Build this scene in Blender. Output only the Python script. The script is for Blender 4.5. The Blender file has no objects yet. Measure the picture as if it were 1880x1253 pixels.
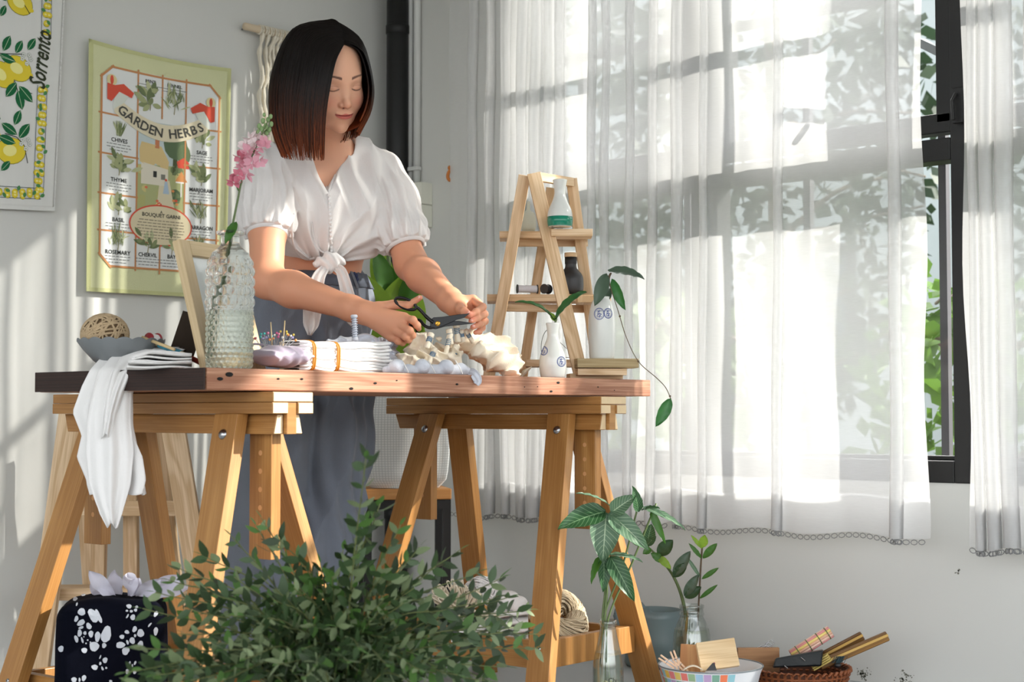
import bpy, math, random
import numpy as np
from mathutils import Vector, Matrix
random.seed(7); np.random.seed(7)
SC = bpy.context.scene; COL = SC.collection
PI = math.pi
# ------------------------------------------------------------ camera, sky, sun, exposure
H = 0.70                                   # lens height above the floor
FPX = 2880.0; YAW = math.radians(42.1); TH = math.atan(133.5/FPX)
cd = bpy.data.cameras.new('camera'); cam = bpy.data.objects.new('camera', cd); COL.objects.link(cam)
cam.location = (0, 0, H); cam.rotation_euler = (PI/2+TH, 0, YAW)
cd.sensor_width = 36; cd.lens = FPX/1880*36; cd.clip_start = .05; cd.clip_end = 200
cd.dof.use_dof = True; cd.dof.focus_distance = 3.55; cd.dof.aperture_fstop = 7.0
SC.camera = cam
w = bpy.data.worlds.new('sky'); SC.world = w; w.use_nodes = True
nt = w.node_tree; bg = nt.nodes['Background']
sk = nt.nodes.new('ShaderNodeTexSky'); sk.sky_type = 'NISHITA'; sk.sun_disc = False
sk.sun_elevation = math.radians(42); sk.sun_rotation = math.radians(-40); sk.air_density = 1.0; sk.dust_density = 3.0; sk.ozone_density = .6
hs = nt.nodes.new('ShaderNodeHueSaturation'); hs.inputs['Saturation'].default_value = .16
nt.links.new(sk.outputs[0], hs.inputs['Color']); nt.links.new(hs.outputs[0], bg.inputs[0]); bg.inputs[1].default_value = .46
sd = bpy.data.lights.new('sun', 'SUN'); sd.energy = 5.8; sd.angle = math.radians(.6); sd.color = (1, .955, .88)
sun = bpy.data.objects.new('sun', sd); COL.objects.link(sun)
SUN = Vector((-.68, -.53, -.43)).normalized()
sun.rotation_euler = SUN.to_track_quat('-Z', 'Y').to_euler(); sun.location = (3, 8, 8)
SC.view_settings.view_transform = 'Standard'; SC.view_settings.look = 'None'
SC.view_settings.gamma = 1; SC.view_settings.use_curve_mapping = False
SC.view_settings.exposure = 0.85
SC.cycles.max_bounces = 10; SC.cycles.transparent_max_bounces = 24; SC.cycles.diffuse_bounces = 5
SC.cycles.caustics_reflective = False; SC.cycles.caustics_refractive = False
SC.cycles.sample_clamp_indirect = 4
# ------------------------------------------------------------ measured geometry helpers
Fx, Fy = -math.sin(YAW), math.cos(YAW); Rx, Ry = math.cos(YAW), math.sin(YAW)
FWD = Vector((Fx, Fy, 0)); RGT = Vector((Rx, Ry, 0)); UPV = Vector((0, 0, 1)); CAM = Vector((0, 0, H))
def ray(px, py):
    u, v = px-940.0, 626.5-py
    f = math.cos(TH)*FPX - math.sin(TH)*v; z = math.sin(TH)*FPX + math.cos(TH)*v
    return RGT*(u/f) + FWD + UPV*(z/f)
def W(px, py, d): return CAM + ray(px, py)*d
WX0 = -5.564*H; WY0 = 5.26*H               # the two walls
def onX(px, py, X): r = ray(px, py); return CAM + r*(X/r.x)
def onY(px, py, Y): r = ray(px, py); return CAM + r*(Y/r.y)
def onZ(px, py, Z): r = ray(px, py); return CAM + r*((Z-H)/r.z)
def C(x, y, z): return RGT*x + FWD*z + UPV*y    # vector: right, up, depth
# table frame
TA = W(380, 675, 2.82); TZ = TA.z
E1 = C(.643, 0, .766); E2 = C(-.766, 0, .643); E1.normalize(); E2.normalize()
TL_, TW_ = 1.387, .53
def T(u, v, h=0): return Vector((TA.x, TA.y, 0)) + E1*u + E2*v + UPV*(TZ+h)
def TP(px, py, v):                         # the point of the vertical plane v = const seen at a pixel
    r = ray(px, py); o = TA + E2*v; t = (o-CAM).dot(E2)/r.dot(E2); return CAM + r*t
def TUH(px, py, v): p = TP(px, py, v); return ((p-TA).dot(E1), p.z-TZ)
# ------------------------------------------------------------ object helpers
ORG = {}
def tag(o, label=None, cat=None, group=None, kind=None):
    if label: o['label'] = label
    if cat: o['category'] = cat
    if group: o['group'] = group
    if kind: o['kind'] = kind
    return o
def thing(name, label, cat, loc, group=None):
    o = bpy.data.objects.new(name, None); COL.objects.link(o); o.location = loc; o.empty_display_size = .05
    ORG[o.name] = Vector(loc); return tag(o, label, cat, group)
def V3(p): return Vector((p[0], p[1], p[2]))
class G:
    def __init__(s): s.v = []; s.f = []; s.uv = []; s.c = []
    def add(s, vs, fs, uvs=None, col=None):
        n = len(s.v); s.v += [tuple(p) for p in vs]
        for k, f in enumerate(fs):
            s.f.append(tuple(i+n for i in f)); s.uv.append(uvs[k] if uvs else None); s.c.append(col)
        return s
    def hexa(s, p, L=None):                # p: 8 points, 0-3 one end (ccw), 4-7 other end
        a = random.random()*5; b = random.random()*5
        l = (V3(p[4])-V3(p[0])).length; w1 = (V3(p[1])-V3(p[0])).length; w2 = (V3(p[3])-V3(p[0])).length
        f = [(3,2,1,0),(4,5,6,7),(0,1,5,4),(1,2,6,5),(2,3,7,6),(3,0,4,7)]
        def q(W_, o): return [(a, b+o), (a, b+o+W_), (a+l, b+o+W_), (a+l, b+o)]
        uv = [[(a,b),(a+.02,b),(a+.02,b+w1),(a,b+w1)]]*2 + [q(w1,0), q(w2,w1), q(w1,w1+w2), q(w2,2*w1+w2)]
        return s.add(p, f, uv)
    def beam(s, p, q, w_, h_, side=None, up=None):   # box from p to q; w_ along 'side', h_ along the third axis
        p = V3(p); q = V3(q); d = (q-p).normalized()
        if side is None:
            side = d.cross(UPV if up is None else V3(up))
            if side.length < 1e-4: side = Vector((1, 0, 0))
        side = V3(side); side = (side - d*side.dot(d)).normalized(); n = side.cross(d).normalized()
        a = side*(w_/2); b = n*(h_/2)
        return s.hexa([p-a-b, p+a-b, p+a+b, p-a+b, q-a-b, q+a-b, q+a+b, q-a+b])
    def box(s, c, sx, sy, sz, ax=None, ay=None, az=None):
        ax = V3(ax or (1,0,0)); ay = V3(ay or (0,1,0)); az = V3(az or (0,0,1)); c = V3(c)
        a, b, d = ax*(sx/2), ay*(sy/2), az*(sz/2)
        if sx >= sy and sx >= sz: return s.hexa([c-a-b-d, c-a+b-d, c-a+b+d, c-a-b+d, c+a-b-d, c+a+b-d, c+a+b+d, c+a-b+d])
        if sy >= sz: return s.hexa([c-b-d-a, c-b+d-a, c-b+d+a, c-b-d+a, c+b-d-a, c+b+d-a, c+b+d+a, c+b-d+a])
        return s.hexa([c-d-a-b, c-d+a-b, c-d+a+b, c-d-a+b, c+d-a-b, c+d+a-b, c+d+a+b, c+d-a+b])
    def tube(s, pts, r, n=8, cap=True, flat=1.0, ref=None):
        pts = [V3(p) for p in pts]; m = len(pts)
        rr = r if hasattr(r, '__len__') else [r]*m
        vs = []; prev = None
        for i, p in enumerate(pts):
            d = (pts[min(i+1, m-1)]-pts[max(i-1, 0)])
            d = d.normalized() if d.length > 1e-9 else Vector((0,0,1))
            if prev is None:
                a = d.cross(V3(ref) if ref is not None else (UPV if abs(d.z) < .9 else Vector((1, 0, 0)))).normalized()
            else:
                a = prev - d*prev.dot(d); a = a.normalized() if a.length > 1e-6 else d.orthogonal().normalized()
            prev = a; b = d.cross(a)
            for k in range(n):
                t = 2*PI*k/n; vs.append(p + a*(math.cos(t)*rr[i]) + b*(math.sin(t)*rr[i]*flat))
        fs = []
        for i in range(m-1):
            for k in range(n):
                k2 = (k+1) % n; fs.append((i*n+k, i*n+k2, (i+1)*n+k2, (i+1)*n+k))
        if cap: fs.append(tuple(range(n-1, -1, -1))); fs.append(tuple(range((m-1)*n, m*n)))
        return s.add(vs, fs)
    def lathe(s, c, prof, n=32, ax=None, cap=False, fn=None):       # prof: (radius, height)
        c = V3(c); az = V3(ax).normalized() if ax is not None else UPV
        a = az.orthogonal().normalized() if ax is not None else Vector((1,0,0)); b = az.cross(a)
        vs = []
        for (r, h) in prof:
            for k in range(n):
                t = 2*PI*k/n; R = r + (fn(t, h, r) if fn else 0)
                vs.append(c + a*(math.cos(t)*R) + b*(math.sin(t)*R) + az*h)
        fs = []; m = len(prof)
        for i in range(m-1):
            for k in range(n):
                k2 = (k+1) % n; fs.append((i*n+k, i*n+k2, (i+1)*n+k2, (i+1)*n+k))
        if cap: fs.append(tuple(range(n-1, -1, -1))); fs.append(tuple(range((m-1)*n, m*n)))
        return s.add(vs, fs)
    def ball(s, c, r, n=12, sc=(1,1,1), ax=None):
        c = V3(c); A = ax or (Vector((1,0,0)), Vector((0,1,0)), Vector((0,0,1)))
        vs = []; m = max(4, n//2)
        for i in range(m+1):
            t = PI*i/m
            for k in range(n):
                f = 2*PI*k/n
                vs.append(c + A[0]*(r*sc[0]*math.sin(t)*math.cos(f)) + A[1]*(r*sc[1]*math.sin(t)*math.sin(f)) + A[2]*(-r*sc[2]*math.cos(t)))
        fs = []
        for i in range(m):
            for k in range(n):
                k2 = (k+1) % n; fs.append((i*n+k, i*n+k2, (i+1)*n+k2, (i+1)*n+k))
        return s.add(vs, fs)
    def grid(s, fn, nu, nv, uvs=(1,1), close=False):
        vs = [fn(i/(nu-1), j/(nv-1)) for j in range(nv) for i in range(nu)]
        fs = []; uv = []
        for j in range(nv-1):
            for i in range(nu-1):
                fs.append((j*nu+i, j*nu+i+1, (j+1)*nu+i+1, (j+1)*nu+i))
                a, b, c2, d = i/(nu-1)*uvs[0], (i+1)/(nu-1)*uvs[0], j/(nv-1)*uvs[1], (j+1)/(nv-1)*uvs[1]
                uv.append([(a,c2),(b,c2),(b,d),(a,d)])
        return s.add(vs, fs, uv)
    def obj(s, name, mat, parent=None, smooth=False, bevel=0, solid=0, sub=0, weld=False):
        org = ORG.get(parent.name, Vector((0,0,0))) if parent else Vector((0,0,0))
        if parent is None and s.v:
            a = np.array(s.v); org = Vector(((a[:,0].min()+a[:,0].max())/2, (a[:,1].min()+a[:,1].max())/2, a[:,2].min()))
        me = bpy.data.meshes.new(name)
        me.from_pydata([(x-org.x, y-org.y, z-org.z) for x, y, z in s.v], [], s.f)
        if any(u is not None for u in s.uv):
            L = me.uv_layers.new(name='UVMap'); k = 0; buf = []
            for f, u in zip(s.f, s.uv):
                for t in range(len(f)): buf += list(u[t]) if u else [0, 0]
            L.data.foreach_set('uv', buf)
        if any(c is not None for c in s.c):
            A = me.color_attributes.new('Col', 'BYTE_COLOR', 'CORNER'); buf = []
            for f, c in zip(s.f, s.c):
                c = c or (1,1,1); buf += [c[0], c[1], c[2], 1]*len(f)
            A.data.foreach_set('color_srgb', buf)
        if weld:
            import bmesh
            b = bmesh.new(); b.from_mesh(me); bmesh.ops.remove_doubles(b, verts=b.verts, dist=1e-5); b.to_mesh(me); b.free()
        if smooth: me.polygons.foreach_set('use_smooth', [True]*len(me.polygons))
        if mat: me.materials.append(mat)
        o = bpy.data.objects.new(name, me); COL.objects.link(o)
        if parent: o.parent = parent; ORG[o.name] = org
        else: o.location = org; ORG[o.name] = org
        if solid: m = o.modifiers.new('s', 'SOLIDIFY'); m.thickness = solid; m.offset = 0
        if bevel: m = o.modifiers.new('b', 'BEVEL'); m.width = bevel; m.segments = 2; m.limit_method = 'ANGLE'
        if sub: m = o.modifiers.new('u', 'SUBSURF'); m.levels = sub; m.render_levels = sub
        return o
def catmull(P, n=8):
    P = [V3(p) for p in P]
    if len(P) < 3: return [P[0].lerp(P[-1], i/n) for i in range(n+1)]
    Q = [P[0]*2-P[1]]+P+[P[-1]*2-P[-2]]; out = []
    for i in range(1, len(Q)-2):
        a, b, c, d = Q[i-1:i+3]
        for k in range(n):
            t = k/n; out.append(.5*((2*b)+(c-a)*t+(2*a-5*b+4*c-d)*t*t+(3*b-a-3*c+d)*t**3))
    out.append(P[-1]); return out
def lerpk(x, ks): return float(np.interp(x, [k[0] for k in ks], [k[1] for k in ks]))
# ------------------------------------------------------------ materials
def S(r, g, b):                            # sRGB 0-255 to linear
    f = lambda c: (c/255/12.92 if c/255 <= .04045 else ((c/255+.055)/1.055)**2.4)
    return (f(r), f(g), f(b), 1)
def base(name):
    m = bpy.data.materials.new(name); m.use_nodes = True; n = m.node_tree; return m, n, n.nodes['Principled BSDF'], n.nodes.new, n.links.new
def mat(name, c, rough=.6, var=.12, scale=12, bump=.15, bscale=None, coords='Object', metal=0, spec=.5, sheen=0, trans=0, stretch=None, sss=0):
    m, n, P, N, L = base(name)
    P.inputs['Roughness'].default_value = rough; P.inputs['Metallic'].default_value = metal
    P.inputs['Specular IOR Level'].default_value = spec
    if sheen: P.inputs['Sheen Weight'].default_value = sheen
    tc = N('ShaderNodeTexCoord'); mp = N('ShaderNodeMapping'); L(tc.outputs[coords], mp.inputs[0])
    if stretch: mp.inputs['Scale'].default_value = stretch
    no = N('ShaderNodeTexNoise'); no.inputs['Scale'].default_value = scale; no.inputs['Detail'].default_value = 5; L(mp.outputs[0], no.inputs[0])
    cr = N('ShaderNodeMix'); cr.data_type = 'RGBA'; cr.inputs[6].default_value = tuple(max(0, x*(1-var)) for x in c[:3])+(1,); cr.inputs[7].default_value = tuple(min(1, x*(1+var)) for x in c[:3])+(1,)
    L(no.outputs[0], cr.inputs[0]); L(cr.outputs[2], P.inputs['Base Color'])
    if bump:
        n2 = N('ShaderNodeTexNoise'); n2.inputs['Scale'].default_value = bscale or scale*6; n2.inputs['Detail'].default_value = 4; L(mp.outputs[0], n2.inputs[0])
        bu = N('ShaderNodeBump'); bu.inputs['Strength'].default_value = bump; bu.inputs['Distance'].default_value = .002; L(n2.outputs[0], bu.inputs['Height']); L(bu.outputs[0], P.inputs['Normal'])
    if sss: P.inputs['Subsurface Weight'].default_value = sss; P.inputs['Subsurface Radius'].default_value = (.012, .005, .003); P.inputs['Subsurface Scale'].default_value = 1
    if trans:
        tr = N('ShaderNodeBsdfTranslucent'); L(cr.outputs[2], tr.inputs[0]); mx = N('ShaderNodeMixShader'); mx.inputs[0].default_value = trans
        L(P.outputs[0], mx.inputs[1]); L(tr.outputs[0], mx.inputs[2]); L(mx.outputs[0], n.nodes['Material Output'].inputs[0])
    return m
def wood(name, c1, c2, rough=.55, ring=26, stretch=6, coords='UV', bump=.12, spec=.4):
    m, n, P, N, L = base(name)
    P.inputs['Roughness'].default_value = rough; P.inputs['Specular IOR Level'].default_value = spec
    tc = N('ShaderNodeTexCoord'); mp = N('ShaderNodeMapping'); L(tc.outputs[coords], mp.inputs[0]); mp.inputs['Scale'].default_value = (1, stretch, stretch)
    w1 = N('ShaderNodeTexNoise'); w1.inputs['Scale'].default_value = 3.2; w1.inputs['Detail'].default_value = 2; w1.inputs['Distortion'].default_value = .6; L(mp.outputs[0], w1.inputs[0])
    mm = N('ShaderNodeMath'); mm.operation = 'MULTIPLY'; mm.inputs[1].default_value = ring; L(w1.outputs[0], mm.inputs[0])
    si = N('ShaderNodeMath'); si.operation = 'SINE'; L(mm.outputs[0], si.inputs[0])
    m2 = N('ShaderNodeMapping'); L(tc.outputs[coords], m2.inputs[0]); m2.inputs['Scale'].default_value = (6, 260, 260)
    f = N('ShaderNodeTexNoise'); f.inputs['Scale'].default_value = 1; f.inputs['Detail'].default_value = 6; L(m2.outputs[0], f.inputs[0])
    ad = N('ShaderNodeMath'); ad.operation = 'MULTIPLY_ADD'; L(si.outputs[0], ad.inputs[0]); ad.inputs[1].default_value = .22; L(f.outputs[0], ad.inputs[2])
    cr = N('ShaderNodeValToRGB'); cr.color_ramp.elements[0].position = .25; cr.color_ramp.elements[0].color = c1; cr.color_ramp.elements[1].position = .8; cr.color_ramp.elements[1].color = c2
    L(ad.outputs[0], cr.inputs[0]); L(cr.outputs[0], P.inputs['Base Color'])
    bu = N('ShaderNodeBump'); bu.inputs['Strength'].default_value = bump; bu.inputs['Distance'].default_value = .001; L(ad.outputs[0], bu.inputs['Height']); L(bu.outputs[0], P.inputs['Normal'])
    return m
def attr_mat(name, rough=.8, trans=0, sss=0, bump=0, mult=1.0, spec=.3, bscale=300):
    m, n, P, N, L = base(name); a = N('ShaderNodeVertexColor'); a.layer_name = 'Col'
    P.inputs['Roughness'].default_value = rough; P.inputs['Specular IOR Level'].default_value = spec; L(a.outputs[0], P.inputs['Base Color'])
    if sss: P.inputs['Subsurface Weight'].default_value = sss; P.inputs['Subsurface Radius'].default_value = (.010, .004, .002); P.inputs['Subsurface Scale'].default_value = 1
    if bump:
        n2 = N('ShaderNodeTexNoise'); n2.inputs['Scale'].default_value = bscale; bu = N('ShaderNodeBump'); bu.inputs['Strength'].default_value = bump; bu.inputs['Distance'].default_value = .001
        tc = N('ShaderNodeTexCoord'); L(tc.outputs['Object'], n2.inputs[0]); L(n2.outputs[0], bu.inputs['Height']); L(bu.outputs[0], P.inputs['Normal'])
    return m
def veined(name, c, cv, trans=.2):
    m = mat(name, c, .4, .3, 20, .1, trans=trans); n = m.node_tree; N, L = n.nodes.new, n.links.new
    mixn = [x for x in n.nodes if x.type == 'MIX'][0]; outs = [l.to_socket for l in mixn.outputs[2].links]
    uv = N('ShaderNodeTexCoord'); sp_ = N('ShaderNodeSeparateXYZ'); L(uv.outputs['UV'], sp_.inputs[0])
    def M(op, a, b=None, c_=None):
        k = N('ShaderNodeMath'); k.operation = op
        for i, v in enumerate((a, b, c_)):
            if v is None: continue
            if isinstance(v, (int, float)): k.inputs[i].default_value = v
            else: L(v, k.inputs[i])
        return k.outputs[0]
    au = M('ABSOLUTE', M('SUBTRACT', sp_.outputs[0], .5)); mid = M('LESS_THAN', au, .022)
    sw = M('GREATER_THAN', M('SINE', M('MULTIPLY', M('SUBTRACT', sp_.outputs[1], M('MULTIPLY', au, .45)), 62)), .86)
    f = M('MAXIMUM', mid, M('MULTIPLY', sw, .55))
    mx = N('ShaderNodeMix'); mx.data_type = 'RGBA'; L(f, mx.inputs[0]); L(mixn.outputs[2], mx.inputs[6]); mx.inputs[7].default_value = cv
    for o_ in outs: L(mx.outputs[2], o_)
    return m
def glass(name, c=(1,1,1,1), rough=0, ior=1.45, thin=True, ra=.10):
    m, n, P, N, L = base(name); n.nodes.remove(P)
    tr = N('ShaderNodeBsdfTransparent'); tr.inputs[0].default_value = c
    gl = N('ShaderNodeBsdfGlossy'); gl.inputs['Roughness'].default_value = rough+.02
    fr = N('ShaderNodeLayerWeight'); fr.inputs[0].default_value = .5
    pw = N('ShaderNodeMath'); pw.operation = 'POWER'; pw.inputs[1].default_value = 4; L(fr.outputs['Facing'], pw.inputs[0]); sc_ = N('ShaderNodeMath'); sc_.operation = 'MULTIPLY'; sc_.inputs[1].default_value = .8; L(pw.outputs[0], sc_.inputs[0])
    mx = N('ShaderNodeMixShader'); ad = N('ShaderNodeMath'); ad.operation = 'ADD'; ad.inputs[1].default_value = ra if not thin else 0.03; ad.use_clamp = True
    L(sc_.outputs[0], ad.inputs[0]); L(ad.outputs[0], mx.inputs[0]); L(tr.outputs[0], mx.inputs[1]); L(gl.outputs[0], mx.inputs[2]); L(mx.outputs[0], n.nodes['Material Output'].inputs[0])
    return m
WALL = mat('wall paint', S(212, 212, 208), .9, .03, 1.5, .25, 25)
FLOORM = mat('painted floor', S(176, 180, 182), .55, .10, 3, .1, 30)
BLACK = mat('black paint', S(8, 8, 9), .5, .2, 30, .1)
BIRCH = wood('varnished birch', S(160, 112, 60), S(192, 144, 86), .38, 9, 5)
PINE = wood('raw pine', S(196, 162, 122), S(226, 198, 162), .6, 22, 7)
DECK = wood('reclaimed red timber', S(148, 98, 72), S(204, 156, 126), .55, 9, 10, bump=.4)
DECK_SHADE = wood('shaded end of timber', S(30, 18, 14), S(60, 36, 28), .6, 30, 9, bump=.4)  # shade on the table's end face, put into the timber colour
LEAFD = mat('dark green leaf', S(44, 74, 40), .42, .35, 30, .1, trans=.18)
LEAFG = mat('eucalyptus leaf', S(66, 90, 54), .5, .4, 6, .1, trans=.15)
LEAFB = mat('bright green leaf', S(136, 170, 58), .42, .2, 25, .1, trans=.45)
LEAFM = mat('mid green leaf', S(66, 112, 40), .4, .3, 25, .1, trans=.3)
STEM = mat('green stem', S(86, 104, 58), .5, .2, 20, .1)
TWIG = mat('brown twig', S(96, 78, 58), .7, .2, 30, .2)
WHITEC = mat('white cotton', S(238, 236, 234), .85, .03, 20, .3, 400, sheen=.3)
CREAM = mat('cream muslin', S(232, 220, 198), .85, .06, 20, .4, 500, sheen=.2)
GREYC = mat('pale grey gauze', S(206, 209, 218), .85, .05, 20, .4, 500, sheen=.2)
CERAM = mat('white glazed ceramic', S(214, 215, 210), .12, .03, 4, 0)
BLUEP = mat('cobalt print', S(38, 62, 140), .25, .1, 60, 0)
STEEL = mat('steel', S(170, 170, 172), .25, .05, 20, 0, metal=1)
GLASS = glass('clear glass', (.985, .99, .985, 1), 0, 1.25)
# ============================================================ the room
def struct(o, label=None): o['kind'] = 'structure'; return tag(o, label)
XW = lambda px: onY(px, 760, WY0).x
ZW = lambda px, py: onY(px, py, WY0).z
XL = XW(985); XM = XW(1296); XP = XW(1783); XR2 = XP+1.22; XR = XR2+1.2
ZS = ZW(1725, 887); ZT0 = ZW(1725, 296); ZT1 = ZW(1725, 226); ZTOP = 2.42; CEIL = 2.9; WT = .12
g = G(); g.box((WX0-.06, (WY0+WT-2.8)/2, CEIL/2), .12, WY0+WT+2.8, CEIL); struct(g.obj('wall_left', WALL))
g = G()
def wb(x0, x1, z0, z1): g.box(((x0+x1)/2, WY0+WT/2, (z0+z1)/2), x1-x0, WT, z1-z0)
XE = 2.6
wb(WX0, XL, 0, CEIL); wb(XL, XR, 0, ZS); wb(XL, XR, ZTOP, CEIL); wb(XR, XE, 0, CEIL)
struct(g.obj('wall_back', WALL))
g = G(); g.box(((WX0+XE)/2, .4, -.05), XE-WX0+.24, 7.0, .1); struct(g.obj('floor', FLOORM))
g = G(); g.box(((WX0+XE)/2, (WY0+WT-2.8)/2, CEIL+.05), XE-WX0, WY0+WT+2.8, .1); struct(g.obj('ceiling', WALL))
# windows: black metal frames, each with a transom, an opening light above and a fixed pane below
def window(n, x0, x1, label):
    o = bpy.data.objects.new('window_%d' % n, None); COL.objects.link(o); o.location = ((x0+x1)/2, WY0, ZS); ORG[o.name] = Vector(o.location); struct(o)
    y = WY0+.03; fw = .045
    def bar(name, a, b, w_, d_, yy=y): q = G(); q.beam(a, b, d_, w_, side=(0,1,0)); return q.obj(name, BLACK, o, bevel=.003)
    for xs in (x0+fw/2, x1-fw/2): bar('frame_post', (xs, y, ZS), (xs, y, ZTOP), fw, .07)
    bar('bottom_rail', (x0+fw, y, ZS+.028), (x1-fw, y, ZS+.028), .056, .07)
    bar('top_rail', (x0+fw, y, ZTOP-.025), (x1-fw, y, ZTOP-.025), .05, .07)
    bar('transom', (x0+fw, y, (ZT0+ZT1)/2-.02), (x1-fw, y, (ZT0+ZT1)/2-.02), (ZT1-ZT0)-.04, .07)
    bar('sash_rail', (x0+fw, y-.005, ZT1+.0), (x1-fw, y-.005, ZT1+.0), .05, .05)
    bar('sash_rail', (x0+fw, y-.005, ZTOP-.07), (x1-fw, y-.005, ZTOP-.07), .05, .05)
    for xs in (x0+fw+.02, x1-fw-.02): bar('sash_stile', (xs, y-.005, ZT1), (xs, y-.005, ZTOP-.05), .04, .05)
    zb = 1.80; q = G(); q.beam((x0+fw, y, zb), (x1-fw, y, zb), .03, .022, side=(0,1,0)); q.obj('glazing_bar', BLACK, o)
    bar('bead', (x0+fw, y+.01, ZS+.062), (x1-fw, y+.01, ZS+.062), .012, .03); bar('bead', (x0+fw, y+.01, ZT0+.012), (x1-fw, y+.01, ZT0+.012), .012, .03)
    for z0, z1 in ((ZS+.06, ZT0+.01), (ZT1+.02, 1.79), (1.81, ZTOP-.08)):
        q = G(); q.box(((x0+x1)/2, y+.012, (z0+z1)/2), x1-x0-2*fw, .004, z1-z0); q.obj('pane', GLASS, o)
    return o
window(1, XL, XM, ''); w2 = window(2, XM, XP+.0, ''); window(3, XP, XR2, ''); window(4, XR2, XR, '')
q = G(); a = W(1757, 175, 1); 
pz = onY(1759, 172, WY0-.02); q.box(pz + Vector((0, 0, -.03)), .03, .012, .09); q.tube([pz+Vector((0, -.012, 0)), pz+Vector((-.006, -.022, -.02)), pz+Vector((-.004, -.02, -.07))], .005, 6)
q.obj('latch', BLACK, w2, bevel=.002)
# security grille outside
grl = thing('window_grille', 'black iron security bars standing outside the window panes', 'grille', (XM, WY0+.22, ZS))
gy = WY0+.22; bw = XW(1737)-XW(1723)
k = 0
x = onY(1730, 100, gy).x
for k in range(-6, 7):
    q = G(); q.beam((x+k*.42, gy, ZS-.05), (x+k*.42, gy, ZTOP+.05), .022, .022, side=(1,0,0)); q.obj('bar', mat('iron', S(62,60,66), .5) if k == -6 else bpy.data.materials['iron'], grl)
for zz in (ZS-.04, ZTOP+.04): q = G(); q.beam((XL-.3, gy, zz), (XR+.2, gy, zz), .02, .02, side=(0,1,0)); q.obj('rail', bpy.data.materials['iron'], grl)
for xx in (XL-.25, XR+.15):
    q = G(); q.beam((xx, gy, ZS-.04), (xx, WY0+WT, ZS-.04), .02, .02); q.obj('bracket', bpy.data.materials['iron'], grl)
q = G(); q.beam(onY(1690, 78, WY0+.1), onY(1741, 103, WY0+.05), .018, .022); q.tube([onY(1731, 104, WY0+.08), onY(1729, 128, WY0+.1)], .008, 6); q.obj('stay_arm', mat('worn iron', S(90, 98, 100), .4, .3, 60), w2)
# ------------------------------------------------------------ sheer curtains
def sheer(name, dens):
    m, n, P, N, L = base(name); n.nodes.remove(P)
    tr = N('ShaderNodeBsdfTransparent'); tl = N('ShaderNodeBsdfTranslucent'); df = N('ShaderNodeBsdfDiffuse')
    for x_ in (tl, df): x_.inputs[0].default_value = S(238, 238, 238)
    m1 = N('ShaderNodeMixShader'); m1.inputs[0].default_value = .4; L(tl.outputs[0], m1.inputs[1]); L(df.outputs[0], m1.inputs[2])
    # woven threads look denser edge-on
    lw = N('ShaderNodeLayerWeight'); lw.inputs[0].default_value = .35
    tc = N('ShaderNodeTexCoord'); mp = N('ShaderNodeMapping'); mp.inputs['Scale'].default_value = (40, 40, 900); L(tc.outputs['Object'], mp.inputs[0])
    no = N('ShaderNodeTexNoise'); no.inputs['Scale'].default_value = 1; L(mp.outputs[0], no.inputs[0])
    ma = N('ShaderNodeMath'); ma.operation = 'MULTIPLY_ADD'; L(lw.outputs['Facing'], ma.inputs[0]); ma.inputs[1].default_value = .5; ma.inputs[2].default_value = dens-.05
    mb = N('ShaderNodeMath'); mb.operation = 'MULTIPLY_ADD'; L(no.outputs[0], mb.inputs[0]); mb.inputs[1].default_value = .1; L(ma.outputs[0], mb.inputs[2]); mb.use_clamp = True
    m2 = N('ShaderNodeMixShader'); L(mb.outputs[0], m2.inputs[0]); L(tr.outputs[0], m2.inputs[1]); L(m1.outputs[0], m2.inputs[2]); L(m2.outputs[0], n.nodes['Material Output'].inputs[0])
    return m
SHEER = sheer('sheer voile', .56); LACE = mat('grey lace edging', S(150, 150, 150), .9, .2, 200)
CY = WY0-.13
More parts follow.
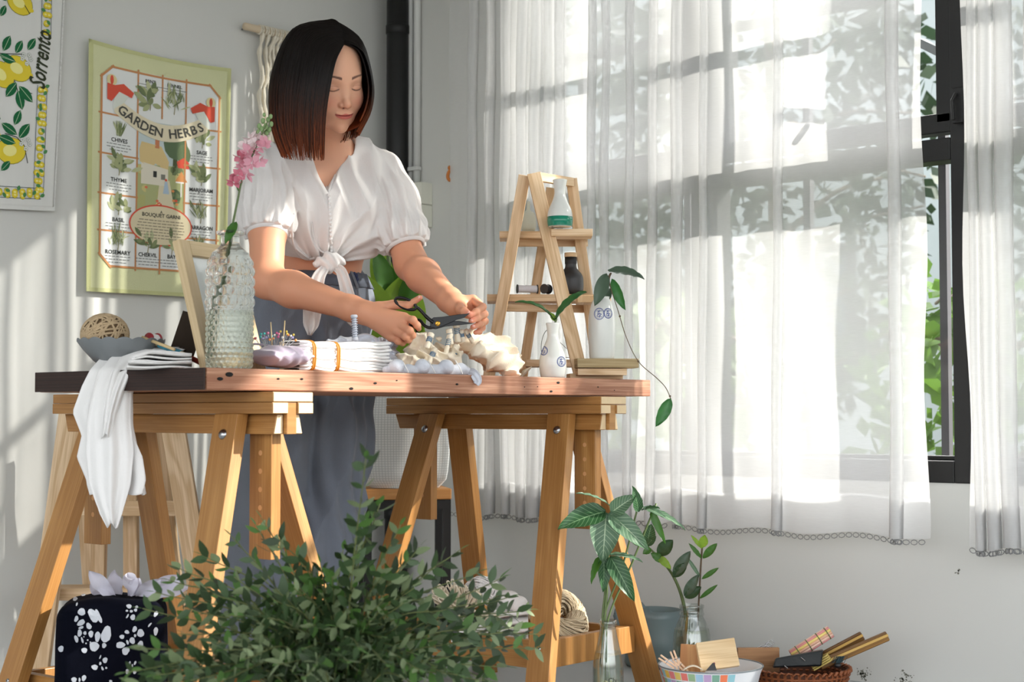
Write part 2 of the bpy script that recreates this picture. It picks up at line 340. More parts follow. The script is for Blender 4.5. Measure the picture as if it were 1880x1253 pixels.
def curtain(name, label, px0, px1, hem_py, folds, amp, wav, seed, fulls):
    rnd = random.Random(seed)
    x0, x1 = onY(px0, 760, CY).x, onY(px1, 760, CY).x
    zb0 = onY(px0+20, hem_py[0], CY).z; zb1 = onY(px1-20, hem_py[1], CY).z
    fx = sorted([(onY(f, 500, CY).x, wd) for f, wd in folds])
    path = []; x = x0; dx = .012
    while x < x1:
        nf = [f for f in fx if abs(f[0]-x) < dx/2 or (x-dx/2 < f[0] <= x+dx/2)]
        path.append((x, 0.0))
        if nf:
            wd = nf[0][1]; fx.remove(nf[0])
            for k in range(1, 6): path.append((x+wd*k/5*.9, -.006-.012*math.sin(PI*k/5)))
            for k in range(1, 6): path.append((x+wd*.9-wd*k/5, -.022-.006*math.sin(PI*k/5)))
            for k in range(1, 6): path.append((x-wd*.1+wd*k/5, -.012+.010*k/5))
            x += wd
        x += dx
    path.append((x1, 0)); n = len(path); zs = [0, .004, .03, .06] + [.06+(i+1)/26*.94 for i in range(26)]
    ph = [rnd.random()*6 for _ in range(8)]
    o = thing(name, label, 'curtain', ((x0+x1)/2, CY, (zb0+zb1)/2), 'sheer white window curtains')
    ztop = 2.56
    def P(i, tz):
        px_, py_ = path[i]; u = (px_-x0)/(x1-x0); zb = zb0+(zb1-zb0)*u + .006*math.sin(u*17+ph[0])
        z = zb + (ztop-zb)*tz
        a = amp*(.45+.55*math.sin(tz*1.3+ph[1]))*(1-.2*tz)
        y = a*math.sin(2*PI*px_/wav+ph[2]+.5*math.sin(tz*2.1+ph[3])) + .5*a*math.sin(2*PI*px_/(wav*.43)+ph[4]+tz*1.2) + .003*math.sin(tz*23+px_*31+ph[5]) + fulls*(1-tz)*math.sin(u*PI)
        xx = px_ + .012*math.sin(tz*3.1+ph[6]+px_*3)*(1-tz)
        e = min(u, 1-u)
        if e < .03: xx += .006*math.sin(tz*19+ph[7])*(1-e/.03)
        return Vector((xx, CY+py_+y, z))
    q = G(); m = len(zs)
    for z in zs:
        for i in range(n): q.v.append(tuple(P(i, z)))
    for j in range(m-1):
        for i in range(n-1): q.f.append((j*n+i, j*n+i+1, (j+1)*n+i+1, (j+1)*n+i)); q.uv.append(None); q.c.append(None)
    q.obj('curtain_cloth', SHEER, o, smooth=True)
    q = G()                                   # turned-up hem: a second layer
    for z in (0, .02, .045):
        for i in range(n): q.v.append(tuple(P(i, z)+Vector((0, .003, 0))))
    for j in range(2):
        for i in range(n-1): q.f.append((j*n+i, j*n+i+1, (j+1)*n+i+1, (j+1)*n+i)); q.uv.append(None); q.c.append(None)
    q.obj('hem', SHEER, o, smooth=True)
    q = G(); pts = [P(i, 0) for i in range(n)]; L_ = 0; k = 0
    acc = [0]
    for a_, b_ in zip(pts, pts[1:]): acc.append(acc[-1]+(b_-a_).length)
    s = 0
    while s < acc[-1]-.02:
        def at(t):
            t = min(max(t, 0), acc[-1]); j = int(np.searchsorted(acc, t)); j = max(1, min(j, n-1)); return pts[j-1].lerp(pts[j], (t-acc[j-1])/max(1e-9, acc[j]-acc[j-1]))
        c0, c1 = at(s), at(s+.019); dd = (c1-c0).normalized(); mid = (c0+c1)/2 - UPV*.008
        ring = [mid + dd*(.0085*math.cos(t)) + UPV*(.006*math.sin(t)) for t in np.linspace(0, 2*PI, 9)]
        q.tube(ring, .0014, 3, cap=False); s += .02
    q.obj('lace_trim', LACE, o, smooth=True)
    return o
curtain('curtain', 'gathered sheer white curtain between the electrical boxes and the wooden shelf, glowing in sun', 826, 1113, (944, 950), [(870, .03), (905, .028), (935, .03), (962, .03), (985, .03), (1010, .03), (1030, .026), (1090, .02)], .012, .085, 3, -.02)
curtain('curtain', 'wide sheer white curtain behind the trailing vine leaf, centre panel', 1115, 1238, (952, 962), [(1112, .022), (1160, .02), (1200, .02)], .014, .13, 5, -.015)
curtain('curtain', 'flat sheer white curtain over the big window, its edge beside the bare black frame', 1240, 1696, (966, 986), [(1243, .03), (1295, .02), (1432, .022), (1636, .026)], .008, .21, 8, -.01)
curtain('curtain', 'sheer white curtain at the right edge of the photo, right of the bare black frame', 1778, 2080, (1006, 1020), [(1792, .02), (1812, .03), (1843, .04), (1862, .03), (1900, .04), (1960, .03)], .012, .10, 12, -.01)
curtain('curtain', 'sheer white curtain beyond the right edge of the photo', 2200, 2700, (1006, 1020), [(2300, .02), (2500, .03)], .012, .12, 13, -.01)
g = G(); g.tube([(WX0, CY, 2.57), (XR+.3, CY, 2.57)], .011, 10); cr = g.obj('curtain_rod', BLACK); tag(cr, 'long black curtain rod above the sheer white curtains', 'curtain rod')
# ------------------------------------------------------------ pipe, conduits, boxes in the corner
pc = onY(729, 400, WY0-.045); g = G(); g.tube([(pc.x, pc.y, 0.0), (pc.x, pc.y, CEIL)], .038, 20); 
dp = thing('drain_pipe', 'thick black drain pipe running up the corner of the room', 'pipe', (pc.x, pc.y, 0)); g.obj('pipe', BLACK, dp, smooth=True)
for z in (ZW(731, 72), .35): q = G(); q.lathe((pc.x, pc.y, z), [(.038, 0), (.0405, .002), (.0405, .03), (.038, .032)], 20); q.obj('pipe_joint', BLACK, dp, smooth=True)
PVC = mat('white conduit', S(214, 215, 213), .45, .03, 6, .05)
bx0, bx1 = onY(737, 340, WY0-.06), onY(770, 335, WY0-.06)
zc = ZW(752, 334)
for px, r, lab in ((754, .010, 'thin white conduit pipe next to the black drain pipe'), (765.5, .0125, 'thicker white conduit pipe, right one of the pair above the socket box')):
    p = onY(px, 200, WY0-.014); c = thing('conduit', lab, 'pipe', (p.x, p.y, zc)); q = G(); q.tube([(p.x, p.y, zc-.01), (p.x, p.y, CEIL)], r, 12); q.obj('tube', PVC, c, smooth=True)
    q = G(); zz = ZW(765, 312)
    q.box((p.x, p.y-.006, zz), r*2+.01, .022, .014); q.obj('clip', PVC, c, bevel=.002)
BOXM = mat('ivory plastic', S(224, 224, 212), .4, .02, 8, 0)
def ebox(z0, z1, label, sock):
    pr = onY(770, 335, WY0-.062); x1 = pr.x; x0 = x1-.086
    o = thing('electrical_box', label, 'socket' if sock else 'switch', ((x0+x1)/2, WY0, z0))
    q = G(); q.box(((x0+x1)/2, WY0-.028, (z0+z1)/2), x1-x0, .056, z1-z0-.001); q.obj('box', BOXM, o, bevel=.003)
    q = G(); q.box(((x0+x1)/2, WY0-.059, (z0+z1)/2), x1-x0-.002, .008, z1-z0-.004); q.obj('cover_plate', BOXM, o, bevel=.003)
    q = G(); q.box(((x0+x1)/2, WY0-.064, (z0+z1)/2), .03, .005, .05); q.obj('insert', BOXM, o, bevel=.001)
    q = G()
    if sock:
        for zz in (.011, -.011):
            q = G(); q.box(((x0+x1)/2-.0, WY0-.0668, (z0+z1)/2+zz), .012, .001, .004); q.obj('slot', BLACK, o)
            q = G(); q.box(((x0+x1)/2+.032, WY0-.0635, (z0+z1)/2+zz*2.6), .004, .001, .004); q.obj('slot', BLACK, o)
    else: q.ball(((x0+x1)/2-.032, WY0-.063, (z0+z1)/2), .003, 8); q.obj('screw', STEEL, o, smooth=True)
zm = onY(780, 375, WY0-.04).z; zt_ = onY(780, 335, WY0-.03).z; zb_ = onY(780, 417, WY0-.03).z
ebox(zm, zt_, 'ivory plastic wall box under the conduits, upper of two', False); ebox(zb_, zm, 'ivory plastic wall box with socket slots, lower of two', True)
# ------------------------------------------------------------ small orange figure on the wall, half behind the curtain edge
p = onY(826, 315, WY0-.012); OR = mat('orange terracotta', S(206, 122, 52), .5, .15, 40)
o = thing('hook', 'small orange terracotta wall hook peeking out beside the curtain edge', 'hook', p); q = G(); q.ball(p+Vector((0,0,.012)), .008, 10); q.obj('knob', OR, o, smooth=True)
q = G(); q.tube(catmull([p+Vector((0,.008,.01)), p+Vector((0,-.006,-.004)), p+Vector((.0,-.01,-.02)), p+Vector((.004,-.006,-.03)), p+Vector((.009,-.002,-.026))]), .0055, 8); q.obj('shank', OR, o, smooth=True)
# ------------------------------------------------------------ outside
GR = mat('garden soil and grass', S(84, 92, 60), .95, .4, 6, .3)
g = G(); g.box((0, WY0+9, -.45), 40, 17.4, .1); tag(g.obj('ground', GR), kind='structure')
HW = mat('rendered house wall', S(196, 204, 206), .9, .05, 2, .1)
hb = thing('house', 'pale rendered house beyond the garden trees', 'house', (-9, WY0+8.5, -.4))
g = G(); g.box((-9.4, WY0+9.5, 3.0), 14, 2, 6.8); g.obj('wall', HW, hb)
g = G(); g.box((-9.4, WY0+9.3, 6.5), 14.6, 2.8, .2); g.obj('roof', mat('roof tile', S(120, 96, 84), .8), hb)
for k in range(4):
    q = G(); q.box((-13.4+k*2, WY0+8.48, 1.6), .9, .06, 1.2); f = q.obj('window', BLACK, hb); q = G(); q.box((-13.4+k*2, WY0+8.44, 1.6), .78, .02, 1.06); q.obj('pane', mat('dark pane', S(70, 84, 92), .1, .1, 3, 0), f)
def leafmesh(name, m, L_=1, W_=.4, bend=.15, fold=.12, nu=5, pt=1.0):
    vs = []; fs = []
    for i in range(nu+1):
        t = i/nu; wv = W_/2*math.sin(PI*min(1, t**.8))**.8 if 0 < t < 1 else 0
        z = -bend*t*t
        vs += [(-wv, t*L_, z+fold*wv), (0, t*L_, z), (wv, t*L_, z+fold*wv)]
    for i in range(nu):
        a = i*3; fs += [(a, a+1, a+4, a+3), (a+1, a+2, a+5, a+4)]
    me = bpy.data.meshes.new(name); me.from_pydata(vs, [], fs); me.materials.append(m); me.polygons.foreach_set('use_smooth', [True]*len(fs)); return me
def frame_m(p, d, up, s=1, sx=None):
    d = V3(d).normalized(); x = d.cross(V3(up)); x = x.normalized() if x.length > 1e-4 else d.orthogonal().normalized(); z = x.cross(d)
    M = Matrix(((x.x*(sx or s), d.x*s, z.x*s, p[0]), (x.y*(sx or s), d.y*s, z.y*s, p[1]), (x.z*(sx or s), d.z*s, z.z*s, p[2]), (0,0,0,1))); return M
OUTL = [mat('garden leaf deep', S(36, 60, 34), .5, .4, 3, 0, trans=.25), mat('garden leaf fresh', S(92, 128, 46), .5, .4, 3, 0, trans=.35), mat('garden leaf pale', S(120, 140, 96), .5, .4, 3, 0, trans=.3)]
BARK = mat('grey brown bark', S(116, 104, 90), .9, .3, 8, .5)
def tree(name, label, x, y, h, r, mi, seed, nl=900, zc=None, ls=.11):
    rnd = random.Random(seed); o = thing(name, label, 'tree' if h > 2 else 'shrub', (x, y, -.4), 'garden trees outside the window')
    q = G(); zc = zc or h*.62
    top = Vector((x, y, h*.85)); q.tube(catmull([(x, y, -.4), (x+.05, y, h*.3), top]), [.07-.05*i/16 for i in range(17)], 8)
    for k in range(14):
        a = rnd.random()*2*PI; z = h*(.2+.6*rnd.random()); p0 = Vector((x, y, z)); e = p0+Vector((math.cos(a)*r*.9, math.sin(a)*r*.9, r*.5*rnd.random()))
        q.tube(catmull([p0, p0.lerp(e, .5)+Vector((0,0,.1)), e], 4), [.018-.0015*i for i in range(9)], 5)
    q.obj('trunk', BARK, o, smooth=True)
    q = G()
    for k in range(nl):
        a = rnd.random()*2*PI; ph = math.acos(2*rnd.random()-1); rr = r*(.55+.45*rnd.random()**.5)
        c = Vector((x+rr*math.sin(ph)*math.cos(a), y+rr*math.sin(ph)*math.sin(a), zc+rr*(h-zc)/r*1.0*math.cos(ph)*(1 if math.cos(ph) > 0 else 1.2)))
        d = Vector((rnd.gauss(0,1), rnd.gauss(0,1), rnd.gauss(-.4,.7))).normalized(); s = d.cross(Vector((rnd.gauss(0,1), rnd.gauss(0,1), rnd.gauss(0,1)))).normalized(); L_ = ls*(.6+.8*rnd.random()); wv = L_*.27
        q.v += [tuple(c), tuple(c+d*L_*.5+s*wv), tuple(c+d*L_), tuple(c+d*L_*.5-s*wv)]; n0 = len(q.v)-4; q.f.append((n0, n0+1, n0+2, n0+3)); q.uv.append(None); q.c.append(None)
    c = q.obj('foliage', OUTL[mi], o); c['kind'] = 'stuff'
YO = WY0
TREES = [(-4.3, 3.0, 3.4, .85, 0, 'tall garden tree nearest the window, behind the centre curtain'), (-6.3, 3.4, 3.8, 1.05, 0, 'tall dark garden tree seen between the gathered curtain folds'),
 (-8.6, 4.3, 4.2, 1.2, 1, 'fresh green garden tree farthest towards the house corner'), (-3.0, 5.2, 3.6, 1.1, 0, 'dark leafy tree seen through the bare window pane'), (-1.1, 6.8, 3.4, 1.0, 1, 'bright leafy tree beyond the right curtain'),
 (-2.55, 1.6, 1.25, .42, 1, 'low fresh green shrub just outside the bare pane'), (-3.6, 1.3, 1.2, .45, 2, 'low pale shrub under the middle window'), (-4.9, 1.4, 1.2, .45, 0, 'low dark shrub outside the left curtain')]
for i, a in enumerate(TREES):
    big = a[2] > 2
    tree('garden_tree' if big else 'garden_shrub', a[5], a[0], YO+a[1], a[2], a[3], a[4], i+20, 2400 if big else 700, zc=None if big else a[2]*.5)
# ============================================================ the table: four long planks
tb = thing('table', 'long table with a reclaimed reddish timber top, crowded with craft things', 'table', T(TL_/2, TW_/2, -.041))
HOLE = mat('old nail hole', S(14, 10, 9), .9, .1, 40, 0)
for k in range(4):
    v0, v1 = k*TW_/4+.0006, (k+1)*TW_/4-.0006; q = G()
    ex = [.0, -.004, .003, -.002][k]
    q.hexa([T(-ex, v0, -.0405), T(-ex, v1, -.0405), T(-ex, v1, 0), T(-ex, v0, 0), T(TL_, v0, -.0405), T(TL_, v1, -.0405), T(TL_, v1, 0), T(TL_, v0, 0)])
    q.obj('plank', DECK, tb, bevel=.0022)
q = G()                                    # plank ends lie in shade: that shade is put into a dark strip below
for px, py, r in ((404, 696, .0042), (421, 688, .0055), (511, 696, .0022), (554, 696.5, .0024), (645, 714, .0034), (689, 704, .0028), (728.5, 699, .0016), (839, 706, .0026), (880, 700, .0018), (963, 711, .0014), (987, 710.5, .0013), (1012, 719, .0030), (1025, 703, .0034), (1098, 711, .0018), (1128, 717, .0014)):
    u, h = TUH(px, py, 0); q = G(); q.ball(T(u, -.0001, h), r, 10, (1.7, .18, .8), (E1, E2, UPV)); q.obj('nail_hole', HOLE, tb, smooth=True)
q = G(); q.hexa([T(-.0075, -.001, -.0400), T(-.0075, TW_, -.0400), T(-.0075, TW_, -.0005), T(-.0075, -.001, -.0005), T(-.0045, -.001, -.0400), T(-.0045, TW_, -.0400), T(-.0045, TW_, -.0005), T(-.0045, -.001, -.0005)]); q.obj('end_shade_strip', DECK_SHADE, tb)
# ============================================================ trestles
BOLTM = STEEL; ENDG = mat('sunlit pale end grain', S(222, 196, 156), .7, .08, 60, .2)  # raw end grain is pale; sunlight on the beam ends is coloured in too
def trestle(u0, label):
    o = thing('trestle', label, 'trestle', Vector((T(u0, .3).x, T(u0, .3).y, 0)), 'adjustable wooden trestles under the table')
    B = lambda e, v, z: Vector((TA.x, TA.y, 0)) + E1*(u0+e) + E2*v + UPV*z      # e across, v along the beam
    ZT = TZ-.0425; LB = .70; v0 = -.030; v1 = v0+LB
    def bx(name, e0, e1_, va, vb, z0, z1, vb_t=None, va_t=None, m=BIRCH, e0t=None, e1t=None):
        va_t = va if va_t is None else va_t; vb_t = vb if vb_t is None else vb_t; e0t = e0 if e0t is None else e0t; e1t = e1_ if e1t is None else e1t
        q = G(); q.hexa([B(e0, va, z0), B(e1_, va, z0), B(e1t, va_t, z1), B(e0t, va_t, z1), B(e0, vb, z0), B(e1_, vb, z0), B(e1t, vb_t, z1), B(e0t, vb_t, z1)]); return q.obj(name, m, o, bevel=.0012)
    bx('beam_board', -.05, .05, v0-.002, v1, ZT-.019, ZT)
    bx('beam_board', -.051, -.012, v0-.002, v1, ZT-.041, ZT-.0195); bx('beam_board', .012, .051, v0-.002, v1, ZT-.041, ZT-.0195)
    bx('lower_rail', -.036, -.0125, v0+.012, v1-.035, ZT-.079, ZT-.0415, va_t=v0+.012, vb_t=v1-.012, e0t=-.028)
    bx('lower_rail', .0125, .036, v0+.012, v1-.035, ZT-.079, ZT-.0415, va_t=v0+.012, vb_t=v1-.012, e1t=.028)
    bx('height_post', -.012, .012, v0+.001, v0+.013, ZT-.079, ZT-.0195)
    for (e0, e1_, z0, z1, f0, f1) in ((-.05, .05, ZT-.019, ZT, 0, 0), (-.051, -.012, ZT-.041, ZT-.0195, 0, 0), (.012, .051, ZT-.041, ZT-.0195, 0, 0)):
        bx('sunlit_end_grain', e0+.0012, e1_-.0012, v0-.0034, v0-.0022, z0+.0012, z1-.0012, m=ENDG)
    bx('sunlit_end_grain', -.0348, -.0137, v0+.0105, v0+.0118, ZT-.0778, ZT-.0427, m=ENDG, e0t=-.0268); bx('sunlit_end_grain', .0137, .0348, v0+.0105, v0+.0118, ZT-.0778, ZT-.0427, m=ENDG, e1t=.0268)
    # height posts with a row of peg holes
    for n_, va in enumerate((.014, .545)):
        q = G(); zb = ZT-.315; q.hexa([B(-.012, va, zb), B(.012, va, zb), B(.012, va+.062, zb), B(-.012, va+.062, zb), B(-.012, va, ZT-.03), B(.012, va, ZT-.03), B(.012, va+.062, ZT-.03), B(-.012, va+.062, ZT-.03)])
        ps = q.obj('height_post', BIRCH, o, bevel=.0012)
        for k in range(5):
            z = ZT-.115-.0345*k; q = G(); cc = B(-.0122, va+.031, z)
            q.tube([cc, cc+E1*.0012], .0052, 12); h_ = q.obj('peg_hole', PEG, ps)
    # four splayed legs, each with a bolt
    leg = {}
    for side in (-1, 1):
        for vt, sp in (((.085, -.085) if side < 0 else (.115, -.08)), (.505, .08)):
            et, eb = side*.030, side*(.030+.20)
            zt = ZT-.041
            lw, lt = .066, .027
            q = G(); pts = []
            for (e, v, z) in ((eb, vt+sp, 0), (et, vt, zt)):
                for dv, de in ((-lw/2, 0), (lw/2, 0), (lw/2, side*lt), (-lw/2, side*lt)): pts.append(B(e+de+(side*.006), v+dv, z))
            if side < 0: pts = [pts[0], pts[3], pts[2], pts[1], pts[4], pts[7], pts[6], pts[5]]
            q.hexa(pts); lo = q.obj('leg', BIRCH, o, bevel=.0012)
            f = .945; e = eb+(et-eb)*f+side*(.006+lt); v = vt+sp*(1-f); z = zt*f
            c = B(e, v, z); q = G(); nrm = (E1*side + UPV*.28).normalized()
            q.lathe(c, [(0, .0062), (.005, .006), (.0085, .0035), (.0105, .0005), (.0105, -.003)], 16, ax=nrm); q.obj('bolt', BOLTM, lo, smooth=True)
            f = .24; e = eb+(et-eb)*f+side*(.006+lt); v = vt+sp*(1-f); z = zt*f
            q = G(); q.lathe(B(e, v, z), [(0, .002), (.003, .002), (.0048, .0005), (.0048, -.002)], 12, ax=nrm); q.obj('bolt', BOLTM, lo, smooth=True)
            q = G(); q.lathe(B(e, v, z), [(0, .0023), (.0017, .0023)], 6, ax=nrm); q.obj('socket', BLACK, lo)
    # low tray between the legs
    zs = .14
    k = zs/(TZ-.083); ew = .030+.20*(1-k)
    for va in (.045, .585):
        q = G(); q.hexa([B(-ew, va, zs-.028), B(ew, va, zs-.028), B(ew, va+.02, zs-.028), B(-ew, va+.02, zs-.028), B(-ew, va, zs+.037), B(ew, va, zs+.037), B(ew, va+.02, zs+.037), B(-ew, va+.02, zs+.037)]); q.obj('tray_end', BIRCH, o, bevel=.0012)
    for e in (-ew+.028, ew-.028):
        q = G(); q.hexa([B(e-.009, .065, zs-.028), B(e+.009, .065, zs-.028), B(e+.009, .065, zs+.037), B(e-.009, .065, zs+.037), B(e-.009, .585, zs-.028), B(e+.009, .585, zs-.028), B(e+.009, .585, zs+.037), B(e-.009, .585, zs+.037)]); q.obj('tray_side', BIRCH, o, bevel=.0012)
    n = 6; wd = (2*ew-.08)/n
    for k2 in range(n):
        e = -ew+.040+wd*k2; q = G(); q.hexa([B(e+.002, .0655, zs-.026), B(e+wd-.002, .0655, zs-.026), B(e+wd-.002, .0655, zs-.014), B(e+.002, .0655, zs-.014), B(e+.002, .5845, zs-.026), B(e+wd-.002, .5845, zs-.026), B(e+wd-.002, .5845, zs-.014), B(e+.002, .5845, zs-.014)]); q.obj('slat', BIRCH, o)
    return B, zs-.014
PEG = mat('pinkish peg hole', S(214, 160, 108), .8, .1, 20, 0)  # discs for the peg holes, a pinkish tan paler than the birch
BL_, ZTRAY = trestle(.178, 'wooden trestle carrying the near end of the table, with a white cloth hanging over it')
BR_, _ = trestle(1.188, 'wooden trestle carrying the far end of the table, yarn lying on its tray')
# ============================================================ big pine step shelf against the left wall
def ladder():
    o = thing('step_shelf', 'tall raw pine folding step shelf standing by the left wall under the table end', 'shelf', W(215, 1150, 4.05).xy.to_3d())
    def bb(name, a, b, w_=.045, t_=.022, side=None): q = G(); q.beam(a, b, w_, t_, side=side or RGT); return q.obj(name, PINE, o, bevel=.0015)
    dn, df = 3.98, 4.28
    bb('leg', W(134, 735, dn+.08), W(60, 1290, dn-.1), .058, .024); bb('leg', W(316, 770, dn), W(402, 1290, dn-.1), .058, .024)
    bb('leg', W(146, 790, df), W(176, 1235, df), .036, .020); bb('leg', W(285, 770, df-.02), W(338, 1235, df+.05), .046, .02)
    bb('leg', W(240, 795, dn+.18), W(242, 1240, dn+.12), .036, .03)
    bb('leg', W(185, 900, dn+.16), W(176, 1240, dn+.1), .036, .03)
    bb('rail', W(104, 934, dn+.03), W(330, 934, dn+.03), .02, .038, side=FWD)
    bb('rail', W(84, 1092, dn+.02), W(360, 1090, dn+.02), .02, .03, side=FWD)
    for k in range(3): bb('slat', W(88, 1086-k*3, dn+.09+.06*k), W(370, 1084-k*3, dn+.09+.06*k), .05, .012, side=FWD)
    bb('rail', W(122, 737, dn+.1), W(330, 737, dn+.1), .02, .03, side=FWD)
    bb('slat', W(126, 772, dn+.14), W(318, 772, dn+.14), .06, .012, side=FWD)
ladder()
# ============================================================ stool with the round planter
def stool():
    c = W(742, 905, 4.46); zt = c.z+.0; o = thing('stool', 'square stool with a light wooden top and black metal legs, under the white planter', 'stool', (c.x, c.y, 0))
    ax, ay = RGT*.985+FWD*.17, FWD*.985-RGT*.17; s = .105
    q = G(); q.box((c.x, c.y, zt), .245, .20, .030, ax, ay); q.obj('seat', wood('stool top', S(196, 138, 78), S(222, 168, 106), .5, 9, 6), o, bevel=.003)
    for sx in (-1, 1):
        for sy in (-1, 1):
            p = Vector((c.x, c.y, 0)) + ax*(sx*.110) + ay*(sy*.084); q = G(); q.beam(p, p+UPV*(zt-.0155), .022, .022, side=ax); q.obj('leg', BLACK, o)
    for sy in (-1, 1): q = G(); p = Vector((c.x, c.y, zt-.029)) + ay*(sy*.084); q.beam(p-ax*.099, p+ax*.099, .022, .024, side=ay); q.obj('frame_rail', BLACK, o)
    for sx in (-1, 1): q = G(); p = Vector((c.x, c.y, zt-.029)) + ax*(sx*.110); q.beam(p-ay*.073, p+ay*.073, .022, .024, side=ax); q.obj('frame_rail', BLACK, o)
    return c, zt+.0155
sc_, zst = stool()
def woven(name, c1, c2, sx, sz):
    m, n, P, N, L = base(name); P.inputs['Roughness'].default_value = .75
    tc = N('ShaderNodeTexCoord'); mp = N('ShaderNodeMapping'); mp.inputs['Scale'].default_value = (sx, sz, 1); L(tc.outputs['UV'], mp.inputs[0])
    br = N('ShaderNodeTexBrick'); br.offset = 0; br.inputs['Color1'].default_value = c1; br.inputs['Color2'].default_value = c1; br.inputs['Mortar'].default_value = c2; br.inputs['Mortar Size'].default_value = .12; br.inputs['Brick Width'].default_value = 1; br.inputs['Row Height'].default_value = 1; br.inputs['Scale'].default_value = 1
    L(mp.outputs[0], br.inputs[0]); L(br.outputs[0], P.inputs['Base Color'])
    bu = N('ShaderNodeBump'); bu.inputs['Strength'].default_value = .4; bu.inputs['Distance'].default_value = .001; bu.invert = True; L(br.outputs['Fac'], bu.inputs['Height']); L(bu.outputs[0], P.inputs['Normal'])
    return m
pl = thing('planter', 'big white square planter with fine grid texture on the wooden stool', 'planter', (sc_.x, sc_.y, zst))
def planter():
    ax, ay = RGT*.985+FWD*.17, FWD*.985-RGT*.17; hh = .30; c = Vector((sc_.x, sc_.y, zst))
    def fn(i, j):
        t = 2*PI*i; z = j*hh; r = .115+.010*math.sin(PI*j)-.02*max(0, 1-j*9)**2
        cx, cy = math.cos(t), math.sin(t); k = (abs(cx)**5+abs(cy)**5)**(-1/5)
        return c + ax*(cx*k*r) + ay*(cy*k*r*.8) + UPV*(z+.0005)
    q = G(); q.grid(fn, 65, 14); q.lathe(c+UPV*.0006, [(0, 0), (.095, 0)], 24); q.obj('pot', woven('white grid cover', S(226, 228, 226), S(196, 200, 198), 110, 44), pl, smooth=True, weld=True)
    q = G(); q.lathe(c+UPV*(hh-.02), [(0, .004), (.05, .003), (.09, 0)], 24); q.obj('soil', mat('potting soil', S(62, 48, 38), .95, .4, 60, .6), pl)
    return c+UPV*(hh-.02)
pt = planter()
def bigleaf(name, m, p, tip, wid, nrm, parent, bend=.1, cup=.12, rachis=None, nu=14, wav=.0, shape=.85):
    p = V3(p); tip = V3(tip); d = tip-p; Lh = d.length; d.normalize(); x = d.cross(V3(nrm)).normalized(); z = x.cross(d)
    def fn(i, j):
        s = i*2-1; t = j; wv = wid/2*(math.sin(PI*min(1, t**shape))**.75 if 0 < t < 1 else 0)
        mid = p + d*(Lh*t) - z*(bend*Lh*4*t*(t-1)*-1) if False else p + d*(Lh*t) + z*(bend*Lh*4*t*(1-t))
        vein = .0012*math.sin(t*55)*abs(s)
        return mid + x*(s*wv) + z*(cup*wid*abs(s)**1.3*(.5+.5*abs(s)) + vein + wav*math.sin(t*14+s*2)*abs(s))
    q = G(); q.grid(fn, 9, nu); return q.obj(name, m, parent, smooth=True)
def fiddle():
    o = thing('fiddle_leaf_plant', 'leafy plant with big bright green paddle leaves behind the woman\'s waist', 'plant', pt)
    D = 4.42
    st = [pt, W(735, 720, D), W(722, 600, D), W(715, 500, D), W(712, 455, D)]
    q = G(); q.tube(catmull(st), [.009-.0001*k for k in range(33)], 8); q.obj('stem', STEM, o, smooth=True)
    Ls = [((716, 640), (648, 492), .135, -.25, LEAFB), ((722, 655), (748, 500), .15, .1, LEAFB), ((716, 560), (690, 440), .07, -.1, LEAFB), ((714, 540), (686, 458), .055, .3, LEAFM), ((720, 600), (742, 470), .085, .4, LEAFM),
          ((735, 700), (722, 605), .10, .1, LEAFB), ((738, 700), (770, 590), .12, .1, LEAFB), ((712, 470), (770, 432), .035, .2, LEAFB), ((735, 560), (790, 480), .06, .0, LEAFM), ((724, 690), (640, 610), .11, -.2, LEAFB), ((745, 720), (840, 640), .09, .2, LEAFM), ((722, 560), (706, 480), .07, .0, LEAFM), ((742, 720), (752, 620), .12, 0, LEAFM)]
    for i, (a, b, w_, tw, m) in enumerate(Ls):
        dd = D + .03*((i*7) % 5-2)
        bigleaf('leaf', m, W(a[0], a[1], dd), W(b[0], b[1], dd-.03), w_, -FWD + RGT*tw + UPV*.2, o, bend=.06, cup=.10)
fiddle()
# ============================================================ small A-frame shelf on the table
def aframe():
    o = thing('display_ladder', 'small raw pine A-frame ladder shelf standing on the far end of the table', 'shelf', T(1.14, .25, 0))
    def bb(name, a, b, w_, t_, side): q = G(); q.beam(a, b, w_, t_, side=side); return q.obj(name, PINE, o, bevel=.001)
    # near frame (v ~ .12) and far frame (v ~ .42): each two legs meeting at the top
    def pt_(px, py, v): return TP(px, py, v)
    # legs are placed by the plane of the table they stand in
    va, vb = .10, .36
    la0, la1 = TP(1060, 693, va), TP(983, 322, va)      # front right leg
    ra0, ra1 = TP(906, 693, .36), TP(964, 322, .36)     # left leg (rear side)
    # frame nearer the camera left: legs ra (back-left) and la (front) meet at the top left
    bb('leg', ra0, TP(962, 322, .20), .030, .020, E1); bb('leg', la0, TP(984, 321, .12), .034, .020, E1)
    rb0, rb1 = TP(1119, 693, .14), TP(1044, 328, .14)
    return o
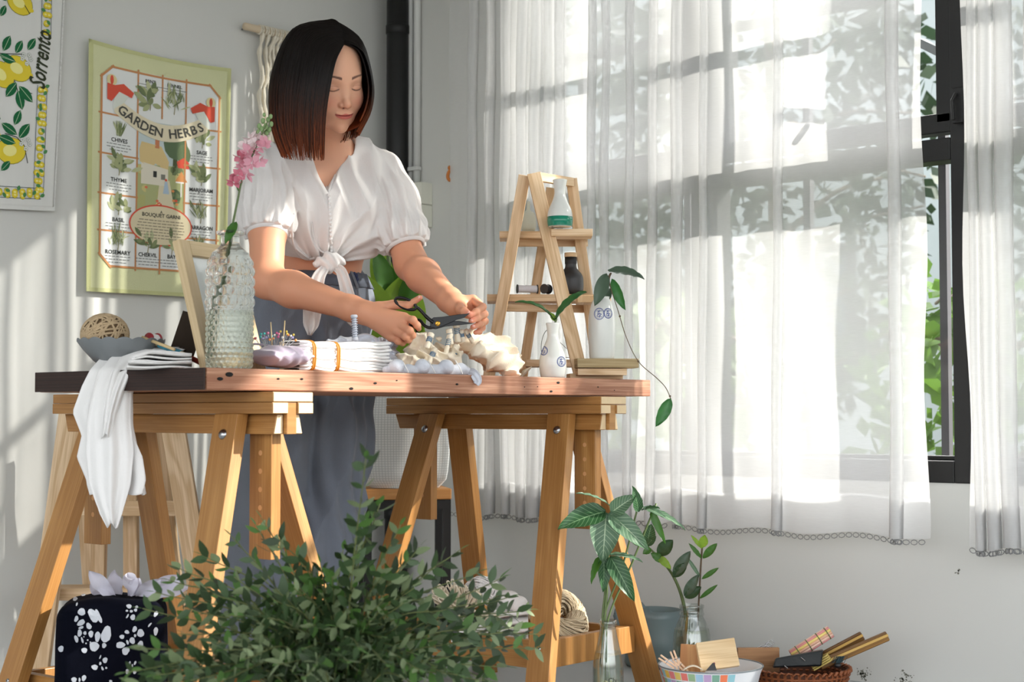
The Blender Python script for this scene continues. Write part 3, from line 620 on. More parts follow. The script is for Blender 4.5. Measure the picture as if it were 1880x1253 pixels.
def aframe2():
    o = thing('display_ladder', 'small raw pine A-frame ladder shelf standing on the far end of the table', 'shelf', T(1.12, .25, 0))
    def bb(name, a, b, w_, t_, side=None): q = G(); q.beam(a, b, w_, t_, side=side or RGT); return q.obj(name, PINE, o, bevel=.001)
    d0 = 3.93; d1 = 4.12
    at = lambda px, py, d: W(px, py, d)
    zb = TZ+.0008
    def foot(px, py, d): p = W(px, py, d); p.z = zb; return p
    bb('leg', foot(896, 690, d0+.05), at(963, 322, d0-.02), .030, .022)
    bb('leg', foot(1068, 690, d0-.13), at(980, 320, d0-.04), .034, .022)
    bb('leg', foot(958, 690, d1+.05), at(1012, 345, d1-.06), .026, .020)
    bb('leg', foot(1100, 690, d1-.05), at(1049, 328, d1-.12), .028, .022)
    bb('rail', at(988, 325, d0-.03), at(1050, 335, d1-.13), .016, .022, side=FWD)
    # shelves: left and right boards at each level, with an edge lath below
    def shelf(y, xs, dl, th=.018):
        for (x0, x1, da, dep) in xs: 
            a = at(x0, y, da); b = at(x1, y, da); b.z = a.z
            q = G(); n = (b-a).normalized(); m = UPV.cross(n).normalized(); q.box((a+b)/2+m*dep/2*1.0, (b-a).length, dep, th, n, m); q.obj('shelf_board', PINE, o, bevel=.001)
    shelf(431, [(917, 1080, 3.97, .085)], 0); shelf(427, [(1012, 1088, 3.84, .07)], 0)
    bb('rail', at(945, 446, 3.99), at(1078, 446, 4.05), .012, .020, side=FWD)
    shelf(547, [(894, 1090, 3.97, .10)], 0); shelf(549, [(1060, 1122, 3.86, .09)], 0)
    bb('rail', at(925, 565, 3.99), at(1100, 568, 4.08), .012, .020, side=FWD)
    shelf(667, [(966, 1110, 3.99, .10)], 0)
    a = at(1054, 668, 3.80); q = G(); q.box(a+RGT*.075+UPV*.0, .15, .085, .022, (RGT*.99+FWD*.12), (FWD*.99-RGT*.12)); q.obj('shelf_board', wood('weathered pine', S(150, 128, 88), S(196, 176, 136), .6, 14, 5), o, bevel=.001)
    q = G(); q.box(a+RGT*.062-UPV*.021, .12, .075, .016, (RGT*.99+FWD*.12), (FWD*.99-RGT*.12)); q.obj('shelf_board', PINE, o, bevel=.001)
    a2 = at(1050, 690, 3.82); a2.z = zb+.0065; q = G(); q.box(a2+RGT*.055, .13, .06, .013, (RGT*.99+FWD*.12), (FWD*.99-RGT*.12)); q.obj('foot_board', PINE, o, bevel=.001)
aframe2()
# ============================================================ solid modelling by distance fields
import openvdb
def sdf_mesh(fn, lo, hi, vox):
    B = 12; lo = np.array(lo, float); hi = np.array(hi, float)
    nb = np.ceil((hi-lo)/(vox*B)).astype(int); n = nb*B
    A = np.full(tuple(n), 1.0, np.float32)
    ci = np.stack(np.meshgrid(*[np.arange(k) for k in nb], indexing='ij'), -1).reshape(-1, 3)
    cp = lo + (ci*B + (B-1)/2)*vox; d = fn(cp); rad = vox*B*.9+.012
    near = np.abs(d) < rad
    for (i, j, k), s in zip(ci[~near], d[~near]):
        A[i*B:(i+1)*B, j*B:(j+1)*B, k*B:(k+1)*B] = .05 if s > 0 else -.05
    off = np.stack(np.meshgrid(*[np.arange(B)]*3, indexing='ij'), -1).reshape(-1, 3)
    C_ = ci[near]; CH = 60
    for s in range(0, len(C_), CH):
        c = C_[s:s+CH]; idx = (c[:, None, :]*B + off[None]).reshape(-1, 3); v = fn(lo+idx*vox)
        A[idx[:, 0], idx[:, 1], idx[:, 2]] = np.clip(v, -.05, .05)
    g = openvdb.FloatGrid(); g.background = .05
    g.copyFromArray(A, tolerance=0)
    pts, tri, quad = g.convertToPolygons(isovalue=0.0, adaptivity=0)
    return np.asarray(pts, float)*vox+lo, [tuple(int(x) for x in t) for t in np.asarray(tri)[:, ::-1]] + [tuple(int(x) for x in t) for t in np.asarray(quad)[:, ::-1]]
def nv(p): return np.array((p[0], p[1], p[2]), float)
def rcap(p, a, b, r1, r2):
    a = nv(a); b = nv(b); ab = b-a; t = np.clip(((p-a)@ab)/(ab@ab), 0, 1)
    return np.linalg.norm(p-a-t[:, None]*ab, axis=1)-(r1+(r2-r1)*t)
def ell(p, c, r, M=None):
    q = p-nv(c)
    if M is not None: q = q@M
    r = np.array(r); k0 = np.linalg.norm(q/r, axis=1); k1 = np.linalg.norm(q/(r*r), axis=1)+1e-9
    return k0*(k0-1)/k1
def smin(a, b, k): h = np.clip(.5+.5*(b-a)/k, 0, 1); return b*(1-h)+a*h-k*h*(1-h)
def smax(a, b, k): return -smin(-a, -b, k)
def chain(p, pts, rs, k):
    d = None
    for i in range(len(pts)-1):
        e = rcap(p, pts[i], pts[i+1], rs[i], rs[i+1]); d = e if d is None else smin(d, e, k)
    return d
def from_np(name, pts, faces, mat, parent, cols=None):
    org = ORG[parent.name] if parent else Vector((0,0,0)); me = bpy.data.meshes.new(name)
    P = pts - nv(org); me.from_pydata(P.tolist(), [], faces)
    me.polygons.foreach_set('use_smooth', [True]*len(me.polygons)); me.materials.append(mat)
    if cols is not None:
        A = me.color_attributes.new('Col', 'BYTE_COLOR', 'POINT'); c = np.ones((len(pts), 4), np.float32); c[:, :3] = cols; A.data.foreach_set('color_srgb', c.ravel())
    o = bpy.data.objects.new(name, me); COL.objects.link(o)
    if parent: o.parent = parent; ORG[o.name] = org
    return o
# ============================================================ the woman
HC = W(592, 140, 3.66)
def hp(x, y, z): return HC + RGT*x - FWD*y + UPV*z          # hair frame: right, towards the lens, up
ya, pi_, ro = math.radians(35), math.radians(22), math.radians(9)
hx = RGT*math.cos(ya)+FWD*math.sin(ya); hy = (RGT*math.sin(ya)-FWD*math.cos(ya))*math.cos(pi_)-UPV*math.sin(pi_)
hz = hy.cross(hx)
if hz.z < 0: hz = -hz
hx, hz = hx*math.cos(ro)+hz*math.sin(ro), hz*math.cos(ro)-hx*math.sin(ro)
HO = hp(.019, -.004, -.009)
HM = np.stack([nv(hx), nv(hy), nv(hz)], 1)
HS = 1.0
def head(p):
    q = (p-nv(HO))@HM/HS; x, y, z = q[:, 0], q[:, 1], q[:, 2]; a = np.abs(x); m = np.stack([a, y, z], 1)
    d = ell(q, (0, -.018, .036), (.073, .092, .080))
    d = smin(d, ell(q, (0, .020, -.016), (.060, .062, .078)), .03)
    d = smin(d, ell(q, (0, .036, -.078), (.040, .036, .028)), .035)
    d = smin(d, ell(m, (.036, .046, -.034), (.023, .024, .026)), .022)
    d = smin(d, ell(q, (0, .064, .020), (.042, .014, .014)), .018)
    d = smax(d, -ell(m, (.031, .094, -.001), (.018, .016, .012)), .014)
    d = smin(d, ell(m, (.031, .0640, -.002), (.0145, .0130, .0105)), .004)
    br = chain(q, [(0, .070, .012), (0, .078, -.012), (0, .0885, -.034)], [.0055, .0055, .0075], .008)
    d = smin(d, br, .012)
    d = smin(d, rcap(q, (0, .0895, -.037), (0, .0895, -.039), .0090, .0090), .006)
    d = smin(d, ell(m, (.0105, .0810, -.0405), (.0070, .0085, .0062)), .004)
    d = smax(d, -ell(m, (.0058, .0865, -.0475), (.0030, .0042, .0028)), .002)
    d = smin(d, ell(q, (0, .060, -.064), (.027, .022, .019)), .014)
    zl = z-5.0*x*x; ql = np.stack([x, y, zl], 1)
    d = smin(d, ell(ql, (0, .0800, -.0625), (.0220, .0062, .0042)), .003)
    d = smin(d, ell(ql, (0, .0795, -.0705), (.0190, .0068, .0052)), .003)
    d = smax(d, -ell(ql, (0, .0900, -.0662), (.0250, .0110, .0011)), .0022)
    d = smin(d, ell(q, (0, .062, -.100), (.015, .014, .012)), .016)
    d = smin(d, ell(m, (.073, -.012, -.008), (.007, .017, .028)), .006)
    return d*HS
NB = W(618, 276, 3.80)
nk0 = HO - hy*.030 - hz*.055
tyaw = math.radians(26); tx = RGT*math.cos(tyaw)+FWD*math.sin(tyaw); ty = RGT*math.sin(tyaw)-FWD*math.cos(tyaw)
lean = math.radians(8); tz = (UPV*math.cos(lean)+ty*math.sin(lean)).normalized(); ty2 = (ty*math.cos(lean)-UPV*math.sin(lean)).normalized()
TM = np.stack([nv(tx), nv(ty2), nv(tz)], 1)
CH = W(604, 372, 3.86); WA = W(585, 470, 3.90); PE = W(572, 570, 3.93)
SR, SL = W(494, 308, 3.74), W(702, 318, 3.90)
ER, EL_ = W(489, 516, 3.63), W(755, 486, 3.82)
WR, WL = W(668, 574, 3.49), W(836, 561, 3.58)
def torso(p):
    d = ell(p, nv(CH)-nv(ty2)*.008, (.138, .090, .150), TM)
    d = smin(d, rcap(p, SR+tx*.01, SL-tx*.01, .040, .040), .05)
    d = smin(d, ell(p, WA, (.112, .085, .130), TM), .05)
    d = smin(d, ell(p, PE, (.148, .108, .120), TM), .05)
    for s in (-1, 1): d = smin(d, ell(p, nv(CH)+nv(tx)*s*.062+nv(ty2)*.052-nv(tz)*.01, (.05, .036, .050), TM), .03)
    return d
NB2 = NB-ty*.012
def neck(p): return smin(rcap(p, nk0-ty*.006, NB2-UPV*.01, .048, .046), rcap(p, NB2-UPV*.01, NB2-UPV*.05-ty*.022, .046, .045), .02)
def arms(p):
    f1 = ER.lerp(WR, .28); d = chain(p, [SR, SR.lerp(ER, .55), ER, f1, WR.lerp(ER, .12), WR], [.046, .043, .0385, .0400, .0265, .0245], .02)
    g1 = EL_.lerp(WL, .28); e = chain(p, [SL, SL.lerp(EL_, .55), EL_, g1, WL.lerp(EL_, .12), WL], [.046, .0425, .0385, .0400, .0265, .0240], .02)
    return np.minimum(d, e)
# hands: fingers as joints in place around the scissors and the thread
HR = dict(palm=[((742, 584), 3.455), ((739, 597), 3.450), ((731, 609), 3.455), ((719, 618), 3.47)],
  f=[[(742, 583, 3.452), (758, 588, 3.435), (766, 598, 3.445), (769, 604, 3.465)],
     [(738, 598, 3.445), (752, 608, 3.428), (757, 616, 3.445), (752, 620, 3.475)],
     [(730, 610, 3.450), (744, 618, 3.432), (750, 624, 3.450), (744, 626, 3.480)],
     [(718, 619, 3.465), (731, 627, 3.450), (739, 630, 3.465), (736, 630, 3.490)]],
  t=[(694, 566, 3.485), (722, 560, 3.490), (750, 561, 3.475), (771, 547, 3.462)], w=WR, nd=1)
HL = dict(palm=[((868, 551), 3.585), ((876, 558), 3.60), ((879, 570), 3.605), ((877, 582), 3.60)],
  f=[[(868, 551, 3.585), (886, 564, 3.535), (874, 573, 3.505), (862, 580, 3.492)],
     [(876, 559, 3.600), (889, 577, 3.545), (877, 584, 3.512), (865, 590, 3.500)],
     [(879, 571, 3.605), (890, 590, 3.560), (880, 596, 3.525), (868, 601, 3.510)],
     [(877, 583, 3.600), (885, 602, 3.565), (880, 609, 3.540), (873, 611, 3.525)]],
  t=[(846, 565, 3.555), (845, 568, 3.520), (852, 572, 3.500), (861, 576, 3.490)], w=WL, nd=1)
FR = [(.0092, .0082, .0074, .0060), (.0094, .0084, .0076, .0062), (.0090, .0080, .0072, .0060), (.0082, .0072, .0064, .0054)]
def hand(p, Hd):
    d = None; w0 = Hd['w']
    for (xy, dd) in Hd['palm']:
        e = rcap(p, w0, W(xy[0], xy[1], dd), .0190, .0125); d = e if d is None else smin(d, e, .012)
    fs = None
    for fi, r in zip(Hd['f'], FR):
        pts = [W(*j) for j in fi]; e = chain(p, pts, r, .004)
        for j, rr in ((1, r[1]*1.06), (2, r[2]*1.05)): e = smin(e, np.linalg.norm(p-nv(pts[j]), axis=1)-rr, .003)
        d = smin(d, e, .0035)
    t = [W(*j) for j in Hd['t']]
    d = smin(d, rcap(p, w0, t[0], .018, .014), .012)
    d = smin(d, chain(p, t, (.0145, .0105, .0090, .0062), .005), .004)
    return d
def body(p):
    d = smin(torso(p), arms(p), .03); d = smin(d, neck(p), .03); return d
rh = nv(SR).min()
def part_head(p):
    d = smin(head(p), neck(p), .018); d = smin(d, smin(torso(p), arms(p), .03), .035)
    return np.maximum(d, nv(CH)[2]-.06-p[:, 2])
def part_torso(p):
    d = torso(p)
    for s, px in ((-1, 512), (1, 602)):
        hip = W(px+10, 600, 3.93); kn = W(px-2, 950, 3.92); an = W(px-6, 1235, 3.94)
        d = smin(d, chain(p, [hip, kn, an], [.078, .052, .036], .03), .03)
        d = smin(d, rcap(p, an-UPV*.012, an-UPV*.012+ty*.13, .028, .018), .02)
    d = np.maximum(d, p[:, 2]-(nv(CH)[2]+.03)); return np.maximum(d, .012-p[:, 2])
def mk_arm(Hd, a, b):
    ax = nv((b-a).normalized())
    def f(p):
        d = smin(arms(p), hand(p, Hd), .012); return np.maximum(d, -((p-nv(a))@ax)+.05) if True else d
    return f
wo = thing('person', 'woman with a brown bob in a white tied blouse, cutting with black scissors', 'person', Vector((PE.x, PE.y, 0)))
allp = []; allf = []; allc = []
SK = np.array((224, 170, 140))/255; SK2 = np.array((214, 152, 120))/255
def addpart(f, lo, hi, vox, colfn):
    p, fc = sdf_mesh(f, lo, hi, vox); n = sum(len(x) for x in allp); allp.append(p); allf.extend([tuple(i+n for i in t) for t in fc]); allc.append(colfn(p))
def bb(ps, m): a = np.array([nv(p) for p in ps]); return a.min(0)-m, a.max(0)+m
def headcol(p):
    q = (p-nv(HO))@HM/HS; x, y, z = q[:, 0], q[:, 1], q[:, 2]; a = np.abs(x); c = np.tile(SK, (len(p), 1))
    fr = (y > .035) & (z < .08) & (z > -.12)
    def mixc(mask, col): c[:] = c*(1-mask[:, None])+np.array(col)/255*mask[:, None]
    bl = np.exp(-((a-.038)**2+(z+.034)**2)/(2*.012**2))*fr*.35; mixc(bl, (226, 132, 112))
    nb_ = np.exp(-((x)**2/(2*.012**2)+(z+.042)**2/(2*.008**2)))*fr*.28; mixc(nb_, (214, 130, 104))
    zl = z-5.0*x*x; hw = .0232
    up = (.0050-.0045*(a/hw)**2+.001*np.cos(a*300)); lo_ = .0078*(1-(a/hw)**2)**.5 if False else .0078*np.sqrt(np.clip(1-(a/hw)**2, 0, 1))
    lm = np.clip((np.minimum(up+(-.0662-zl)*0+(-.0662+up-zl), (zl+.0662+lo_)))/.0012+.5, 0, 1)
    lm = np.clip(np.minimum((-.0662+up-zl)/.0012+.5, (zl+.0662+lo_)/.0012+.5), 0, 1)*(a < hw)*fr; mixc(lm*.85, (190, 92, 84))
    ln = np.exp(-((zl+.0662)/.0010)**2)*(a < hw+.001)*fr; mixc(ln*.75, (110, 42, 38))
    bz = .0215+.0045*np.sin(np.clip((a-.014)/.036, 0, 1)*2.2)-.0; bt = .0030*(1-.6*np.clip((a-.016)/.034, 0, 1))
    bm = np.clip((bt-np.abs(z-bz))/.0012+.5, 0, 1)*(a > .013)*(a < .050)*fr; mixc(bm*.78, (74, 46, 36))
    lz = -.0085+((a-.031)/.0145)**2*.0045; em = np.exp(-((z-lz)/.0011)**2)*(a > .016)*(a < .0475)*fr; mixc(em*.92, (36, 20, 18))
    cz = .0035-((a-.031)/.015)**2*.003; em = np.exp(-((z-cz)/.0010)**2)*(a > .018)*(a < .046)*fr; mixc(em*.35, (150, 90, 72))
    em = np.exp(-((z-.0)**2/(2*.008**2)+(a-.031)**2/(2*.014**2)))*fr; mixc(em*.15, (176, 110, 92))
    nm = np.exp(-((a-.0058)**2+(z+.0475)**2)/(2*.0018**2))*fr; mixc(nm*.8, (70, 30, 26))
    return c
def skincol(p): c = np.tile(SK2, (len(p), 1)); return c*(1+.0*p[:, :1])
def handcol(Hd):
    tips = [W(*f[3]) for f in Hd['f']]+[W(*Hd['t'][3])]; kn = [W(*f[1]) for f in Hd['f']]
    def f(p):
        c = skincol(p)
        for t in tips: m = np.exp(-np.sum((p-nv(t))**2, 1)/(2*.008**2))*.45; c = c*(1-m[:, None])+np.array((214, 120, 100))/255*m[:, None]
        for t in kn: m = np.exp(-np.sum((p-nv(t))**2, 1)/(2*.006**2))*.25; c = c*(1-m[:, None])+np.array((206, 120, 96))/255*m[:, None]
        return c
    return f
lo, hi = bb([HO+UPV*.14, HO-UPV*.1, CH, SR, SL], .10); addpart(part_head, lo, hi, .0016, headcol)
lo, hi = bb([CH, PE, W(560, 1240, 3.93), SR, SL, ER], .13); lo[2] = 0; addpart(part_torso, lo, hi, .005, skincol)
for Hd, S_, E_, Wr in ((HR, SR, ER, WR), (HL, SL, EL_, WL)):
    lo, hi = bb([S_.lerp(E_, .45), E_, Wr]+[W(*j) for f in Hd['f'] for j in f]+[W(*j) for j in Hd['t']], .055)
    fa = mk_arm(Hd, S_.lerp(E_, .40), E_); 
    def cut(p, fa=fa, S_=S_, E_=E_): return np.maximum(smin(arms(p), hand(p, Hd), .012), nv((S_-E_).normalized())@(p-nv(S_.lerp(E_, .45))).T)
    addpart(cut, lo, hi, .0017, handcol(Hd))
SKIN = attr_mat('skin', rough=.5, sss=.12, bump=.10, spec=.35, bscale=700)
from_np('body', np.concatenate(allp), allf, SKIN, wo, np.concatenate(allc))
# finger nails
NAIL = mat('finger nail', S(236, 180, 168), .25, .03, 20, 0)
for Hd in (HR, HL):
    for f in Hd['f'][:3]+[Hd['t']]:
        a, b = W(*f[2]), W(*f[3]); dr = (b-a).normalized(); out = (-FWD+UPV*.5); out = (out-dr*out.dot(dr)).normalized(); r = .0058
        q = G(); q.ball(b+out*r*.80-dr*.001, .0048, 10, (.8, 1.1, .32), (dr.cross(out), dr, out)); q.obj('nail', NAIL, wo, smooth=True)
# ------------------------------------------------------------ blouse
KN = W(606, 482, 3.745)
APEX = W(603, 352, 3.74); VLp, VRp = W(566, 268, 3.70), W(644, 240, 3.80)
def n3(p, f, ph=0): return np.sin(p[:, 0]*f+ph)*np.sin(p[:, 1]*f*1.1+ph*2)*np.sin(p[:, 2]*f*.9+ph*3)
def blouse0(p):
    t = (p-nv(CH))@TM; x, y, z = t[:, 0], t[:, 1], t[:, 2]
    d = ell(p, nv(CH)-nv(tz)*.005, (.152, .112, .158), TM)
    d = smin(d, rcap(p, SR+tx*.015, SL-tx*.015, .049, .049), .05)
    d = smin(d, smin(rcap(p, SR, NB-tx*.04+UPV*.0, .046, .046), rcap(p, SL, NB+tx*.04+UPV*.0, .046, .046), .02), .03)
    d = smin(d, ell(p, nv(CH)+nv(ty2)*.018-nv(tz)*.078, (.146, .112, .075), TM), .05)
    for s in (-1, 1): d = smin(d, ell(p, nv(CH)+nv(tx)*s*.060+nv(ty2)*.078-nv(tz)*.012, (.056, .042, .060), TM), .04)
    # folds gather towards the knot
    k = (p-nv(KN))@TM; ang = np.arctan2(k[:, 0], k[:, 2]+.02); rr = np.hypot(k[:, 0], k[:, 2])
    fr = np.clip(y/.05, 0, 1)
    fold = (1-2*np.abs(np.sin(ang*7+np.sin(rr*26)*.8)))*.0085*np.exp(-rr/.24)+np.sin(ang*31+2*np.sin(rr*40))*.0028*np.exp(-rr/.14)
    fold += .0060*(1-2*np.abs(np.sin(x*44+3*np.sin(z*9+x*5))))*np.clip((z+.05)/.1, 0, 1)
    # placket ridge
    pm = p-nv(APEX); lx = pm@nv(tx)-.02*0
    d = d-fold*fr-.0025*n3(p, 60, 1)
    hem = -(k[:, 2]+.004-.10*np.abs(k[:, 0])-.02*np.sin(k[:, 0]*30)*0); d = smax(d, hem, .012)
    # sleeves
    for Sx, Ex, ph in ((SR, ER, 0), (SL, EL_, 1.7)):
        ax = (Ex-Sx).normalized(); hemp = .585 if ph == 0 else .80
        L_ = (Ex-Sx).length; out = tx*(-1 if ph == 0 else 1)
        e = chain(p, [Sx+out*.002, Sx.lerp(Ex, .30)+out*.004, Sx.lerp(Ex, hemp*.85)+out*.000, Sx.lerp(Ex, hemp)], [.050, .058, .059, .049], .03)
        q = p-nv(Sx); h = q@nv(ax); u1 = nv(ax.cross(UPV.cross(ax)).normalized()) if False else nv(ax.orthogonal().normalized()); u2 = np.cross(nv(ax), u1)
        th = np.arctan2(q@u2, q@u1); w_ = np.clip(h/(L_*hemp), 0, 1)
        e = e-(.0058*(1-2*np.abs(np.sin(th*6+1.5*np.sin(h*18)+ph)))*(.45+.55*w_)+.0018*np.sin(th*27+ph*3)*w_)
        e = smax(e, h-L_*hemp, .004); d = smin(d, e, .018)
    return d
def surf(fn, p, dirn, n=40, step=.004):
    p = nv(p); dirn = nv(dirn)
    for _ in range(n):
        d = fn(p[None])[0]
        if d < .0005: break
        p = p+dirn*min(max(d*.8, .0005), .02)
    return Vector(p)
APEX, VLp, VRp = [surf(blouse0, W(x_, y_, 3.4), ray(x_, y_).normalized(), 90) for x_, y_ in ((603, 354), (568, 275), (650, 252))]
n1 = nv((VLp-APEX).cross(ty2)); n1 /= np.linalg.norm(n1); n2 = nv((VRp-APEX).cross(ty2)); n2 /= np.linalg.norm(n2)
mid_ = nv((VLp+VRp)/2-APEX)
if n1@mid_ > 0: n1 = -n1
if n2@mid_ > 0: n2 = -n2
def blouse(p):
    d = blouse0(p); y = (p-nv(CH))@nv(ty2)
    w = np.maximum(np.maximum((p-nv(APEX))@n1, (p-nv(APEX))@n2), -(y-.02))
    d = smax(d, -w, .003)
    d = smax(d, -rcap(p, nk0, NB-ty*.004-UPV*.004, .058, .050), .004)
    return d
BLOUSE = mat('white cotton voile', S(240, 238, 236), .8, .03, 25, .35, 420, sheen=.3, trans=.22, sss=0)
lo, hi = bb([SR.lerp(ER, .6), SL.lerp(EL_, .8), CH, NB+UPV*.04, KN-UPV*.02, CH+ty*.12, CH-ty*.12, SR-RGT*.02, SL+RGT*.02], .055)
bp, bf = sdf_mesh(blouse, lo, hi, .0026); bl = from_np('blouse', bp, bf, BLOUSE, wo)
# cuffs, neckline piping, buttons, knot and tie ends
for Sx, Ex, hemp in ((SR, ER, .585), (SL, EL_, .80)):
    ax = (Ex-Sx).normalized(); c = Sx.lerp(Ex, hemp); q = G()
    q.lathe(c-ax*.004, [(.0445, .012), (.0480, .011), (.0500, .004), (.0495, -.003), (.046, -.005)], 48, ax=ax, fn=lambda t, h, r: .0008*math.sin(t*24)); q.obj('cuff', BLOUSE, bl, smooth=True)
def on_blouse(px, py): a = W(px, py, 3.45); return surf(blouse, a, ray(px, py).normalized(), 80)
for seq in ([(576, 268), (583, 290), (592, 320), (602, 352)], [(603, 352), (614, 325), (629, 292), (637, 272)]):
    q = G(); pts = catmull([on_blouse(px, py) for px, py in seq], 6); q.tube(pts, .0032, 8, flat=.8); q.obj('neckline', BLOUSE, bl, smooth=True)
q = G(); pts = catmull([on_blouse(px, py) for px, py in ((541, 392), (536, 425), (541, 455), (560, 476), (590, 470))], 8); q.tube(pts, .0026, 8); q.obj('seam', BLOUSE, bl, smooth=True)
q = G(); pts = catmull([on_blouse(px, py) for px, py in ((572, 408), (576, 435), (586, 458), (598, 466))], 8); q.tube(pts, .0022, 8); q.obj('seam', BLOUSE, bl, smooth=True)
q = G(); pl_ = [on_blouse(604+i*.3, 356+i*8.6)-ty*.0015 for i in range(13)]; q.tube(catmull(pl_, 3), .0062, 8, flat=.5, ref=tx); q.obj('placket', BLOUSE, bl, smooth=True)
for i in range(15):
    p = on_blouse(604+i*.28, 358+i*7.4); q = G(); q.ball(p+ty*.003, .0042, 10, (1, 1, 1)); q.obj('button', WHITEC, bl, smooth=True)
def knot(p):
    k = (p-nv(KN))@TM; d = ell(p, KN, (.0235, .021, .026), TM)
    d = smin(d, rcap(p, KN-tx*.03-UPV*.002, KN+tx*.028+UPV*.004, .011, .011), .012)
    th = np.arctan2(k[:, 0], k[:, 1]); return d-.0026*np.sin(k[:, 0]*230+k[:, 2]*90+2*np.sin(k[:, 2]*60))
lo, hi = bb([KN], .055); kp, kf = sdf_mesh(knot, lo, hi, .0018); from_np('knot', kp, kf, BLOUSE, bl)
def strip(name, m, parent, cl, wd, fold=.006, nf=3, nrm=None, n=24):
    pts = catmull(cl, 6); N_ = len(pts)
    def fn(i, j):
        t = j*(N_-1); k = min(int(t), N_-2); p = pts[k].lerp(pts[k+1], t-k); d = (pts[min(k+1, N_-1)]-pts[max(k-1, 0)]).normalized()
        nn = V3(nrm) if nrm is not None else -FWD; x = d.cross(nn).normalized(); s = (i-.5)
        return p + x*(s*lerpk(j, wd)) + nn*(fold*math.sin(s*nf*2*PI+j*4))
    q = G(); q.grid(fn, 17, n); return q.obj(name, m, parent, smooth=True, solid=.0012)
strip('tie_end', BLOUSE, bl, [KN-tx*.012-UPV*.012+ty*.008, W(586, 508, 3.70), W(577, 545, 3.68), W(572, 585, 3.69), W(568, 616, 3.70)], [(0, .02), (.25, .030), (.6, .046), (.85, .036), (1, .008)], .004, 2)
strip('tie_end', BLOUSE, bl, [KN+tx*.012-UPV*.010+ty*.006, W(628, 502, 3.72), W(638, 540, 3.72), W(645, 575, 3.73), W(650, 600, 3.74)], [(0, .02), (.25, .026), (.6, .034), (.9, .030), (1, .010)], .004, 2)
# ------------------------------------------------------------ trousers
def trousers(p):
    d = ell(p, nv(PE)+nv(tz)*.005, (.163, .126, .150), TM)
    t = (p-nv(PE))@TM
    for s, pxs in ((-1, ((508, 610), (498, 800), (482, 1010), (470, 1255))), (1, ((604, 610), (606, 800), (590, 1010), (578, 1255)))):
        pts = [W(x, y, dd) for (x, y), dd in zip(pxs, (3.90+.03*s, 3.88+.04*s, 3.88+.05*s, 3.9+.05*s))]
        d = smin(d, chain(p, pts, [.095, .094, .094, .100], .05), .03)
    z = p[:, 2]; ang = np.arctan2(t[:, 0], t[:, 1]); lowz = np.clip((PE.z+.02-z)/.15, 0, 1)
    f = .0095*(1-2*np.abs(np.sin(ang*4.5+1.6*np.sin(z*7))))*lowz+.0060*np.sin(ang*19+3*np.sin(z*11+1))*lowz
    f += .0075*np.sin(z*52+5*t[:, 0]*9+2*np.sin(t[:, 0]*22))*np.exp(-((z-(PE.z-.16))/.09)**2)
    f += .004*np.sin(ang*22)*np.exp(-((z-(PE.z+.06))/.05)**2)+.003*n3(p, 38, 2)
    d = d-f; d = smax(d, z-(PE.z+.108+.0*t[:, 0]), .006); return np.maximum(d, .035-z)
DENIM = mat('slate blue linen', S(108, 115, 127), .85, .26, 9, .5, 600, sheen=.2, stretch=(1, 1, 1))
lo, hi = bb([PE, PE+UPV*.12, W(560, 1260, 3.93), W(560, 1260, 3.93)], .19); lo[2] = .0; hi[2] = PE.z+.13
tp_, tf = sdf_mesh(trousers, lo, hi, .0042); tr = from_np('trousers', tp_, tf, DENIM, wo)
def waist(z, dr=0):
    out = []
    for k in range(49):
        a = 2*PI*k/48; d = tx*math.cos(a)+ty*math.sin(a); o_ = Vector((PE.x, PE.y, 0))+tz*((z)/tz.z) - tz*((PE.z)/tz.z) + UPV*PE.z
        out.append(surf(trousers, Vector((o_.x, o_.y, z))+d*.26, -d, 60)+d*dr)
    return out
z1 = PE.z+.100; q = G(); A_ = waist(z1-.010, .004); B_ = waist(z1-.045, .0035)
for k in range(48): q.add([A_[k], A_[k+1], B_[k+1], B_[k]], [(0, 3, 2, 1)])
q.obj('waistband', mat('waistband', S(94, 101, 114), .85, .15, 20, .5, 500), tr, smooth=True, solid=.003, weld=True)
for a in (-.9, -.1, .6):
    d = tx*math.sin(a)+ty*math.cos(a); p1 = surf(trousers, Vector((PE.x, PE.y, z1-.006))+d*.26, -d, 60)+d*.006; p2 = surf(trousers, Vector((PE.x, PE.y, z1-.05))+d*.26, -d, 60)+d*.006
    q = G(); q.beam(p1, p2, .010, .002, side=tx*math.cos(a)-ty*math.sin(a)); q.obj('belt_loop', DENIM, tr)
q = G()
for k in range(9):
    p = W(648, 513, 3.88); a = k*.7; q.ball(p+RGT*.010*math.cos(a)+UPV*.014*math.sin(a), .0075, 8, (1, .6, .7))
q.obj('ruffle', mat('dark blue ruffle', S(62, 72, 104), .9, .2, 60, .4), tr, smooth=True)['kind'] = 'stuff'
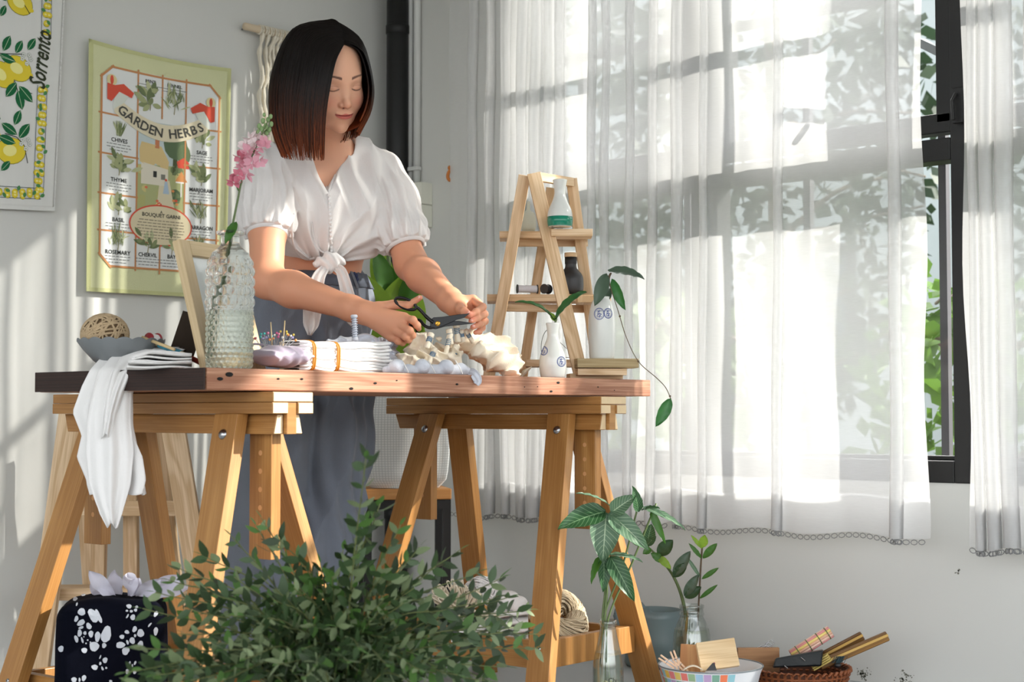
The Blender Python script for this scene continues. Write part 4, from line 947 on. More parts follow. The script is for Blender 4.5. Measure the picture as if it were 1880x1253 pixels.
# ------------------------------------------------------------ hair: a parted bob
COLS = [ # azimuth key: root, crown bulge, widest, jaw, tip
 [(.056,.074,.055),(.042,.099,.016),(.030,.106,-.044),(.020,.102,-.120),(.016,.090,-.212)],
 [(.052,.060,.084),(-.006,.096,.062),(-.026,.114,-.030),(-.034,.110,-.125),(-.028,.096,-.214)],
 [(.038,.030,.116),(-.052,.062,.094),(-.094,.068,-.004),(-.098,.068,-.120),(-.070,.062,-.204)],
 [(.020,.000,.131),(-.064,-.005,.104),(-.113,-.005,-.004),(-.113,.000,-.110),(-.090,.004,-.186)],
 [(.008,-.020,.133),(-.050,-.070,.094),(-.084,-.090,-.008),(-.084,-.082,-.100),(-.068,-.070,-.168)],
 [(.004,-.026,.132),(.004,-.088,.092),(.012,-.118,-.010),(.012,-.105,-.090),(.008,-.085,-.150)],
 [(.014,-.020,.132),(.058,-.070,.094),(.086,-.078,-.010),(.084,-.064,-.080),(.068,-.058,-.134)],
 [(.032,.020,.120),(.086,.004,.084),(.114,.002,-.015),(.110,.000,-.080),(.086,.010,-.134)],
 [(.056,.072,.062),(.096,.058,.044),(.115,.036,-.024),(.109,.030,-.080),(.082,.030,-.136)]]
CA = np.array(COLS)                       # 9 x 5 x 3
def cr1(P, t):                            # catmull along axis 0
    n = len(P)-1; t = min(max(t, 0), 1)*n; i = min(int(t), n-1); u = t-i
    a = P[max(i-1, 0)]; b = P[i]; c = P[i+1]; d = P[min(i+2, n)]
    return .5*((2*b)+(c-a)*u+(2*a-5*b+4*c-d)*u*u+(3*b-a-3*c+d)*u**3)
def hairp(a, s): return cr1(cr1(CA, a), s)
def hw(v): return hp(v[0], v[1], v[2])
HAIRM = attr_mat('hair', rough=.42, spec=.16)
def hcol(s, r=0):
    t = min(1, max(0, (s-.42)/.56))**1.35; c0 = np.array((15, 9, 7)); c1 = np.array((128, 60, 27)); c = c0*(1-t)+c1*t; return tuple((c*(1+r))/255)
q = G(); na, ns = 90, 26; vs = []
for i in range(na+1):
    for j in range(ns+1):
        v = hairp(i/na, j/ns*.88); c = np.array((.0, .0, v[2])); v2 = v+(np.array((0, 0, v[2]))-v)*.035; vs.append(tuple(hw(v2)))
base_n = len(q.v); q.v += vs
for i in range(na):
    for j in range(ns):
        a0 = base_n+i*(ns+1)+j; q.f.append((a0, a0+1, a0+ns+2, a0+ns+1)); q.uv.append(None); q.c.append(hcol(j/ns))
hr = q.obj('hair', HAIRM, wo, smooth=True, solid=.004)
rnd = random.Random(5); q = G()
def ribbon(a, off, wd, s1, jit, var):
    P_ = []
    for j in range(19):
        s = j/18*s1; aa = a+jit*math.sin(s*5+a*40)*.004+jit*.006*s
        v = hairp(min(max(aa, 0), 1), s); e = hairp(min(max(aa+.004, 0), 1), s); dn = e-v; dn /= (np.linalg.norm(dn)+1e-9)
        cen = np.array((.0, -.0, v[2])); outw = v-np.array((0, 0, v[2]*.6)); outw /= np.linalg.norm(outw)+1e-9
        w_ = wd*(1-.75*max(0, (j/18-.6)/.4))*(.25+.75*min(1, j/3)); p = v+outw*(off+.0012)
        P_.append((hw(p-dn*w_), hw(p+outw*.0008), hw(p+dn*w_), s))
    n0 = len(q.v)
    for p in P_: q.v += [tuple(p[0]), tuple(p[1]), tuple(p[2])]
    for j in range(18):
        b0 = n0+j*3
        for k in (0, 1): q.f.append((b0+k, b0+k+1, b0+k+4, b0+k+3)); q.uv.append(None); q.c.append(hcol(P_[j][3], var))
for k in range(1900):
    a = rnd.random()
    ribbon(a, rnd.random()*.0045, .0009+.0011*rnd.random(), .84+.17*rnd.random()+(.05 if rnd.random() < .1 else 0), rnd.gauss(0, 1), rnd.gauss(0, .22))
st = q.obj('hair_strands', HAIRM, hr, smooth=True); st['kind'] = 'stuff'
# ------------------------------------------------------------ scissors in her right hand
sc = thing('scissors', 'black tailor\'s scissors held open in the woman\'s right hand, with a gold pivot screw', 'scissors', W(803, 594, 3.47))
BM = mat('blackened steel', S(20, 20, 22), .32, .15, 30, .1, metal=.3)
Ds = 3.470; nrm_s = -FWD
def sp(px, py, dd=0): return W(px, py, Ds+dd)
def blade(name, pts, th, dd):
    q = G(); n = len(pts); A = [sp(x, y, dd-th/2) for x, y in pts]; B_ = [sp(x, y, dd+th/2) for x, y in pts]
    q.add(A+B_, [tuple(range(n)), tuple(range(2*n-1, n-1, -1))]+[(i, i+n, (i+1) % n+n, (i+1) % n) for i in range(n)]); return q.obj(name, BM, sc, bevel=.0007)
b1 = blade('blade', [(789, 588), (796, 583), (812, 582), (840, 578), (863, 575.5), (852, 584), (838, 588), (815, 598), (800, 603), (790, 600)], .0028, -.0015)
b2 = blade('blade', [(788, 600), (797, 590), (812, 589), (842, 589.5), (871, 594), (848, 597), (818, 600), (800, 605), (790, 604)], .0028, .0018)
q = G(); q.lathe(sp(803.5, 594.5, -.0032), [(.0058, 0), (.0056, .0012), (.004, .0018), (0, .0019)], 20, ax=-FWD); q.obj('pivot_screw', mat('brass', S(196, 150, 62), .3, .1, 30, 0, metal=1), sc, smooth=True)
q = G(); q.box(sp(803.5, 594.5, -.0052), .0068, .0004, .0010, (RGT*.7+UPV*.7), FWD, (UPV*.7-RGT*.7)); q.obj('screw_slot', BLACK, sc)
q = G(); q.tube(catmull([sp(796, 593, -.001), sp(784, 583), sp(772, 570), sp(763, 562), sp(757, 554, .002)], 6), [.0055]*8+[.0048]*8+[.0042]*9, 10, flat=.8); q.obj('shank', BM, sc, smooth=True)
q = G(); q.tube([sp(745+19*math.cos(t)-3*math.sin(t), 558-10*math.sin(t)+5*math.cos(t), .002-.006*math.cos(t)) for t in np.linspace(0, 2*PI, 33)], .0034, 10, cap=False); q.obj('finger_ring', BM, sc, smooth=True)
q = G(); q.tube(catmull([sp(797, 601, .0015), sp(787, 602, .002), sp(778, 597, .004), sp(771, 589, .008), sp(762, 590, .016), sp(754, 600, .024)], 6), .0048, 10, flat=.8); q.obj('shank', BM, sc, smooth=True)
q = G(); q.tube([sp(748+18*math.cos(t), 610-14*math.sin(t), .030+.002*math.cos(t)) for t in np.linspace(0, 2*PI, 29)], .0034, 8, cap=False); q.obj('finger_ring', BM, sc, smooth=True)
# ============================================================ hangings on the left wall
PRINT = attr_mat('printed ink', rough=.9, spec=.1)
def hexc(r, g, b): return (r/255, g/255, b/255)
def flatten(G_, fn, k=.0006):              # map a drawing in (x, y) onto the cloth
    G_.v = [tuple(fn(x, y, k+z)) for x, y, z in G_.v]; return G_
def poly(g, pts, c, z=0):
    n = len(pts); cx = sum(p[0] for p in pts)/n; cy = sum(p[1] for p in pts)/n
    g.add([(cx, cy, z)]+[(x, y, z) for x, y in pts], [(0, i+1, (i+1) % n+1) for i in range(n)], None, c)
def ellp(g, cx, cy, rx, ry, c, a=0, n=14, z=0): poly(g, [(cx+rx*math.cos(t)*math.cos(a)-ry*math.sin(t)*math.sin(a), cy+rx*math.cos(t)*math.sin(a)+ry*math.sin(t)*math.cos(a)) for t in [2*PI*k/n for k in range(n)]], c, z)
def line(g, pts, w_, c, z=0):
    for (x0, y0), (x1, y1) in zip(pts, pts[1:]):
        dx, dy = x1-x0, y1-y0; l = math.hypot(dx, dy) or 1; nx, ny = -dy/l*w_/2, dx/l*w_/2
        n = max(1, int(l/.04)); 
        for k in range(n):
            a, b = k/n, (k+1)/n
            g.add([(x0+dx*a-nx, y0+dy*a-ny, z), (x0+dx*b-nx, y0+dy*b-ny, z), (x0+dx*b+nx, y0+dy*b+ny, z), (x0+dx*a+nx, y0+dy*a+ny, z)], [(0,1,2,3)], None, c)
def leafp(g, x, y, a, L_, w_, c, z=0, vein=None):
    P_ = [(x+math.cos(a)*L_*t-math.sin(a)*w_*s*math.sin(PI*t)**.8, y+math.sin(a)*L_*t+math.cos(a)*w_*s*math.sin(PI*t)**.8) for s, ts in ((1, (0, .2, .4, .6, .8, 1)), (-1, (.8, .6, .4, .2))) for t in ts]
    poly(g, P_, c, z)
    if vein: line(g, [(x, y), (x+math.cos(a)*L_*.95, y+math.sin(a)*L_*.95)], w_*.10, vein, z+.0002)
def textmesh(txt, size, shear=0):
    cu = bpy.data.curves.new('t', 'FONT'); cu.body = txt; cu.size = size; cu.align_x = 'CENTER'; cu.shear = shear; cu.resolution_u = 2; cu.offset = size*.018
    o = bpy.data.objects.new('t', cu); COL.objects.link(o); dg = bpy.context.evaluated_depsgraph_get(); me = bpy.data.meshes.new_from_object(o.evaluated_get(dg))
    vs = [tuple(v.co) for v in me.vertices]; fs = [tuple(p.vertices) for p in me.polygons]
    bpy.data.objects.remove(o); bpy.data.curves.remove(cu); bpy.data.meshes.remove(me); return vs, fs
def text(g, txt, x, y, size, c, rot=0, z=.0004, sx=1, arc=None, shear=0):
    vs, fs = textmesh(txt, size, shear); out = []
    for vx, vy, _ in vs:
        vx *= sx
        if arc: out.append((x+vx, y+vy+arc(vx), z))
        else: out.append((x+vx*math.cos(rot)-vy*math.sin(rot), y+vx*math.sin(rot)+vy*math.cos(rot), z))
    g.add(out, fs, None, c)
def cloth_frame(TLp, TRp, BLp, BRp, gap, sag=.0, wave=.004):
    X = WX0+gap; tl, tr_, bl_, br_ = [onX(*p, X) for p in (TLp, TRp, BLp, BRp)]
    def fn(s, t, off=0):                   # s 0..1 across, t 0..1 down
        p = tl.lerp(tr_, s).lerp(bl_.lerp(br_, s), t)
        dz = -sag*4*s*(1-s)*(1-t)
        x = wave*(math.sin(s*9+t*3)*.5+math.sin(s*4.1-t*5+1))*(.3+.7*t)+.5*wave*math.sin(s*21+t*2)
        return Vector((p.x+x+off, p.y, p.z+dz))
    return fn, (tr_-tl).length, (bl_-tl).length
GREEN = mat('pale green linen', S(210, 212, 168), .9, .05, 8, .4, 500)
LINEN = mat('white linen towel', S(226, 226, 222), .92, .03, 6, .5, 500, stretch=(1, 6, .6))
fn, w1_, h1_ = cloth_frame((163, 71), (424, 126), (158, 535), (414, 549), .022, .010, .0004)
o = thing('tea_towel', 'pale green tea towel printed GARDEN HERBS hanging on the left wall', 'towel', fn(.5, 1), 'tea towels on the left wall')
q = G(); q.grid(lambda i, j: fn(i, j), 41, 61); q.obj('cloth', GREEN, o, smooth=True, solid=.0012)
for a0, a1, b0, b1 in ((0, .028, 0, 1), (.972, 1, 0, 1), (0, 1, 0, .016), (0, 1, .984, 1)):
    q = G(); q.grid(lambda i, j: fn(a0+(a1-a0)*i, b0+(b1-b0)*j, .0016), 3 if a1-a0 < .1 else 60, 3 if b1-b0 < .1 else 60); q.obj('hem', mat('green towel hem', S(196, 198, 144), .9, .08, 30, .5, 400), o, smooth=True)
# art in units of the cloth: x 0..1, y 0..1.55 downwards
def art_map(x, y, k): return fn(x, y/1.55, .0014+k*2.2)
g = G(); r_ = random.Random(3)
def Tt(g_, txt, x, y, s, c, **k):          # y grows downwards here, so flip the glyphs
    vs, fs = textmesh(txt, s); arc = k.get('arc'); sx = k.get('sx', 1)
    g_.add([(x+vx*sx, y-vy-(arc(vx*sx) if arc else 0), k.get('z', .0006)) for vx, vy, _ in vs], [tuple(reversed(f)) for f in fs], None, c)
CW, CO, CT, CG1, CG2, CR = hexc(226,228,226), hexc(196,140,96), hexc(60,62,60), hexc(132,142,104), hexc(164,170,128), hexc(214,92,74)
# oblong field with clipped corners
x0, x1, y0, y1 = .085, .915, .135, 1.385
poly(g, [(x0+.07, y0), (x1-.07, y0), (x1, y0+.07), (x1, y1-.07), (x1-.07, y1), (x0+.07, y1), (x0, y1-.07), (x0, y0+.07)], CW, 0)
CX = [x0, x0+.245, .5, x1-.245, x1]; RY = [y0, y0+.30, y0+.55, y0+.80, y0+1.03, y1]
# the cottage garden in the middle
mx0, mx1, my0, my1 = CX[1], CX[3], y0+.30, y0+.98
poly(g, [(mx0, my0), (mx1, my0), (mx1, my1), (mx0, my1)], hexc(192,204,204), .0001)
poly(g, [(mx0, .72), (mx1, .70), (mx1, my1), (mx0, my1)], hexc(172,176,128), .00015)
for k in range(34):
    xx = mx0+.03+(mx1-mx0-.06)*r_.random(); yy = .52+.55*r_.random(); c = r_.choice([hexc(96,112,84), hexc(140,146,100), hexc(176,176,120), hexc(118,132,96), hexc(200,190,130)])
    if .40 < xx < .62 and yy < .72: continue
    ellp(g, xx, yy, .03+.02*r_.random(), .025+.02*r_.random(), c, 0, 9, .0002)
ellp(g, .60, .56, .085, .10, hexc(98,116,88), 0, 12, .00025); poly(g, [(.585, .62), (.615, .62), (.62, .76), (.58, .76)], hexc(90,96,70), .0002)
ellp(g, .66, .62, .05, .07, hexc(108,124,92), 0, 12, .00026)
poly(g, [(.345, .62), (.36, .57), (.50, .585), (.555, .68), (.55, .73), (.49, .72), (.46, .70), (.43, .73), (.35, .70)], hexc(214,190,138), .0003)
poly(g, [(.36, .70), (.55, .73), (.55, .84), (.36, .84)], hexc(220,214,196), .00028); poly(g, [(.445, .75), (.47, .75), (.47, .79), (.445, .79)], CT, .00034); poly(g, [(.50, .765), (.53, .765), (.53, .80), (.50, .80)], hexc(130,130,120), .00034)
poly(g, [(.455, .545), (.485, .545), (.485, .60), (.455, .60)], hexc(196,130,96), .00034)
poly(g, [(.61, .67), (.66, .64), (.70, .67), (.70, .71), (.62, .71)], CR, .00034); poly(g, [(.645, .73), (.69, .80), (.60, .80)], hexc(214,150,96), .0004); line(g, [(.645, .80), (.645, .90)], .008, hexc(228,226,220), .0004); line(g, [(.605, .805), (.685, .805)], .010, hexc(236,234,228), .00042)
poly(g, [(.49, .82), (.56, .80), (.62, 1.08), (.46, 1.10)], hexc(216,206,176), .0003)
ellp(g, .535, .80, .009, .009, CR, 0, 8, .0005); poly(g, [(.528, .81), (.545, .81), (.56, .89), (.515, .89)], hexc(172,190,206), .0005)
for k in range(9): ellp(g, .49+.016*math.cos(k*.7), .975+.022*math.sin(k*.7), .006, .006, CR, 0, 7, .0005)
for k in range(14): ellp(g, .35+.30*r_.random(), .86+.2*r_.random(), .012, .009, r_.choice([CR, hexc(222,150,96), hexc(226,206,140), hexc(214,120,90)]), 0, 6, .00045)
# frame canes
for x in (CX[0], CX[4]): line(g, [(x, y0+.06), (x, y1-.06)], .013, CO, .0005)
for y in (y0, y1): line(g, [(x0+.06, y), (x1-.06, y)], .013, CO, .0005)
for a in (((x0-.01, y0+.08), (x0+.08, y0-.01)), ((x1+.01, y0+.08), (x1-.08, y0-.01)), ((x0-.01, y1-.08), (x0+.08, y1+.01)), ((x1+.01, y1-.08), (x1-.08, y1+.01))): line(g, list(a), .014, CO, .0006)
for x in (CX[1], CX[3]): line(g, [(x, y0-.02), (x, y1+.02)], .011, CO, .0005)
line(g, [(.5, y0-.02), (.5, y0+.27)], .011, CO, .0005); line(g, [(.5, y1-.26), (.5, y1+.03)], .011, CO, .0005)
for y in RY[1:5]:
    line(g, [(x0-.02, y), (CX[1]+.01, y)], .011, CO, .0005); line(g, [(CX[3]-.01, y), (x1+.02, y)], .011, CO, .0005)
def herb(cx, cy, sc_, kind):
    rr = random.Random(int(cx*100+cy*1000)); n = {0: 26, 1: 34, 2: 20, 3: 16}[kind]
    for k in range(n):
        a = -PI/2+rr.gauss(0, .75 if kind != 1 else .45); L_ = sc_*(.35+.5*rr.random()) if kind != 2 else sc_*.95
        x_, y_ = cx+rr.gauss(0, sc_*.22), cy+sc_*.25-rr.random()*sc_*.75
        if kind == 2: x_, y_ = cx+rr.gauss(0, sc_*.12), cy+sc_*.5; a = -PI/2+rr.gauss(0, .28)
        leafp(g, x_, y_, a, L_, sc_*(.13 if kind in (0, 3) else .035), rr.choice([CG1, CG2, hexc(110,122,88), hexc(186,190,150)]), .0006+.00002*k)
    line(g, [(cx, cy+sc_*.45), (cx+.01, cy-sc_*.3)], .005, hexc(150,140,96), .0006)
def cell(name, cx, top, kind, hh=.24, ty_=.155):
    herb(cx, top+.078, .108, kind); Tt(g, name, cx, top+hh-.072, .036, CT, sx=.95)
    for k in range(3): 
        wv = .085-.02*(k == 2); xs = cx-wv
        while xs < cx+wv-.01: l = .012+.016*r_.random(); line(g, [(xs, top+hh-.058+k*.019), (min(xs+l, cx+wv), top+hh-.058+k*.019)], .0045, hexc(128,130,128), .0006); xs += l+.006
lx, rx = (CX[0]+CX[1])/2, (CX[3]+CX[4])/2
for nm, cx, top, kd in (('CHIVES', lx, RY[1]+.0, 2), ('THYME', lx, RY[2], 0), ('BASIL', lx, RY[3], 3), ('SAGE', rx, RY[1], 3), ('MARJORAM', rx, RY[2], 0), ('TARRAGON', rx, RY[3], 1)): cell(nm, cx, top, kd)
for nm, cx, kd in (('ROSEMARY', lx, 1), ('CHERVIL', (CX[1]+.5)/2, 0), ('BAY', (CX[3]+.5)/2, 3), ('DILL', rx, 1)):
    if nm != 'DILL': cell(nm, cx, RY[4]-.01, kd, .225)
    else: herb(cx, RY[4]+.085, .10, kd)
for nm, cx, kd in (('MINT', (CX[1]+.5)/2, 3), ('FENNEL', (CX[3]+.5)/2, 1)):
    Tt(g, nm, cx, y0+.05, .030, CT); herb(cx, y0+.17, .13, kd)
    for k in range(2): line(g, [(cx-.09, y0+.066+k*.018), (cx+.09-.03*k, y0+.066+k*.018)], .0045, hexc(140,142,140), .0006)
# oval panel and scroll banner
ellp(g, .505, y0+.965, .225, .135, CR, 0, 36, .0008); ellp(g, .505, y0+.965, .215, .125, hexc(220,208,176), 0, 36, .0009)
Tt(g, 'A', .505, y0+.885, .024, CT, z=.0012); Tt(g, 'BOUQUET GARNI', .505, y0+.912, .034, CT, z=.0012)
for k in range(7):
    wv = .17*math.sqrt(max(.1, 1-((k-2.2)/5.6)**2)); xs = .505-wv
    while xs < .505+wv-.01: l = .014+.02*r_.random(); line(g, [(xs, y0+.935+k*.019), (min(xs+l, .505+wv), y0+.935+k*.019)], .005, hexc(140,130,112), .0012); xs += l+.006
ar = lambda t: .36+.19*math.sin(PI*t)*1.0
BA = lambda t: (.17+.66*t, y0+.19+.155*math.sin(PI*(.08+.84*t))+.03*t)
for k in range(24):
    (xa, ya_), (xb, yb_) = BA(k/24), BA((k+1)/24); g.add([(xa, ya_-.055, .001), (xb, yb_-.055, .001), (xb, yb_+.055, .001), (xa, ya_+.055, .001)], [(0,1,2,3)], None, hexc(222,212,184))
for sx_, s_ in ((.17, 1), (.83, -1)):
    yb2 = BA(0 if s_ > 0 else 1)[1]
    poly(g, [(sx_-.01*s_, yb2+.04), (sx_+.07*s_, yb2-.02), (sx_+.12*s_, yb2-.10), (sx_+.05*s_, yb2-.135), (sx_+.0*s_, yb2-.05)], hexc(214,218,208), .0011)
    poly(g, [(sx_-.05*s_, yb2-.12), (sx_+.0*s_, yb2-.115), (sx_+.06*s_, yb2-.135), (sx_+.13*s_, yb2-.09), (sx_+.115*s_, yb2-.055), (sx_+.07*s_, yb2-.10), (sx_+.02*s_, yb2-.075), (sx_-.02*s_, yb2-.01), (sx_-.05*s_, yb2-.02)], CR, .0013)
    ellp(g, sx_-.02*s_, yb2-.145, .035, .035, hexc(222,208,160), 0, 14, .0012); ellp(g, sx_-.02*s_, yb2-.145, .012, .03, CR, 0, 10, .0014)
for k, ch in enumerate('GARDEN HERBS'):
    if ch == ' ': continue
    t = .085+.83*k/11; bx_, by_ = BA(t); vs, fs = textmesh(ch, .085); sl = math.atan2(BA(t+.01)[1]-BA(t-.01)[1], BA(t+.01)[0]-BA(t-.01)[0])
    g.add([(bx_+vx*math.cos(sl)+(vy-.03)*math.sin(sl), by_+vx*math.sin(sl)-(vy-.03)*math.cos(sl), .0017) for vx, vy, _ in vs], [tuple(reversed(f)) for f in fs], None, hexc(84,84,80))
flatten(g, art_map, 0); g.obj('print', PRINT, o)
# ---- lemon towel
fn2, w2_, h2_ = cloth_frame((-70, -100), (121, -60), (-84, 380), (100, 388), .016, .0, .0004)
o = thing('tea_towel', 'white lemon tea towel printed Sorrento at the left edge of the photo', 'towel', fn2(.5, 1), 'tea towels on the left wall')
q = G(); q.grid(lambda i, j: fn2(i, j), 31, 41); q.obj('cloth', LINEN, o, smooth=True, solid=.0012)
q = G(); q.grid(lambda i, j: fn2(.985+.015*i, j, .002+.0006*math.sin(j*420)), 3, 300); q.obj('hem', LINEN, o, smooth=True)
q = G(); q.grid(lambda i, j: fn2(i, .985+.015*j, .002), 60, 3); q.obj('hem', LINEN, o, smooth=True)
g = G(); S2 = onX(100, 388, WX0+.016)
def px2(px, py): p = onX(px, py, WX0+.016); return (p.y, p.z)
YL, YEL, YEL2, INK, LG, LG2 = None, hexc(226,204,66), hexc(240,232,150), hexc(52,58,54), hexc(40,104,66), hexc(84,140,86)
tl, tr_, bl_, br_ = [fn2(a, b) for a, b in ((0,0), (1,0), (0,1), (1,1))]
def map2(x, y, k): # x=world Y, y=world Z, bend with the cloth
    t = (tl.z-y)/(tl.z-bl_.z); s = (x-tl.y)/(tr_.y-tl.y); p = fn2(min(max(s, 0), 1), min(max(t, 0), 1)); return Vector((p.x+.0016+k*2, x, y))
def P2(px, py): return px2(px, py)
def lemon(cx, cy, r, a):
    c = P2(cx, cy); R_ = r/2880*4.35*1.25
    ellp(g, c[0], c[1], R_*1.08, R_*.90, hexc(150,140,60), a, 20, 0); ellp(g, c[0], c[1], R_*1.03, R_*.85, YEL, a, 20, .0002); ellp(g, c[0]-R_*.1, c[1], R_*.5, R_*.38, YEL2, a, 14, .0004)
    ellp(g, c[0]+R_*1.02*math.cos(a), c[1]+R_*1.02*math.sin(a), R_*.2, R_*.16, YEL, a, 10, .0001)
def lf(px, py, ang, L_):
    c = P2(px, py); leafp(g, c[0], c[1], ang, L_/2880*4.35*1.2, L_/2880*4.35*.30, LG, .0003, hexc(190,214,180))
def stem2(*p): line(g, [P2(*a) for a in p], .0022, INK, .0003)
def blossom(px, py):
    c = P2(px, py)
    for k in range(5):
        cc = (c[0]+.013*math.cos(k*2.4), c[1]+.014*math.sin(k*2.4))
        for j in range(5): ellp(g, cc[0]+.004*math.cos(j*1.26), cc[1]+.004*math.sin(j*1.26), .0034, .0034, hexc(150,156,146), 0, 7, .0002); ellp(g, cc[0]+.004*math.cos(j*1.26), cc[1]+.004*math.sin(j*1.26), .0024, .0024, hexc(228,230,224), 0, 7, .0004)
lemon(32, 126, 21, -.3); lemon(3, 137, 20, -.7); lemon(20, 277, 22, .2); lemon(36, 5, 20, -.4); lemon(-30, 250, 22, .2); lemon(-40, 100, 22, -.3)
stem2((-20, 96), (10, 99), (42, 100)); stem2((26, 148), (32, 168), (58, 172)); stem2((8, 245), (30, 252), (44, 268), (50, 300)); stem2((40, 2), (54, 26))
for a in ((5, 94, 1.15, 28), (28, 98, 1.1, 24), (50, 92, 1.0, 24), (0, 104, -.15, 26), (24, 112, 2.9, 24), (30, 152, -2.2, 30), (34, 158, -.75, 32), (32, 166, -1.3, 30), (58, 172, -.6, 1),
          (26, 230, 1.2, 26), (2, 226, -.5, 30), (34, 254, .95, 30), (-4, 250, -.25, 30), (18, 296, -2.3, 22), (10, 10, -2.0, 20), (12, 2, 2.5, 20), (-30, 200, -.4, 30), (-40, 160, .3, 30)): lf(*a)
blossom(48, 108); blossom(46, 264)
def strip2(a, b, w_):
    a = np.array(P2(*a)); b = np.array(P2(*b)); d = b-a; L_ = np.hypot(*d); d /= L_; n_ = np.array((-d[1], d[0])); m = int(L_/.022); rr = random.Random(9)
    for sgn in (-1, 1): line(g, [tuple(a+n_*sgn*w_/2), tuple(b+n_*sgn*w_/2)], .0016, hexc(70,84,92), .0003)
    for k in range(m):
        for sg in (-.25, .22):
            c = a+d*((k+.5)*L_/m)+n_*w_*sg*rr.random()*1.4; ellp(g, c[0], c[1], .0105, .0088, hexc(176,164,64), rr.random()*3, 9, .0003); ellp(g, c[0], c[1], .0092, .0078, YEL, rr.random()*3, 9, .0004); ellp(g, c[0], c[1], .004, .003, YEL2, 0, 7, .0005)
        c = a+d*((k+.1)*L_/m)+n_*w_*(rr.random()-.5)*.7; leafp(g, c[0], c[1], rr.random()*6, .016, .005, LG2, .0006)
strip2((86, -46), (84, 68), .030); strip2((77, 158), (70, 356), .030); strip2((74, 356), (-80, 348), .030)
vs, fs = textmesh('Sorrento', .072, .35); a = np.array(P2(80, 112)); b = np.array(P2(86, 64)); d = (b-a)/np.hypot(*(b-a)); n_ = np.array((-d[1], d[0]))
g.add([(a[0]+d[0]*vx*.62+n_[0]*(vy-.012)*1.0, a[1]+d[1]*vx*.62+n_[1]*(vy-.012)*1.0, .0006) for vx, vy, _ in vs], fs, None, hexc(60,66,50))
flatten(g, map2, 0); g.obj('print', PRINT, o)
# ---- macrame on a dowel
ROPE = mat('cotton rope', S(226, 218, 200), .9, .08, 60, .5, 500)
Xd = WX0+.03; d0, d1 = onX(449, 48, Xd), onX(640, 92, Xd)
o = thing('macrame', 'cream knotted macrame hanging from a wooden dowel behind the woman\'s head', 'wall hanging', d0)
q = G(); q.tube([d0, d1], .0115, 16); q.obj('dowel', wood('pale dowel', S(206, 186, 156), S(226, 208, 180), .6, 8, 4), o, smooth=True)
dd = (d1-d0).normalized()
for px in (455, 625):
    p = onX(px, 50+(px-449)*.23, Xd); q = G(); q.tube([p-Vector((.03, 0, 0)), p], .003, 6); q.obj('nail', STEEL, o)
for k in range(11):
    px = 478+k*9; p = onX(px, 56+(px-484)*.23, Xd); cx_ = p+UPV*0
    q = G()
    for off in (-.004, .004): q.tube([cx_+dd*off+Vector((.0135*math.cos(t), 0, .0135*math.sin(t))) for t in np.linspace(0, 2*PI, 13)], .0034, 6, cap=False)
    q.obj('loop', ROPE, o, smooth=True)
    for s in (-1, 1):
        q = G(); L0 = [.66, .5, .42, .5, .4][k % 5]; n = 46; pts = []
        for j in range(n):
            t = j/(n-1); zz = -.012-t*(.56 if k < 2 else .40); sw = .010*math.sin(t*26+s*1.57+(k % 2)*.5)*s
            drift = (.03*math.sin(t*9+k) if k > 0 else 0); pts.append(p+Vector((.004+.004*math.cos(t*26)*s, 0, zz))+dd*(sw*.6+drift*(.35 if k > 1 else .15)))
        q.tube(pts, [.0055+.0015*math.sin(j*1.7) for j in range(n)], 6); q.obj('cord', ROPE, o, smooth=True)
# ============================================================ things on the table
ZT1_ = TZ
def onT(px, v, d=0):                       # the table-top point in plane v seen in column px
    p = TP(px, 680, v); return Vector((p.x, p.y, TZ+d))
# picture frame with its back stand
FRW = wood('pale frame wood', S(196, 172, 132), S(222, 200, 164), .55, 10, 6)
o = thing('picture_frame', 'pale wooden picture frame leaning on its dark easel stand beside the glass bottle', 'picture frame', onT(360, .20))
vF = .09
bl0 = TP(374, 671, .10); bl0.z = TZ+.001; tl0 = TP(322, 441, .165)
upd = (tl0-bl0); 
f_r = (RGT*.46+FWD*.89).normalized()      # width direction, receding
upd = upd - f_r*upd.dot(f_r)*0
hgt = upd.length; un = upd.normalized(); nf = un.cross(f_r).normalized(); 
if nf.dot(FWD) > 0: nf = -nf
wid_ = .185; th = .018; bw_ = .030
for nm, a, b in (('side_rail', bl0, tl0), ('side_rail', bl0+f_r*(wid_-bw_), tl0+f_r*(wid_-bw_))):
    q = G(); q.beam(a+f_r*bw_/2, b+f_r*bw_/2, bw_, th, side=f_r); q.obj(nm, FRW, o, bevel=.0015)
for t in (0, 1):
    a = bl0+un*(bw_/2 if t == 0 else hgt-bw_/2); q = G(); q.beam(a+f_r*bw_, a+f_r*(wid_-bw_), bw_, th, side=un); q.obj('cross_rail', FRW, o, bevel=.0015)
q = G(); c0 = bl0+un*hgt/2+f_r*wid_/2-nf*.002; q.box(c0, wid_-2*bw_+.004, hgt-2*bw_+.004, .002, f_r, un, nf); q.obj('picture', mat('white card', S(226, 228, 226), .6, .03, 6, 0), o)
q = G(); c0 = c0+nf*.003; q.box(c0, wid_-2*bw_+.002, hgt-2*bw_+.002, .001, f_r, un, nf); q.obj('glass', GLASS, o)
q = G(); c0 = bl0+un*hgt/2+f_r*wid_/2-nf*.0095; q.box(c0, wid_-.006, hgt-.006, .002, f_r, un, nf); q.obj('backing', mat('dark backing board', S(58, 46, 34), .8, .1, 20, .2), o)
sa = TP(352, 570, .20); sb = onT(322, .30, .002); q = G(); q.beam(TP(358, 578, .19), Vector((sb.x, sb.y, TZ+.001)), .048, .003, side=RGT); q.obj('stand', bpy.data.materials['dark backing board'], o)
